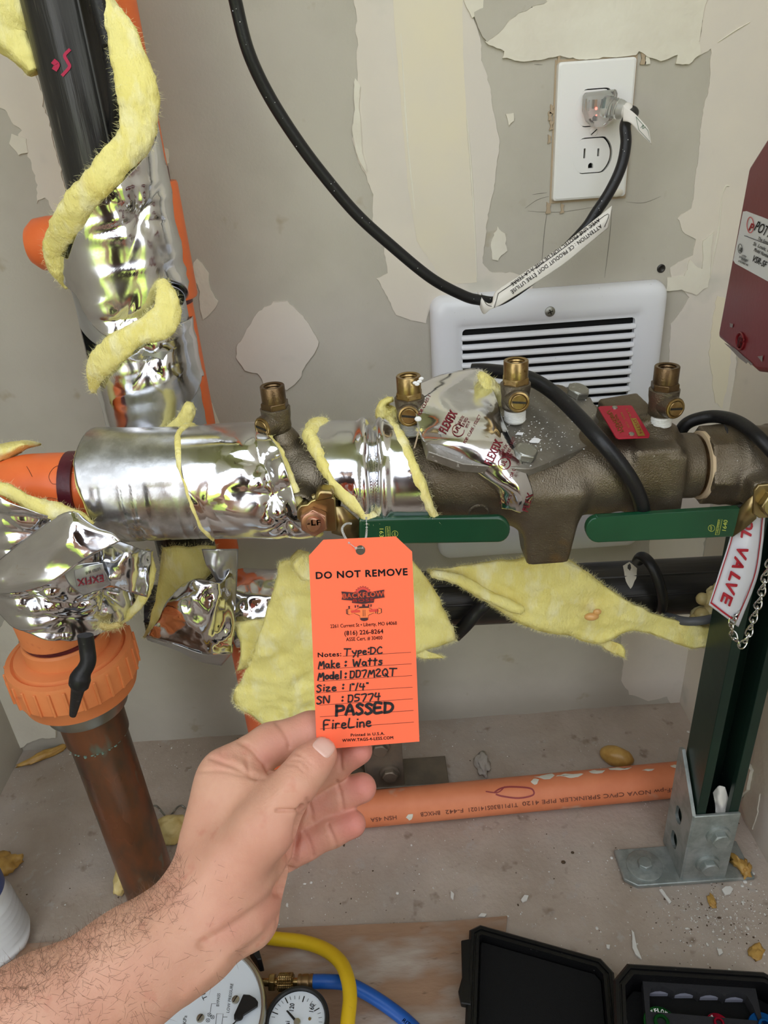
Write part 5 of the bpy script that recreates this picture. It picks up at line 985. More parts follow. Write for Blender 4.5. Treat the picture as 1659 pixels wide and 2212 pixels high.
for (x, y, r_, k) in [(790, 1700, 60, .9), (770, 1782, 60, .9), (790, 1625, 70, .9), (690, 1745, 45, .5), (660, 1830, 60, .6), (620, 1600, 60, .3), (575, 1640, 30, .4), (700, 1640, 50, .35), (590, 1960, 60, .35), (680, 1560, 60, .5), (560, 1900, 90, .15), (480, 1640, 25, .3), (500, 2000, 60, .3)]: pk[:len(V)] = np.maximum(pk[:len(V)], k * np.exp(-((X_ - x) ** 2 + (Y_ - y) ** 2) / r_ ** 2))
at2 = person.data.attributes.new('pink', 'FLOAT', 'POINT'); at2.data.foreach_set('value', pk)
from mathutils.bvhtree import BVHTree
bvh = BVHTree.FromPolygons([Vector(v) for v in V], Q.tolist())
def surf(x, y):
    h = bvh.ray_cast(Vector(CAM), Vector(nrm(ray(x, y)))); return (np.array(h[0]), np.array(h[1])) if h[0] is not None else (None, None)
# thumb nail: a curved plate on the thumb tip
M_nail = mat('fingernail', (222, 182, 168), .3, spec=.55, coat=.3)
c0 = np.array([701., 1612.]); ux_ = nrm(np.array([.72, .70])); uy_ = np.array([-ux_[1], ux_[0]]) * -1; rows = []
for i, a in enumerate(np.linspace(-1, 1, 15)):
    row = []
    for j, s in enumerate(np.linspace(-1, 1, 15)):
        # a: along the nail (towards tip = up right), s across
        al = np.array([.50, -.86]) if False else nrm(np.array([.66, -.75])); ac = np.array([-al[1], al[0]]); wdt = 24 * (1 - .10 * a * a if a > -.2 else 1) * math.sqrt(max(.02, 1 - (abs(a) ** 6) * .6))
        q = c0 + al * a * 19 + ac * s * wdt * (1 - .18 * max(0, a) ** 3); h, n = surf(*q)
        if h is None: h, n = surf(*(c0 + (q - c0) * .8))
        e = max(abs(a), abs(s)); row.append(h + (-n if n @ (h - CAM) > 0 else n) * (.00045 - .0006 * max(0, (e - .82) / .18)))
    rows.append(row)
MB().grid(rows).build('fingernail', M_nail, person, ang=180, recalc=False)
# hairs on the forearm and wrist
M_ah = mat('arm hair', (92, 62, 46), .6); hb = MB(); r = np.random.default_rng(12); arm = nrm(hp(60, 2235, .33) - hp(430, 2000, .362)); cnt = 0
while cnt < 2600:
    x, y = r.uniform(-20, 520), r.uniform(1850, 2230)
    dens = np.exp(-(((y - 1935) - (x - 330) * -.60) / 60) ** 2) * (x < 400) + .16 * (x < 330) + .04
    if r.random() > dens: continue
    h, n = surf(x, y); cnt += 1
    if h is None: continue
    n = -n if n @ (h - CAM) > 0 else n; d = nrm(-arm * -.0 + arm * -1.0 * r.uniform(-.2, .5) + n * .45 + r.normal(0, .38, 3)); l = r.uniform(.0025, .0085); s_ = nrm(np.cross(d, view)) * .000045; g = nrm(r.normal(0, 1, 3)) * l * .2
    q = [h + d * l * t + g * t * t for t in (0, .4, .75, 1)]; hb.add([q[0] - s_, q[0] + s_, q[1] - s_, q[1] + s_, q[2] - s_ * .7, q[2] + s_ * .7, q[3]], [(0, 1, 3, 2), (2, 3, 5, 4), (4, 5, 6)])
hb.build('arm_hair', M_ah, person, ang=180, recalc=False, kind='stuff')
# clothes of the crouching photographer, behind the camera (seen only in the foil)
M_hiv = mat('dark maroon brown shirt', (84, 60, 58), .8, bump=.3, bs=60); M_trou = mat('dark brown trousers', (74, 56, 48), .85, bump=.3, bs=80)
Cs = SDF((-.40, -.72, .24), (.42, .02, 1.0), .010); Cs.box((0, -.42, .62), (.19, .12, .30), ((1, 0, 0), (0, 1, -.18), (0, .18, 1)), .09, .05)
Cs.cone((-.17, -.37, .84), (-.24, -.27, .70), .075, .074, .05); Cs.cone((.17, -.37, .84), (.225, -.28, .68), .075, .074, .05); Cs.cone((0, -.39, .90), (0, -.38, .935), .09, .075, .04)
V3, Q3 = Cs.mesh(); b = MB(); b.v = [V3]; b.n = len(V3); b.f = Q3.tolist(); b.build('shirt', M_hiv, person, ang=180, recalc=False)
Ct = SDF((-.38, -.76, -.12), (.38, .02, .46), .012)
for sx in (-1, 1): Ct.cone((sx * .11, -.46, .32), (sx * .17, -.10, .34), .10, .082, .05); Ct.cone((sx * .17, -.10, .33), (sx * .15, -.36, .0), .078, .055, .04)
Ct.cone((-.08, -.48, .31), (.08, -.48, .31), .12, .12, .05)
V3, Q3 = Ct.mesh(); b = MB(); b.v = [V3]; b.n = len(V3); b.f = Q3.tolist(); b.build('trousers', M_trou, person, ang=180, recalc=False)
M_boot = mat('work boots', (60, 48, 40), .7)
for sx in (-1, 1):
    Cb = SDF((sx * .15 - .06, -.48, -.10), (sx * .15 + .06, -.14, .06), .009); Cb.cone((sx * .15, -.38, -.05), (sx * .15, -.20, -.052), .045, .036, .02); Cb.cone((sx * .15, -.37, -.03), (sx * .15, -.37, .03), .045, .045, .02)
    V3, Q3 = Cb.mesh(); b = MB(); b.v = [V3]; b.n = len(V3); b.f = Q3.tolist(); b.build('boot', M_boot, person, ang=180, recalc=False)
Ch = SDF((-.12, -.50, 1.05), (.12, -.22, 1.28), .008); Ch.cone((0, -.365, 1.145), (0, -.37, 1.165), .098, .095, .03); Ch.cone((0, -.30, 1.14), (0, -.24, 1.135), .07, .06, .02, flat=((0, 0, 1), .25))
V3, Q3 = Ch.mesh(); b = MB(); b.v = [V3]; b.n = len(V3); b.f = Q3.tolist(); b.build('cap', M_trou, person, ang=180, recalc=False)
# ================================================================== things on the wall
def rrect(w, h, r, n=6):
    P = []
    for cx, cy, a0 in [(w - r, h - r, 0), (-w + r, h - r, math.pi / 2), (-w + r, -h + r, math.pi), (w - r, -h + r, 1.5 * math.pi)]:
        for a in np.linspace(a0, a0 + math.pi / 2, n): P.append((cx + r * math.cos(a), cy + r * math.sin(a)))
    return P
def fill_holes(outer, holes, fn):
    bm = bmesh.new(); ed = []
    for l in [outer] + holes:
        v = [bm.verts.new(fn(*p)) for p in l]; ed += [bm.edges.new((v[i], v[(i + 1) % len(v)])) for i in range(len(v))]
    bmesh.ops.triangle_fill(bm, use_beauty=True, use_dissolve=False, edges=ed); ix = {v: i for i, v in enumerate(bm.verts)}
    V = [v.co[:] for v in bm.verts]; F = [tuple(ix[v] for v in f.verts) for f in bm.faces]; bm.free(); return V, F
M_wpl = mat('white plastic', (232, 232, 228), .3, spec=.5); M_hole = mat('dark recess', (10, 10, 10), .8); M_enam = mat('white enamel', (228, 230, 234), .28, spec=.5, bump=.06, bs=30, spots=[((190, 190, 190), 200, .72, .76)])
ox_, oz_ = .2165, .7165
pf = WY - .0065
def circ(cx, cz, r, cut, n=40): return [(cx + r * math.cos(a), cz + max(-cut, min(cut, r * math.sin(a)))) for a in np.linspace(0, 2 * math.pi, n, endpoint=False)]
outl = thing('wall_outlet', 'white duplex wall outlet with plain cover plate', 'outlet', (ox_, WY, oz_ - .057))
hz = .0195
holes = [circ(ox_ + .0006, oz_ + s * hz, .0182, .0152) for s in (-1, 1)]
b = MB(); o_ = [(ox_ + x, oz_ + z) for x, z in rrect(.0325, .0548, .002)]; V_, F_ = fill_holes(o_, holes, lambda x, z: (x, pf, z)); b.add(V_, F_)
loops = [[(ox_ + x, pf, oz_ + z) for x, z in rrect(.0325, .0548, .002)], [(ox_ + x, pf + .0012, oz_ + z) for x, z in rrect(.0344, .0566, .0028)], [(ox_ + x, WY - .0003, oz_ + z) for x, z in rrect(.0350, .0571, .003)]]
b.grid(loops, wv=True)
for h_ in holes: b.grid([[(x, pf, z) for x, z in h_], [(x, pf + .005, z) for x, z in h_]], wv=True)
b.build('cover_plate', M_wpl, outl, ang=30)
for s in (-1, 1):
    cz = oz_ + s * hz; P_ = circ(ox_ - .0008, cz, .0172, .0143)
    sl = [[(ox_ + q + x, cz + .0022 + z) for x, z in rrect(.0009, hh, .0003, 2)] for q, hh in ((-.0072, .0042), (.0056, .0034))] + [[(ox_ - .0008 + .0024 * math.cos(a), cz - .0085 + (.0024 * math.sin(a) if math.sin(a) > 0 else -.0022)) for a in np.linspace(0, 2 * math.pi, 18, endpoint=False)]]
    V_, F_ = fill_holes(P_, sl, lambda x, z: (x, pf - .0002, z)); b = MB(); b.add(V_, F_); b.grid([[(x, pf - .0002, z) for x, z in P_], [(x, pf + .006, z) for x, z in P_]], wv=True)
    for q in sl: b.grid([[(x, pf - .0002, z) for x, z in q], [(x, pf + .004, z) for x, z in q]], wv=True)
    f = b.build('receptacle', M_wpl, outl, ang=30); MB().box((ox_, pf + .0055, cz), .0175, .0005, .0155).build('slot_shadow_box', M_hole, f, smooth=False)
b = MB().lathe((ox_ + .0002, pf, oz_), (0, -1, 0), [(0, .0038), (.0008, .0034), (.0010, .002)], 20); s_ = b.build('plate_screw', M_wpl, outl); MB().box((ox_ + .0002, pf - .0011, oz_), .0032, .0003, .0004, (1, 0, .8), (0, 1, 0), (-.8, 0, 1)).build('screw_slot', M_hole, s_)
b = MB().sphere((ox_ + .026, pf + .001, oz_ - .053), .004, 10, 8, (1.8, .5, 1)).sphere((ox_ + .030, pf + .002, oz_ - .048), .004, 10, 8, (1, .5, 1.3)); b.build('mud_smear', M_mudw, outl)
MB().box((ox_, WY - .0004, oz_ - .0002), .0365, .0004, .0590).build('cut_gap', M_chip, outl, smooth=False)
# plug
M_clear = mat('clear smoky plastic', (244, 246, 242), .1, tr=.88, ior=1.38, spec=.5, bump=.25, bs=80)
plug = thing('power_plug', 'clear lighted power plug in the upper receptacle', 'plug', (ox_ + .004, pf - .012, oz_ + hz - .012))
pc = np.array([ox_ + .001, pf - .001, oz_ + hz])
b = MB(); P_ = [(pc[0] + x, pc[1], pc[2] + z) for x, z in [(-.012, .0125), (.012, .0135), (.0135, .010), (.0135, -.004), (.010, -.011), (.004, -.0155), (-.004, -.0155), (-.010, -.010), (-.0135, -.002), (-.0135, .010)]]
b.prism(P_, (.0008, -.014, 0)).build('plug_body', M_clear, plug, bevel=.0015, bseg=2)
d_ = nrm(np.array([.75, -.62, -.22])); q0 = pc + (.004, -.009, .001)
MB().lathe(q0, d_, [(.0, .0085), (.006, .0088), (.007, .0075), (.0085, .0086), (.0095, .0074), (.011, .0084), (.012, .0072), (.0135, .0082), (.0165, .0078), (.020, .0064)], 26).build('strain_relief', M_clear, plug)
for dx, col in ((-.0045, (150, 120, 90)), (.0035, (60, 110, 110))): MB().box(pc + (dx, -.007, .003), .0012, .005, .0035).build('terminal_blade', mat('terminal', col, .3, .8), plug)
MB().sphere(pc + (-.004, -.0125, -.0005), .0011, 8, 6).sphere(pc + (-.0035, -.0128, -.0058), .0006, 8, 6).build('pilot_light', mat('red pilot lamp', (255, 90, 80), .4, em=((255, 70, 60), 3.0)), plug)
# black cord
tipp = q0 + d_ * .018
cp_ = [tipp, tipp + d_ * .010, atY(1351, 268, .712), atY(1352, 310, .708), atY(1342, 360, .705), atY(1318, 412, .700), atY(1288, 458, .698), atY(1262, 496, .696), atY(1200, 560, .692), atY(1130, 618, .688), atY(1076, 650, .684), atY(1036, 648, .680), atY(1000, 638, .676), atY(930, 600, .668), atY(840, 526, .660), atY(770, 462, .654), atY(700, 380, .648), atY(640, 300, .642), atY(580, 205, .636), atY(536, 110, .630), atY(508, 0, .626), atY(490, -90, .62), atY(474, -260, .62), atY(462, -480, .63), atY(462, -480, .63) * [1, 1, 0] + [0, .02, 1.60], atY(462, -480, .63) * [1, 1, 0] + [0, .03, 1.94]]
cord = MB().tube(spline(cp_, 9), .0048, 20, flat=.9).build('extension_cord', M_rubber, None); tag(cord, 'black power cord swooping from the top edge to the clear plug', 'cord')
r = np.random.default_rng(4); b = MB()
Pc = spline(cp_, 9)
for k in range(60): q = Pc[r.integers(12, len(Pc) - 40)]; v = nrm(CAM - q + r.normal(0, .25, 3)); b.sphere(q + v * .0047, r.uniform(.00012, .0004), 5, 4)
b.build('dust_specks', M_white, cord, kind='stuff')
M_paper = mat('white paper label', (226, 222, 214), .5, bump=.05, bs=40)
wl_ = thing('cord_label', 'long white folded warning label printed upside down on the black cord', 'label', atY(1180, 640, .69))
top_ = [(1033, 628, .682), (1046, 650, .674), (1062, 654, .668), (1073, 628, .672), (1130, 590, .676), (1200, 541, .680), (1260, 494, .684), (1322, 444, .690)]
bot_ = [(1030, 640, .690), (1043, 677, .672), (1060, 668, .662), (1082, 658, .664), (1140, 622, .668), (1212, 575, .672), (1268, 530, .676), (1314, 492, .684)]
midr = [((a[0] + c[0]) / 2, (a[1] + c[1]) / 2, (a[2] + c[2]) / 2 - .003) for a, c in zip(top_, bot_)]
C_ = np.array([[atY(*q) for q in rw] for rw in (top_, midr, bot_)]); A2 = np.array([spline(list(q), 8) for q in C_]); B2 = np.array([spline(list(A2[:, j]), 5) for j in range(A2.shape[1])]).transpose(1, 0, 2)
MB().grid(B2).build('label_sheet', M_paper, wl_, ang=180, recalc=False, solid=.0003)
lx, ly, lz = proj(B2.reshape(-1, 3))
def on_lab(x, y): i = np.argsort((lx - x) ** 2 + (ly - y) ** 2)[:3]; return at(x, y, float(lz[i].mean()) - .0009)
for s_, a, c, h_ in [('ATTENTION : CE PRODUIT DOIT \u00caTRE UTILIS\u00c9', (1297, 484), (1102, 628), 8.5), ('AVEC UNE PROTECTION DE MISE \u00c0 LA TERRE', (1293, 471), (1103, 612), 8)]:
    mb = MB(); text(mb, s_, a, c, h_, on_lab, .012); mb.build('printed_line', M_ink, wl_, recalc=False)
mb = MB(); stroke(mb, [(1076, 634), (1130, 597), (1200, 549), (1260, 502), (1313, 462), (1306, 490)], 1.2, on_lab); stroke(mb, [(1076, 634), (1072, 650), (1068, 664)], 1.2, on_lab); stroke(mb, [(1040, 634), (1050, 656), (1062, 662)], 1.2, on_lab); mb.build('label_border', M_ink, wl_, recalc=False)
# small flag label at the plug
fl2 = thing('cord_label', 'small white flag label wrapped behind the clear plug', 'label', tipp)
MB().tube([tipp - d_ * .004, tipp + d_ * .003, tipp + d_ * .009 + (0, 0, -.004)], .0064, 22, caps=False).build('label_wrap', M_paper, fl2, solid=.0003)
o, Bf = quadsheet([[(1346, 226, .705), (1372, 246, .700), (1396, 272, .698), (1402, 282, .698)], [(1346, 262, .704), (1362, 266, .700), (1384, 290, .699), (1407, 312, .699)]], M_paper, 'label_flag', fl2, amp=.0004, s=3)
fx, fy, fz_ = proj(Bf.reshape(-1, 3))
def on_fl(x, y): i = np.argsort((fx - x) ** 2 + (fy - y) ** 2)[:3]; return at(x, y, float(fz_[i].mean()) - .0008)
mb = MB(); stroke(mb, [(1374, 252), (1400, 282), (1404, 306), (1380, 280), (1374, 252)], .8, on_fl, sp=False); stroke(mb, [(1384, 276), (1390, 270), (1388, 278), (1394, 274)], 1, on_fl); mb.build('label_print', mat('green print', (70, 110, 84), .6), fl2, recalc=False)
# ---- heater grille
vx0, vx1 = .0615, .3015; vz1 = .5785; vz0 = atY(1000, 1206, .748)[2]
vc = ((vx0 + vx1) / 2, (vz0 + vz1) / 2); vw_, vh_ = (vx1 - vx0) / 2, (vz1 - vz0) / 2
ht = thing('wall_heater', 'white enamel wall heater with louvred grille', 'heater', (vc[0], WY, vz0))
gl, gr_ = atY(1000, 720, .742), atY(1371, 700, .742); gx0, gx1 = gl[0], gr_[0]; gz1 = (atY(1190, 700, .742))[2]; gz0 = atY(1100, 1060, .742)[2]
gc_ = ((gx0 + gx1) / 2, (gz0 + gz1) / 2); gw, gh = (gx1 - gx0) / 2, (gz1 - gz0) / 2
def lp(cx, cz, w, h, r, Y): return [(cx + x, Y, cz + z) for x, z in rrect(w, h, r, 8)]
b = MB(); b.grid([lp(*vc, vw_, vh_, .013, WY - .0003), lp(*vc, vw_ - .0002, vh_ - .0002, .014, WY - .008), lp(*vc, vw_ - .002, vh_ - .002, .014, WY - .013), lp(*vc, vw_ - .006, vh_ - .006, .013, WY - .0165), lp(*vc, vw_ - .012, vh_ - .012, .012, WY - .018), lp(*vc, vw_ - .020, vh_ - .020, .010, WY - .0185),
               lp(*gc_, gw + .006, gh + .006, .005, WY - .0185), lp(*gc_, gw + .0045, gh + .0045, .005, WY - .0172), lp(*gc_, gw + .0005, gh + .0005, .004, WY - .0170), lp(*gc_, gw, gh, .003, WY - .012)], wv=True)
b.build('heater_frame', M_enam, ht, ang=60)
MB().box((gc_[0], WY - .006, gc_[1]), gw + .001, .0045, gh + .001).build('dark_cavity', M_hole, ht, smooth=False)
pitch = .00955; n_ = int(2 * gh / pitch)
for k in range(n_):
    z = gz1 - .0046 - pitch * (k + .42); P_ = [(gx0 - .0015, WY - .0155, z), (gx0 + .004, WY - .0165, z), (gx1 - .004, WY - .0165, z), (gx1 + .0015, WY - .0155, z)]
    bb = MB(); cs = []
    for p in P_: cs.append([(p[0], p[1] + .0030 * math.sin(a) + .0010 * math.cos(a), p[2] + .0028 * math.cos(a)) for a in np.linspace(0, 2 * math.pi, 12, endpoint=False)])
    bb.grid(cs, wv=True).build('louver', M_enam, ht)
# scoops at the louver ends
sp_ = atY(1188, 673, WY - .0185)
o = MB().lathe(sp_, (0, -1, 0), [(0, .0052), (.0010, .0050), (.0020, .0036), (.0022, .001)], 24).build('grille_screw', M_zinc, ht)
for a in (.4, 1.97): MB().box(sp_ + (0, -.0022, 0), .0026, .0003, .0005, (math.cos(a), 0, math.sin(a)), (0, 1, 0), (-math.sin(a), 0, math.cos(a))).build('screw_cross', M_darkm, o)
MB().box((vx0 + .003, WY - .006, atY(930, 730, .75)[2]), .0002, .004, .016).build('rating_sticker', M_paper, ht, smooth=False)
# ---- red flow switch housing
M_redb = mat('dark red enamel', (112, 26, 32), .36, spec=.4, coat=.08, c2=(104, 22, 28), cs=10, bump=.08, bs=300)
LYr = .50; pa = atY(1584, 565, LYr); pb = atH(1659, 608, pa[2]); pc2 = atY(1605, 457, LYr); RP = Pl(pa, pb, pc2)
rp = lambda x, y, l=.0: RP.hit(x, y, l)
rb_ = thing('flow_switch', 'dark red cast switch housing with white nameplate at right edge', 'switch housing', rp(1640, 800))
back = -RP.n * .045
poly = [(1617, 361), (1663, 288), (1760, 300), (1840, 380), (1800, 800), (1760, 850), (1660, 806), (1634, 803), (1552, 731), (1550, 724)]
MB().prism(np.array([rp(x, y) for x, y in poly]), back).build('housing', M_redb, rb_, bevel=.003, bseg=4)
lp_ = [(1605, 457), (1612, 456), (1760, 512), (1760, 672), (1659, 608), (1588, 569), (1584, 562)]
MB().prism(np.array([rp(x, y, .0004) for x, y in lp_]), RP.n * -.0003).build('nameplate', mat('silver white label', (214, 216, 218), .35, .2), rb_, label='white printed nameplate')
rp1 = lambda x, y: rp(x, y, .0009)
M_lred = mat('label red', (196, 60, 66), .5)
mb = MB(); text(mb, 'P', (1617, 497), (1624, 500), 17, rp1, .04); 
stroke(mb, [(1620.5 + 7 * math.cos(a), 486 + 17 * math.sin(a)) for a in np.linspace(0, 2 * math.pi, 24)], 1.6, rp1, sp=False); mb.build('logo_mark', M_lred, rb_)
for s_, a, c, h_, bo in [('POTTER', (1628, 497), (1676, 522), 23, .01), ('The Symbol of Protection', (1636, 517), (1700, 548), 7, .02), ('St. Louis, Missouri', (1626, 529), (1682, 556), 8, .02), ('Model Number', (1628, 542), (1660, 558), 8, .02), ('VSR-SF', (1623, 563), (1652, 578), 14, .02), ('LISTED', (1602, 553), (1611, 557), 4, .02), ('EXTINGUISHING', (1596, 556), (1615, 565), 4, .02), ('SYSTEM', (1600, 562), (1611, 567), 4, .02), ('ATTACHMENT 394L', (1594, 565), (1615, 575), 4, .02), ('UL', (1596, 542), (1601, 544), 9, .03)]:
    mb = MB(); text(mb, s_, a, c, h_, rp1, bo); mb.build('printed_line', M_ink, rb_, recalc=False)
mb = MB(); stroke(mb, [(1608, 509), (1720, 552)], 1.3, rp1, sp=False); stroke(mb, [(1598.5 + 4.4 * math.cos(a), 537 + 10 * math.sin(a)) for a in np.linspace(0, 2 * math.pi, 20)], 1.2, rp1, sp=False); mb.build('printed_rule', M_ink, rb_, recalc=False)
e_ = [rp(1599 + 8 * math.cos(a), 737 + 18 * math.sin(a), .0006) for a in np.linspace(0, 2 * math.pi, 26)]; o = MB().tube(e_, .0007, 6, caps=False).build('embossed_ring', M_redb, rb_)
mb = MB(); text(mb, 'P', (1594, 748), (1603, 750), 22, lambda x, y: rp(x, y, .0012), .05); mb.build('embossed_letter', M_redb, rb_, solid=.0008)
M_chipm = mat('chipped grey', (136, 128, 126), .5, .4)
for q in [[(1576, 697), (1584, 700), (1582, 708), (1576, 706)], [(1564, 740), (1590, 755), (1616, 782), (1612, 786), (1588, 764)], [(1636, 770), (1648, 768), (1646, 782)], [(1604, 768), (1626, 786), (1622, 790)]]:
    MB().add([rp(x, y, .0005) for x, y in jag(q, 1, 3, 2)], [tuple(range(len(jag(q, 1, 3, 2))))]).build('paint_chip', M_chipm, rb_, tri=True, recalc=False, smooth=False)
# ================================================================== strut, bracket, sign and chain
M_strut = mat('dark green painted strut', (34, 56, 46), .35, .3, c2=(28, 46, 40), cs=8, bump=.15, bs=60, spots=[((190, 190, 184), 90, .76, .78)])
def channel(name, label, x0, x1, y0, y1, h, m, z0=.004):
    t = .0026; lip = .0095; P = [(x0 + lip, y0), (x0, y0), (x0, y1), (x1, y1), (x1, y0), (x1 - lip, y0), (x1 - lip, y0 + .007), (x1 - lip + t, y0 + .007), (x1 - lip + t, y0 + t), (x1 - t, y0 + t), (x1 - t, y1 - t), (x0 + t, y1 - t), (x0 + t, y0 + t), (x0 + lip - t, y0 + t), (x0 + lip - t, y0 + .007), (x0 + lip, y0 + .007)]
    o = MB().prism([(x, y, z0) for x, y in P], (0, 0, h)).build(name, m, None, tri=True, bevel=.0006); tag(o, label, 'strut', 'upright struts'); return o
bx0, bx1, by0 = .2885, .3355, .4945
channel('strut_channel', 'dark green slotted steel strut post standing in the right bracket', bx0 + .0035, bx1 - .001, by0 + .0035, by0 + .045, .47, M_strut)
def bracket(name, label, x0, x1, y0, h, hb, left=.060, right=.030, bolts=((.6, .73), (.5, .3)), m=M_galv, depth=.050):
    t = thing(name, label, 'bracket', ((x0 + x1) / 2, y0, 0), 'post base brackets'); th = .0035
    MB().box(((x0 + x1) / 2, y0 + th / 2, h / 2 + .002), (x1 - x0) / 2, th / 2, h / 2).build('front_plate', m, t, bevel=.001)
    def sl(cy, cz): return [(cy + .0075 * math.cos(a), cz + (.0065 * math.sin(a)) + (.004 if math.sin(a) > 0 else -.004)) for a in np.linspace(0, 2 * math.pi, 18, endpoint=False)]
    V_, F_ = fill_holes([(y0 + .001, .003), (y0 + depth, .003), (y0 + depth, hb), (y0 + depth - .006, hb + .003), (y0 + .001, h + .002)], [sl(y0 + depth * .55, h * .72), sl(y0 + depth * .55, h * .34)], lambda y, z: (x0, y, z))
    b = MB(); b.add(V_, F_); b.build('side_plate', m, t, smooth=False, solid=th, off=0)
    MB().prism([(x0 - left + .012, y0 - .003, .001), (x0 - left, y0 + .006, .001), (x0 - left, y0 + .042, .001), (x1 + right, y0 + .042, .001), (x1 + right, y0 - .003, .001)], (0, 0, .005)).build('base_plate', m, t, bevel=.001)
    for fx_, fz1 in bolts:
        p = np.array([x0 + (x1 - x0) * fx_, y0, h * fz1]); MB().lathe(p, (0, -1, 0), [(0, .0125), (.0012, .0125), (.0030, .0120), (.0035, .010)], 28).build('washer', m, t)
        hexbolt(p + (0, -.003, 0), np.array([0, -1., 0]), .0098, .0060, m, t, 'bolt', rot=.1)
    q = np.array([x0 - left * .56, y0 + .019, .006]); MB().lathe(q, (0, 0, 1), [(0, .019), (.0015, .019), (.002, .018)], 30).build('anchor_washer', m, t); hexbolt(q + (0, 0, .002), np.array([0, 0, 1.]), .0078, .005, m, t, 'anchor_bolt', rot=.4)
    return t
bracket('post_base', 'galvanised post base bracket with two bolts holding the green strut', bx0, bx1, by0, .103, .150)
M_galvb = mat('brownish galvanised steel', (134, 122, 106), .5, .6, c2=(120, 110, 98), cs=30, bump=.25, bs=150)
qx = atH(875, 1702, 0); bracket('post_base', 'second steel post base bracket behind the hand and the tag corner', qx[0] - .046, qx[0], qx[1], .10, .10, left=.02, right=.055, bolts=((.42, .75), (.62, .3)), m=M_galvb)
q = atH(925, 1690, 0); MB().lathe((q[0], q[1] + .006, .006), (0, 0, 1), [(0, .016), (.002, .016)], 24)
channel('strut_channel', 'steel strut post standing in the rear bracket, hidden by the tag', qx[0] - .043, qx[0] - .003, qx[1] + .0035, qx[1] + .045, .27, M_galvb)
# paper scrap inside strut
o, _ = quadsheet([[(1540, 1712, .515), (1552, 1698, .513), (1566, 1700, .512)], [(1545, 1740, .510), (1560, 1735, .507), (1574, 1728, .510)], [(1545, 1756, .508), (1560, 1758, .504), (1574, 1752, .508)]], M_paper, 'paper_scrap', None, amp=.003, s=4, sc=90); tag(o, 'crumpled white paper scrap stuck inside the green strut', 'scrap')
# sign
M_sign = mat('white sign plastic', (216, 218, 226), .3, spec=.5); M_sred = mat('sign red', (168, 34, 48), .5)
sg = thing('valve_sign', 'white curved plastic control valve sign with red lettering, right edge', 'sign', atY(1575, 1350, .485))
o, Bs = quadsheet([[(1590, 1102, .492), (1627, 1104, .487), (1653, 1104, .492)], [(1584, 1128, .490), (1623, 1134, .484), (1650, 1134, .489)], [(1574, 1172, .488), (1614, 1180, .480), (1646, 1180, .487)], [(1552, 1240, .488), (1598, 1254, .480), (1634, 1250, .486)], [(1531, 1306, .488), (1566, 1332, .482), (1594, 1354, .486)]], M_sign, 'sign_sheet', sg, amp=0, n=12, solid=.0012)
sx_, sy_, sz_ = proj(Bs.reshape(-1, 3))
def on_sg(x, y): i = np.argsort((sx_ - x) ** 2 + (sy_ - y) ** 2)[:4]; w = 1 / ((sx_[i] - x) ** 2 + (sy_[i] - y) ** 2 + .5); return at(x, y, float((sz_[i] * w).sum() / w.sum()) - .0030)
for ch_, o_, d_2, u_2 in [('O', (1608, 1120), (-3, 20), (20, 8)), ('L', (1603, 1144), (-2.6, 16), (21, 11)), ('V', (1594.8, 1175.5), (-5, 23), (22.7, 12.5)), ('A', (1588, 1202), (-6.5, 23), (22, 12.5)), ('L', (1579, 1234), (-5.5, 18), (21, 14)), ('V', (1572.2, 1250), (-7, 23), (21.6, 14)), ('E', (1563, 1280), (-6.5, 18), (21, 12.5))]:
    V_, F2 = glyphs(ch_, 0., 1.0); mb = MB()
    for q in np.arange(8) * math.pi / 4: mb.add([on_sg(o_[0] + v[0] * d_2[0] + v[1] * u_2[0] + 1.3 * math.cos(q), o_[1] + v[0] * d_2[1] + v[1] * u_2[1] + 1.3 * math.sin(q)) for v in V_], F2)
    mb.build('sign_letter', M_sred, sg, recalc=False)
mb = MB(); stroke(mb, [(1594, 1106), (1590, 1124), (1579, 1170), (1558, 1236), (1536, 1302)], 2.4, on_sg); stroke(mb, [(1536, 1302), (1562, 1322), (1590, 1342)], 4, on_sg); stroke(mb, [(1590, 1342), (1628, 1250), (1641, 1180), (1646, 1130), (1649, 1106)], 2.4, on_sg); mb.build('sign_border', M_sred, sg, recalc=False)
MB().sphere(on_sg(1590, 1330), .0016, 10, 6).build('chain_hole', M_hole, sg)
M_chain = mat('nickel chain', (200, 200, 194), .2, 1.0)
chn = thing('sign_chain', 'thin silver twisted link chain hanging from the valve sign corner', 'chain', atY(1600, 1395, .475))
Pch = spline([atY(1589, 1328, .482), atY(1580, 1350, .478), atY(1586, 1376, .474), atY(1600, 1393, .472), atY(1614, 1376, .472), atY(1622, 1352, .474), atY(1633, 1320, .476), atY(1643, 1288, .477), atY(1650, 1258, .478), atY(1658, 1228, .480), atY(1672, 1190, .482)], 12)
Lc = np.r_[0, np.cumsum(np.linalg.norm(np.diff(Pch, axis=0), axis=1))]; k = 0
for s in np.arange(0, Lc[-1], .0062):
    p = np.array([np.interp(s, Lc, Pch[:, i]) for i in range(3)]); p2 = np.array([np.interp(min(s + .002, Lc[-1]), Lc, Pch[:, i]) for i in range(3)]); t = nrm(p2 - p); v = nrm(CAM - p); u = nrm(np.cross(t, v)); w = np.cross(t, u); a0 = .35 if k % 2 else 1.35; sd = u * math.cos(a0) + w * math.sin(a0); od = np.cross(t, sd); k += 1
    R = [p + t * .0047 * math.cos(a) + sd * .0026 * math.sin(a) + od * .0010 * math.sin(2 * a) for a in np.linspace(0, 2 * math.pi, 19)[:-1]]; R.append(R[0])
    MB().tube(R, .00068, 7, caps=False).build('link', M_chain, chn)
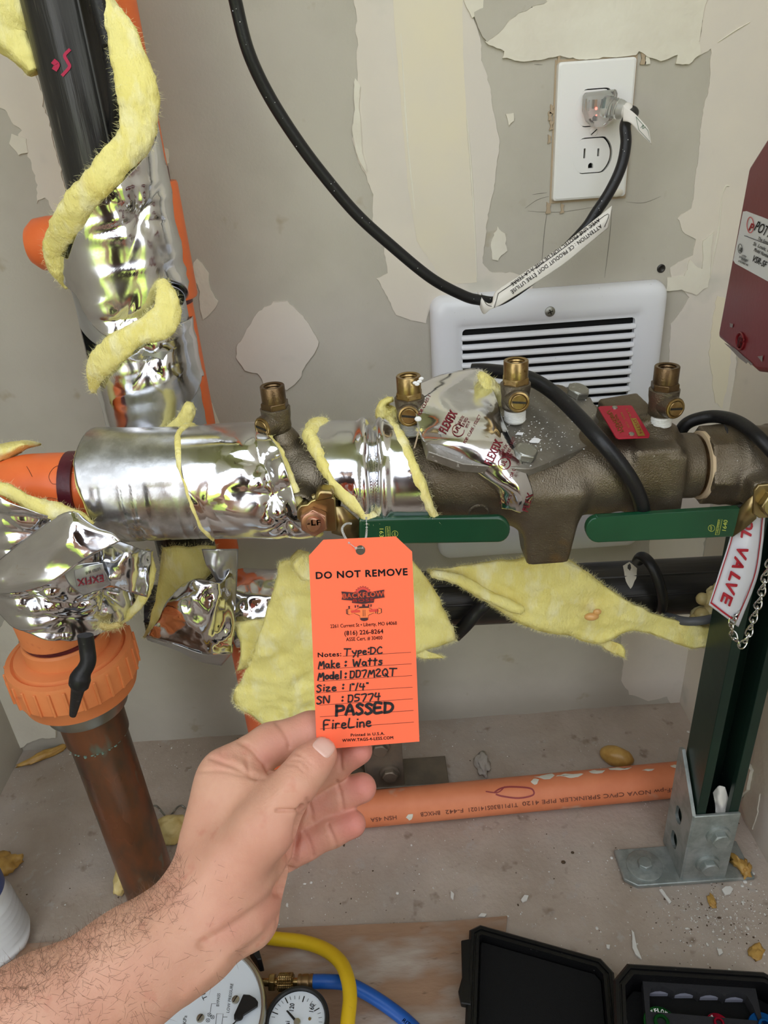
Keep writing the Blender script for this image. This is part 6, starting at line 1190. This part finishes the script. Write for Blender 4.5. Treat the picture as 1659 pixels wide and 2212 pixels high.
# ================================================================== floor things
h_ = .0225; fa_ = atH(1480, 1682, h_); fb_ = atH(800, 1747, h_); dv = nrm(fb_ - fa_); fa_ = fa_ - dv * .075; fb2 = fb_ + dv * .12; fa_[2] = fb2[2] = h_
fp = thing('plastic_pipe', 'long dusty orange pipe lying on the floor with printed line', 'pipe', ((fa_ + fb2) / 2 * [1, 1, 0]))
MB().tube([fa_, fb2], .0205, 36).build('pipe_barrel', M_orangef, fp)
cf = Cyl(fa_, fb2); of = on_cyl(cf, .0206)
M_fad = mat('faded print', (120, 72, 58), .7)
for s_, a, c in [('NSF-pw NOVA CPVC SPRINKLER PIPE 4120', (1470, 1700), (1128, 1732)), ('T1P11B30S141021', (1118, 1734), (1012, 1745)), ('F-442', (1000, 1746), (962, 1750)), ('BMXCB', (950, 1751), (908, 1755)), ('HSN 45A', (856, 1761), (800, 1767))]: mb = MB(); text(mb, s_, a, c, 9, of, .01); mb.build('faded_print', M_fad, fp, recalc=False)
mb = MB(); stroke(mb, [(1068, 1712), (1080, 1704), (1100, 1700), (1140, 1702), (1152, 1708), (1150, 1718), (1120, 1724), (1085, 1720), (1072, 1716)], 3.5, of); stroke(mb, [(1050, 1710), (1075, 1712), (1090, 1700)], 2.5, of); mb.build('maroon_marker_scribble', mat('maroon marker', (150, 62, 62), .6), fp, recalc=False)
r = np.random.default_rng(21)
for i, (x, y, w_, hh) in enumerate([(1175, 1679, 22, 5), (1230, 1676, 30, 4), (1290, 1668, 18, 3), (1340, 1662, 26, 3), (1460, 1656, 12, 4), (1155, 1690, 8, 6), (884, 1765, 8, 7), (1400, 1664, 14, 3)]):
    P_ = jag([(x - w_, y), (x - w_ * .3, y - hh), (x + w_, y - hh), (x + w_ * .6, y + hh * .6), (x, y + hh)], 2, 4, i); b = MB(); V_ = [of(px_1, py_1) for px_1, py_1 in P_]; b.add(V_ + [np.mean(V_, 0) + nrm(CAM - V_[0]) * .0012], [(k, (k + 1) % len(V_), len(V_)) for k in range(len(V_))]); b.build('plaster_drip', M_mudw, fp, ang=180)
def blob(name, label, cat, x, y, rx, ry, rz, m, s=1, rough=.15, grp=None, h=0., rot=0.):
    p = atH(x, y, h + rz * .8); b = MB(); R = []
    for i in range(17):
        a = math.pi * (i + (.03 if i == 0 else -.03 if i == 16 else 0)) / 16; R.append([np.array([math.sin(a) * math.cos(t), math.sin(a) * math.sin(t), math.cos(a)]) for t in np.linspace(0, 2 * math.pi, 24, endpoint=False)])
    R = np.array(R); k = 1 + rough * fbm(R + s, 2.2, s, 3); R = R * k[..., None] * (rx, ry, rz); c_, s2 = math.cos(rot), math.sin(rot); R = np.stack([R[..., 0] * c_ - R[..., 1] * s2, R[..., 0] * s2 + R[..., 1] * c_, np.maximum(R[..., 2], -rz * .75)], -1)
    o = b.grid(R + p, wv=True).build(name, m, None, ang=180); tag(o, label, cat, 'foam bits on the floor' if cat == 'foam' else None); return o
M_foamy = mat('cured yellow foam', (196, 156, 82), .45, c2=(176, 134, 64), cs=60, bump=.4, bs=120, coat=.15)
M_foamc = mat('creamy foam', (224, 204, 140), .5, bump=.4, bs=150, c2=(206, 180, 110), cs=50)
blob('foam_drop', 'smooth ochre bean shaped foam drop behind the floor pipe', 'foam', 1332, 1634, .021, .0125, .0125, M_foamy, 3, .06, rot=-.55)
blob('foam_scrap', 'long ochre foam strip lying in the left back corner', 'foam', 98, 1630, .030, .006, .005, M_foamy, 5, .35, rot=.55)
blob('foam_scrap', 'broken ochre foam chunk beside the blue banded bottle', 'foam', 8, 1868, .018, .014, .010, M_foamy, 6, .5)
blob('foam_lump', 'creamy foam lump squeezed at left of the copper pipe foot', 'foam', 270, 1895, .010, .020, .014, M_foamc, 7, .3)
blob('foam_lump', 'creamy foam lump in front of the copper pipe foot', 'foam', 318, 1915, .012, .009, .010, M_foamc, 8, .3)
blob('foam_lump', 'pale yellow foam lump right of the copper pipe, behind the hand', 'foam', 372, 1790, .020, .016, .016, M_foamc, 9, .2)
blob('foam_scrap', 'ring shaped ochre foam scrap between bracket and right wall', 'foam', 1600, 1868, .006, .011, .006, M_foamy, 10, .5, h=.006, rot=.5)
blob('foam_scrap', 'ochre foam bit leaning on the right wall foot', 'foam', 1612, 1878, .004, .009, .005, M_foamy, 11, .5, h=.006, rot=-.5)
blob('foam_scrap', 'small ochre foam flake on the floor before the post base', 'foam', 1538, 1946, .004, .007, .002, M_foamy, 12, .4)
blob('foam_scrap', 'flat ochre foam flake near the right end of the black case', 'foam', 1634, 2056, .009, .006, .0025, M_foamy, 13, .5, rot=.7)
blob('plaster_clump', 'grey dusty plaster clump behind the floor pipe, under the tag', 'debris', 1042, 1650, .009, .016, .005, mat('dusty clump', (176, 168, 158), .9, bump=.8, bs=120), 14, .5)
M_chp = mat('white plaster chip', (222, 220, 214), .75)
def chip(x, y, pts, label, th=.0018, bend=0):
    P_ = jag([(x + a, y + c) for a, c in pts], 1, 5, int(x)); o = MB().prism(np.array([atH(u_, v_, .0015) for u_, v_ in P_]), (0, 0, th)).build('plaster_chip', M_chp, None, tri=True, smooth=False); tag(o, label, 'debris', 'white plaster chips on the floor'); return o
chip(1436, 1940, [(-12, -16), (-7, -18), (14, 10), (10, 14)], 'straight white plaster stick in front of the post base')
chip(1370, 2040, [(-6, -30), (0, -24), (6, 10), (16, 34), (4, 24), (-4, 10)], 'curved white paint sliver above the case hinge')
chip(1571, 1924, [(-12, 0), (-4, -7), (6, -8), (12, -2), (6, 8), (-4, 10)], 'jagged white plaster flake by the base of the strut bracket')
chip(1554, 2057, [(-6, -6), (4, -5), (7, 3), (0, 8)], 'small white chip right of the curved paint sliver')
chip(1133, 1942, [(-8, 4), (0, -6), (8, -6), (5, 4), (-4, 8)], 'pale chip on bare floor left of the base plate')
chip(1042, 1979, [(-9, 2), (-2, -5), (9, -3), (5, 4)], 'white chip at the back edge of the plywood')
chip(977, 1936, [(-3, -10), (4, -3), (2, 10), (-4, 4)], 'narrow white flake left of the other floor chips')
chip(1313, 2047, [(-4, -5), (4, -4), (3, 5), (-3, 3)], 'tiny white crumb left of the curved paint sliver')
chip(545, 1, [(0, 0), (0, 1), (1, 1)], 'x') if False else None
# many small crumbs: nobody could count them
b = MB(); b2 = MB(); r = np.random.default_rng(33)
for k in range(2200):
    if k < 600: x, y = r.normal(1560, 75), r.normal(1975, 50)
    elif k < 760: x, y = r.normal(880, 120), r.normal(2080, 60)
    elif k < 900: x, y = r.normal(560, 140), r.normal(1640, 30)
    else: x, y = r.uniform(0, 1659), r.uniform(1580, 2212)
    if y < 1575 or y > 2260: continue
    p = atH(x, y, .0008)
    if p[0] > XR - .004 or p[0] < XL + .004 or p[1] > WY - .004 or p[1] < .05: continue
    s = r.uniform(.0002, .0008) * (1 if r.random() < .94 else 2.4); (b if r.random() < .8 else b2).sphere(p, s, 6, 4, (r.uniform(.6, 1.6), r.uniform(.6, 1.6), .5))
o = b.build('plaster_crumbs', M_chp, None, ang=180); tag(o, 'tiny white plaster crumbs scattered over the floor', 'debris'); o['kind'] = 'stuff'
o = b2.build('dirt_crumbs', mat('dark dirt', (84, 68, 52), .9), None, ang=180); tag(o, 'tiny dark dirt crumbs scattered over the floor', 'dirt'); o['kind'] = 'stuff'
# ---- bottle
M_btl = mat('translucent water bottle', (240, 242, 244), .14, tr=.22, ior=1.3, spec=.5)
bo = atH(4, 2046, 0); btl = thing('water_bottle', 'ribbed translucent plastic water bottle with blue band, left edge', 'bottle', (bo[0], bo[1], 0))
prof = [(.000, .012), (.002, .020), (.006, .028), (.014, .0325)]; 
for k in range(7): prof += [(.020 + k * .0085, .0335 - k * .0004), (.0245 + k * .0085, .0298 - k * .0004)]
prof += [(.082, .0290), (.090, .0282), (.150, .0285), (.170, .022), (.190, .013), (.200, .0125), (.206, .0125)]
B_ = MB(); th = np.linspace(0, 2 * math.pi, 60, endpoint=False); R = []
for hgt, rr in prof:
    lobes = 1 + (.10 * np.cos(5 * th + .6) * max(0, 1 - hgt / .018)); R.append([(bo[0] + rr * lobes[i] * math.cos(a), bo[1] + rr * lobes[i] * math.sin(a), .0005 + hgt + (.004 * (1 - math.cos(5 * a + .6)) * max(0, 1 - hgt / .010))) for i, a in enumerate(th)])
B_.grid(np.array(R), wv=True).build('bottle_body', M_btl, btl, ang=180)
MB().lathe((bo[0], bo[1], .0), (0, 0, 1), [(.090, .0286), (.091, .0290), (.150, .0292), (.151, .0288)], 44, caps=False).build('blue_band', mat('blue label film', (44, 72, 140), .35), btl)
MB().lathe((bo[0], bo[1], .0), (0, 0, 1), [(.004, .0255), (.016, .0280), (.030, .0285), (.08, .0265), (.082, .0)], 40).build('water', mat('cloudy water', (214, 216, 218), .3, tr=.4, ior=1.2), btl)
MB().lathe((bo[0], bo[1], .0), (0, 0, 1), [(.205, .0145), (.222, .0145), (.223, .013)], 30).build('bottle_cap', M_wpl, btl)
# ---- test kit: large dial, small gauge, hoses
M_face = mat('white dial face', (222, 230, 238), .35, spec=.5); M_rim = mat('dull steel rim', (176, 172, 160), .3, .95); M_blkp = mat('black plastic', (22, 22, 23), .4)
dh = .062; D0 = atH(410, 2190, dh); Rr = np.linalg.norm(atH(573, 2170, dh) - D0)
dg = thing('test_gauge', 'large round white differential pressure dial with steel rim, bottom edge', 'gauge', (D0[0], D0[1], .004))
MB().lathe((D0[0], D0[1], .005), (0, 0, 1), [(0, Rr * .8), (.01, Rr * .93), (dh - .020, Rr * .95), (dh - .017, Rr * .95)], 60).build('gauge_body', M_blkp, dg)
MB().lathe((D0[0], D0[1], dh - .014), (0, 0, 1), [(0, Rr * .95), (.001, Rr), (.007, Rr), (.0095, Rr * .985), (.010, Rr * .96), (.0095, Rr * .935), (.006, Rr * .925)], 72, caps=False).build('rim', M_rim, dg)
MB().lathe((D0[0], D0[1], dh - .010), (0, 0, 1), [(0, Rr * .93), (.003, Rr * .93), (.0031, Rr * .5)], 60).build('dial_face', M_face, dg)
df = lambda x, y: atH(x, y, dh - .0066)
for s_, a, c, hh in [('TK', (449, 2157), (440, 2138), 11), ('BYPASS', (473, 2174), (476, 2146), 6.5), ('LOW PRESSURE', (495, 2188), (504, 2125), 6.5), ('KPa', (402, 2212), (404, 2194), 8)]:
    mb = MB(); text(mb, s_, a, c, hh, df, .0); mb.build('dial_print', M_blk, dg, recalc=False)
mb = MB()
for c in [(452, 2192), (459, 2197), (449, 2204)]: ring(mb, c, 4, .8, df, 14); stroke(mb, [(c[0] - 3, c[1] - 3), (c[0] + 3, c[1] + 3)], .7, df, sp=False); stroke(mb, [(c[0] - 3, c[1] + 3), (c[0] + 3, c[1] - 3)], .7, df, sp=False)
stroke(mb, [(454, 2187), (457, 2168), (466, 2168)], .9, df, sp=False); stroke(mb, [(466, 2214), (468, 2190), (482, 2190), (479, 2214)], .9, df, sp=False); stroke(mb, [(482, 2197), (491, 2197)], .9, df, sp=False)
mb.build('dial_diagram', M_blk, dg, recalc=False)
for x, y in ((509, 2160), (433, 2200)):
    o = MB().lathe(atH(x, y, dh - .0068), (0, 0, 1), [(0, .0036), (.0014, .0032), (.0018, .0015)], 20).build('dial_screw', M_rim, dg); MB().box(atH(x, y, dh - .0068) + (0, 0, .0018), .003, .0004, .0002, (.5, .9, 0), (-.9, .5, 0), (0, 0, 1)).build('screw_slot', M_blkp, o)
ptr = [(526, 2150), (540, 2151), (552, 2158), (558, 2166), (557, 2176), (548, 2182), (526, 2196), (514, 2208), (506, 2204), (506, 2194)]
MB().prism([atH(x, y, dh - .004) for x, y in ptr], (0, 0, .002)).build('pointer_tail', M_blkp, dg, bevel=.0006); MB().lathe(atH(518, 2197, dh - .002), (0, 0, 1), [(0, .0032), (.0014, .003), (.0016, .001)], 18).build('pointer_hub', M_blkp, dg)
MB().tube([atH(512, 2204, dh - .003), atH(490, 2226, dh - .003)], .0007, 6).build('pointer_needle', M_blkp, dg)
MB().prism([atH(x, y, dh - .03) for x, y in [(540, 2068), (556, 2058), (562, 2064), (572, 2098), (562, 2100)]], (0, 0, .02)).build('rim_clamp', M_blkp, dg, bevel=.001)
ax_ = atH(572, 2122, .034); bx_ = atH(640, 2121, .034); bx_[2] = ax_[2]; dd = nrm(bx_ - ax_); Lf = np.linalg.norm(bx_ - ax_)
ft = thing('hose_fitting', 'brass knurled hose fitting between the big dial and blue hose', 'fitting', ax_)
MB().tube([ax_ - dd * .01, ax_ + dd * .05], .0035, 14).build('stem', M_brass, ft)
u_, w_, _ = basis(dd); hx = [ax_ + dd * .0045 + (u_ * math.cos(k * math.pi / 3) + w_ * math.sin(k * math.pi / 3)) * .0078 for k in range(6)]; MB().prism(hx, dd * .0055).build('hex_nut', M_brass, ft, bevel=.0006)
prf = [(.0125, .0055), (.013, .0078)] + [(.013 + i * .0008, .0078 if i % 2 else .0082) for i in range(18)] + [(.0275, .0078), (.028, .0055)]
G_ = []; ang_ = np.linspace(0, 2 * math.pi, 48, endpoint=False)
for hgt in np.linspace(.0125, .0275, 26): G_.append([ax_ + dd * hgt + (u_ * math.cos(a) + w_ * math.sin(a)) * (.0076 + .0005 * (math.sin(12 * a + hgt * 1800) * math.sin(12 * a - hgt * 1800)) - (.0012 if hgt < .0132 or hgt > .0268 else 0)) for a in ang_])
bk_ = MB().grid(np.array(G_), wv=True); bk_.f += [tuple(range(48))[::-1], tuple(25 * 48 + q for q in range(48))]; bk_.build('knurled_collar', M_brass, ft, ang=20)
MB().lathe(ax_, dd, [(.0315, .005), (.032, .0066), (.034, .0066), (.035, .0060), (.037, .0066), (.041, .0066), (.042, .0060), (.044, .0067), (.046, .0067), (.0465, .005)], 28).build('ferrule', mat('brown brass', (132, 106, 72), .4, .8), ft)
M_blue = mat('blue rubber hose', (30, 86, 168), .38, spec=.4, bump=.1, bs=80); M_yelh = mat('yellow rubber hose', (212, 176, 30), .42, spec=.4, bump=.15, bs=60, spots=[((150, 112, 30), 70, .66, .74)])
p0 = ax_ + dd * .046
bh = MB().tube(spline([p0, p0 + dd * .012, atH(745, 2124, .028), atH(790, 2144, .020), atH(840, 2176, .012), atH(885, 2212, .008), atH(930, 2260, .0075)], 10), .0062, 22).build('hose', M_blue, None); tag(bh, 'blue rubber hose running off the bottom edge', 'hose')
mb = MB(); cb_ = lambda x, y: atH(x, y, .0145); text(mb, 'RITCHIE', (868, 2206), (905, 2236), 9, cb_, .01); mb.build('hose_print', M_ink, bh, recalc=False)
yh = MB().tube(spline([atH(440, 2012, .016), atH(520, 2014, .016), atH(590, 2027, .018), atH(650, 2034, .022), atH(700, 2050, .030), atH(735, 2078, .040), atH(751, 2115, .046), atH(756, 2155, .046), atH(752, 2200, .044), atH(748, 2260, .04)], 10), .0066, 22).build('hose', M_yelh, None); tag(yh, 'yellow rubber hose looping over the blue hose', 'hose')
sgc = atH(641, 2203, .050); Rs = np.linalg.norm(atH(711, 2200, .050) - sgc); sgg = thing('pressure_gauge', 'small black rimmed pressure gauge with white face, bottom edge', 'gauge', (sgc[0], sgc[1], .006))
MB().lathe((sgc[0], sgc[1], .006), (0, 0, 1), [(0, Rs * .7), (.01, Rs * .92), (.038, Rs * .95), (.040, Rs), (.0445, Rs), (.046, Rs * .97), (.046, Rs * .90), (.044, Rs * .86)], 52, caps=False).build('gauge_body', M_blkp, sgg)
MB().lathe((sgc[0], sgc[1], .047), (0, 0, 1), [(0, Rs * .88), (.0012, Rs * .87), (.0013, Rs * .4)], 48).build('gauge_face', M_face, sgg)
Sf = lambda x, y: atH(x, y, .0487); cx_, cy_ = 641, 2206; mb = MB()
for k in range(17):
    a = math.radians(-170 + k * 8.6 * 1.25); r0, r1_ = (44, 56) if k % 4 == 1 else (48, 55); stroke(mb, [(cx_ + r0 * math.cos(a), cy_ + r0 * math.sin(a)), (cx_ + r1_ * math.cos(a), cy_ + r1_ * math.sin(a))], 2.2 if k % 4 == 1 else .9, Sf, sp=False)
mb.build('tick_marks', M_blk, sgg, recalc=False, kind='stuff')
for s_, a, c in [('120', (634, 2184), (636, 2168)), ('160', (677, 2186), (679, 2169)), ('psi', (625, 2222), (626, 2206))]: mb = MB(); text(mb, s_, a, c, 10, Sf, .015); mb.build('gauge_print', M_blk, sgg, recalc=False)
MB().prism([atH(x, y, .0492) for x, y in [(618, 2184), (622, 2183), (643, 2206), (639, 2210)]], (0, 0, .0006)).build('needle', M_blkp, sgg); MB().lathe(atH(642, 2208, .0492), (0, 0, 1), [(0, .0032), (.0014, .0028), (.0016, .001)], 18).build('needle_hub', M_rim, sgg); MB().lathe(atH(669, 2201, .0485), (0, 0, 1), [(0, .0014), (.0008, .0012)], 12).build('face_screw', M_brass, sgg)
# ---- black case
M_case = mat('black hard case plastic', (13, 13, 14), .4, bump=.25, bs=500, spots=[((70, 68, 66), 200, .7, .74)]); M_foamk = mat('black egg foam', (5, 5, 5), .95, bump=.5, bs=700); M_foamg = mat('grey foam', (34, 34, 37), .9, bump=.4, bs=800)
case = thing('tool_case', 'open black hard plastic tool case, lid lying to the left', 'case', atH(1330, 2200, 0))
def tray(top_poly, h, dep, t, name, foam, par, inner=.6):
    P_ = np.array([p[:2] for p in top_poly]); c_ = P_.mean(0); n = len(P_)
    def off(d):
        out_ = []
        for i in range(n):
            a, b_, c2_ = P_[i - 1], P_[i], P_[(i + 1) % n]; e1 = (b_ - a) / np.linalg.norm(b_ - a); e2 = (c2_ - b_) / np.linalg.norm(c2_ - b_); n1 = np.array([-e1[1], e1[0]]); n2 = np.array([-e2[1], e2[0]])
            if n1 @ (c_ - b_) < 0: n1 = -n1
            if n2 @ (c_ - b_) < 0: n2 = -n2
            m_ = n1 + n2; m_ /= max(.3, (m_ @ m_) / 2); out_.append(b_ + m_ * d)
        return out_
    L = [(0, .003), (0.0, h - .006), (-.002, h - .005), (-.002, h - .002), (0, h), (t * .35, h), (t * .4, h - .002), (t * .6, h - .002), (t * .65, h), (t, h), (t * 1.1, h - dep)]
    L = [(.003, .002)] + L
    rings = [[(q[0], q[1], z) for q in off(d)] for d, z in L]; b = MB().grid(np.array(rings), wv=True); b.f.append(tuple((len(L) - 1) * n + q for q in range(n))); b.f.append(tuple(range(n))[::-1])
    o = b.build(name, M_case, par, ang=25); F_ = [(q[0], q[1], h - dep) for q in off(t * 1.2)]; MB().prism(F_, (0, 0, dep * inner)).build(foam[0], foam[1], par, bevel=.001); return off
lh = .028
lid = [atH(1018, 2010, lh), atH(1038, 2000, lh), atH(1296, 2072, lh), atH(1322, 2100, lh), atH(1336, 2240, lh), atH(1342, 2420, lh), atH(1000, 2420, lh), atH(1008, 2240, lh)]
tray(lid, lh, .016, .008, 'case_lid', ('lid_foam', M_foamk), case, .4)
bh_ = .052
bas = [atH(1330, 2118, bh_), atH(1358, 2084, bh_), atH(1650, 2102, bh_), atH(1700, 2130, bh_), atH(1760, 2400, bh_), atH(1340, 2420, bh_)]
tray(bas, bh_, .034, .008, 'case_base', ('base_foam', M_foamk), case, .3)
# raised foam frame with scalloped window
ff = lambda x, y: atH(x, y, bh_ - .010)
win = [(1403, 2150)]
for k in range(4): x0 = 1401 + k * 54.5; y0 = 2137 + k * 4.3; win += [(x0 + 54.5 * t, y0 + 4.3 * t - 9 * math.sin(math.pi * t)) for t in (.1, .3, .5, .7, .9)] + ([(x0 + 54.5, y0 + 4.3 + 2)] if k < 3 else [])
win += [(1626, 2172), (1640, 2205), (1404, 2185)]
V_, F_ = fill_holes([(1388, 2118), (1632, 2134), (1652, 2230), (1398, 2230)], [win], ff); b = MB(); b.add(V_, F_); b.build('foam_frame', M_foamg, case, smooth=False, solid=.012, off=-1)
for k in range(4):
    x0 = 1428 + k * 54.5; y0 = 2152 + k * 4.3; p = atH(x0, y0 + 4, bh_ - .030); p2 = atH(x0, y0 - 4, bh_ - .03)
    P_ = [atH(x0 + 26 * math.cos(a), y0 + 0 - 12 * math.sin(a), bh_ - .022) for a in np.linspace(0, math.pi, 12)]; MB().prism(P_, (0, 0, .004)).build('foam_scallop', mat('light grey foam', (124, 126, 140), .9), case)
for k in range(4): p = atH(1342 + k * 2.4, 2142 + k * 19, bh_ - .012); MB().tube([p + (0, .004, 0), p - (0, .004, 0)], .0014, 10).build('hinge_pin', M_steel, case)
MB().prism([atH(x, y, .022) for x, y in [(996, 2040), (1018, 2036), (1014, 2110), (1018, 2180), (996, 2176), (990, 2150), (998, 2120)]], (0, 0, .007)).build('case_latch', M_case, case, bevel=.001)
def fitting(label, x, y, R, col, txt=None, z=bh_ - .012):
    m = mat('anodised ' + label.split()[0], col, .22, .8); c = atH(x, y, z); t = thing('hose_adapter', label, 'fitting', (c[0], c[1], z - .016), 'anodised knobs in the case')
    MB().lathe((c[0], c[1], z - .016), (0, 0, 1), [(0, R * .6), (.002, R * .62), (.004, R * .98), (.0155, R), (.016, R * .96), (.0163, R * .45), (.020, R * .44), (.0205, R * .40), (.0205, R * .26), (.012, R * .24), (.012, .0004)], 44).build('adapter_body', m, t); MB().lathe((c[0], c[1], z - .0045), (0, 0, 1), [(0, R * .235), (.0005, R * .23), (.0006, .0005)], 20).build('bore', M_hole, t)
    if txt:
        for i, ch_ in enumerate(txt):
            if ch_ == ' ': continue
            a = 2.75 - i * .27; p = np.array([c[0] + R * .60 * math.cos(a), c[1] + R * .60 * math.sin(a)]); ta = np.array([math.sin(a), -math.cos(a)]); no = np.array([math.cos(a), math.sin(a)]); V_, F2 = glyphs(ch_, .03); w_2 = R * .16; b = MB()
            b.add([(p[0] + ta[0] * (v[0] - .5) * w_2 + no[0] * v[1] * R * .24, p[1] + ta[1] * (v[0] - .5) * w_2 + no[1] * v[1] * R * .24, z + .0006) for v in V_], F2); b.build('engraved_letter', M_white, t, recalc=False)
fitting('green anodised knob with white engraved lettering in the case', 1428, 2212, .0148, (30, 96, 44), 'BACKFLOW MGT')
fitting('red anodised knob in the case', 1552, 2214, .0100, (170, 24, 54), 'FLOW')
fitting('blue anodised knob in the case right end', 1652, 2220, .0130, (20, 92, 170))
# loose wire tangle left of hand
b = MB(); r = np.random.default_rng(8); P_ = [atH(320 + k * 9, 1752 - 12 * math.sin(k) , .004 + .003 * (k % 3)) for k in range(10)]; wt = b.tube(spline(P_, 6), .0012, 8).build('wire_tangle', M_steel, None); tag(wt, 'bent silver wire lying beside the copper pipe on the floor', 'wire')
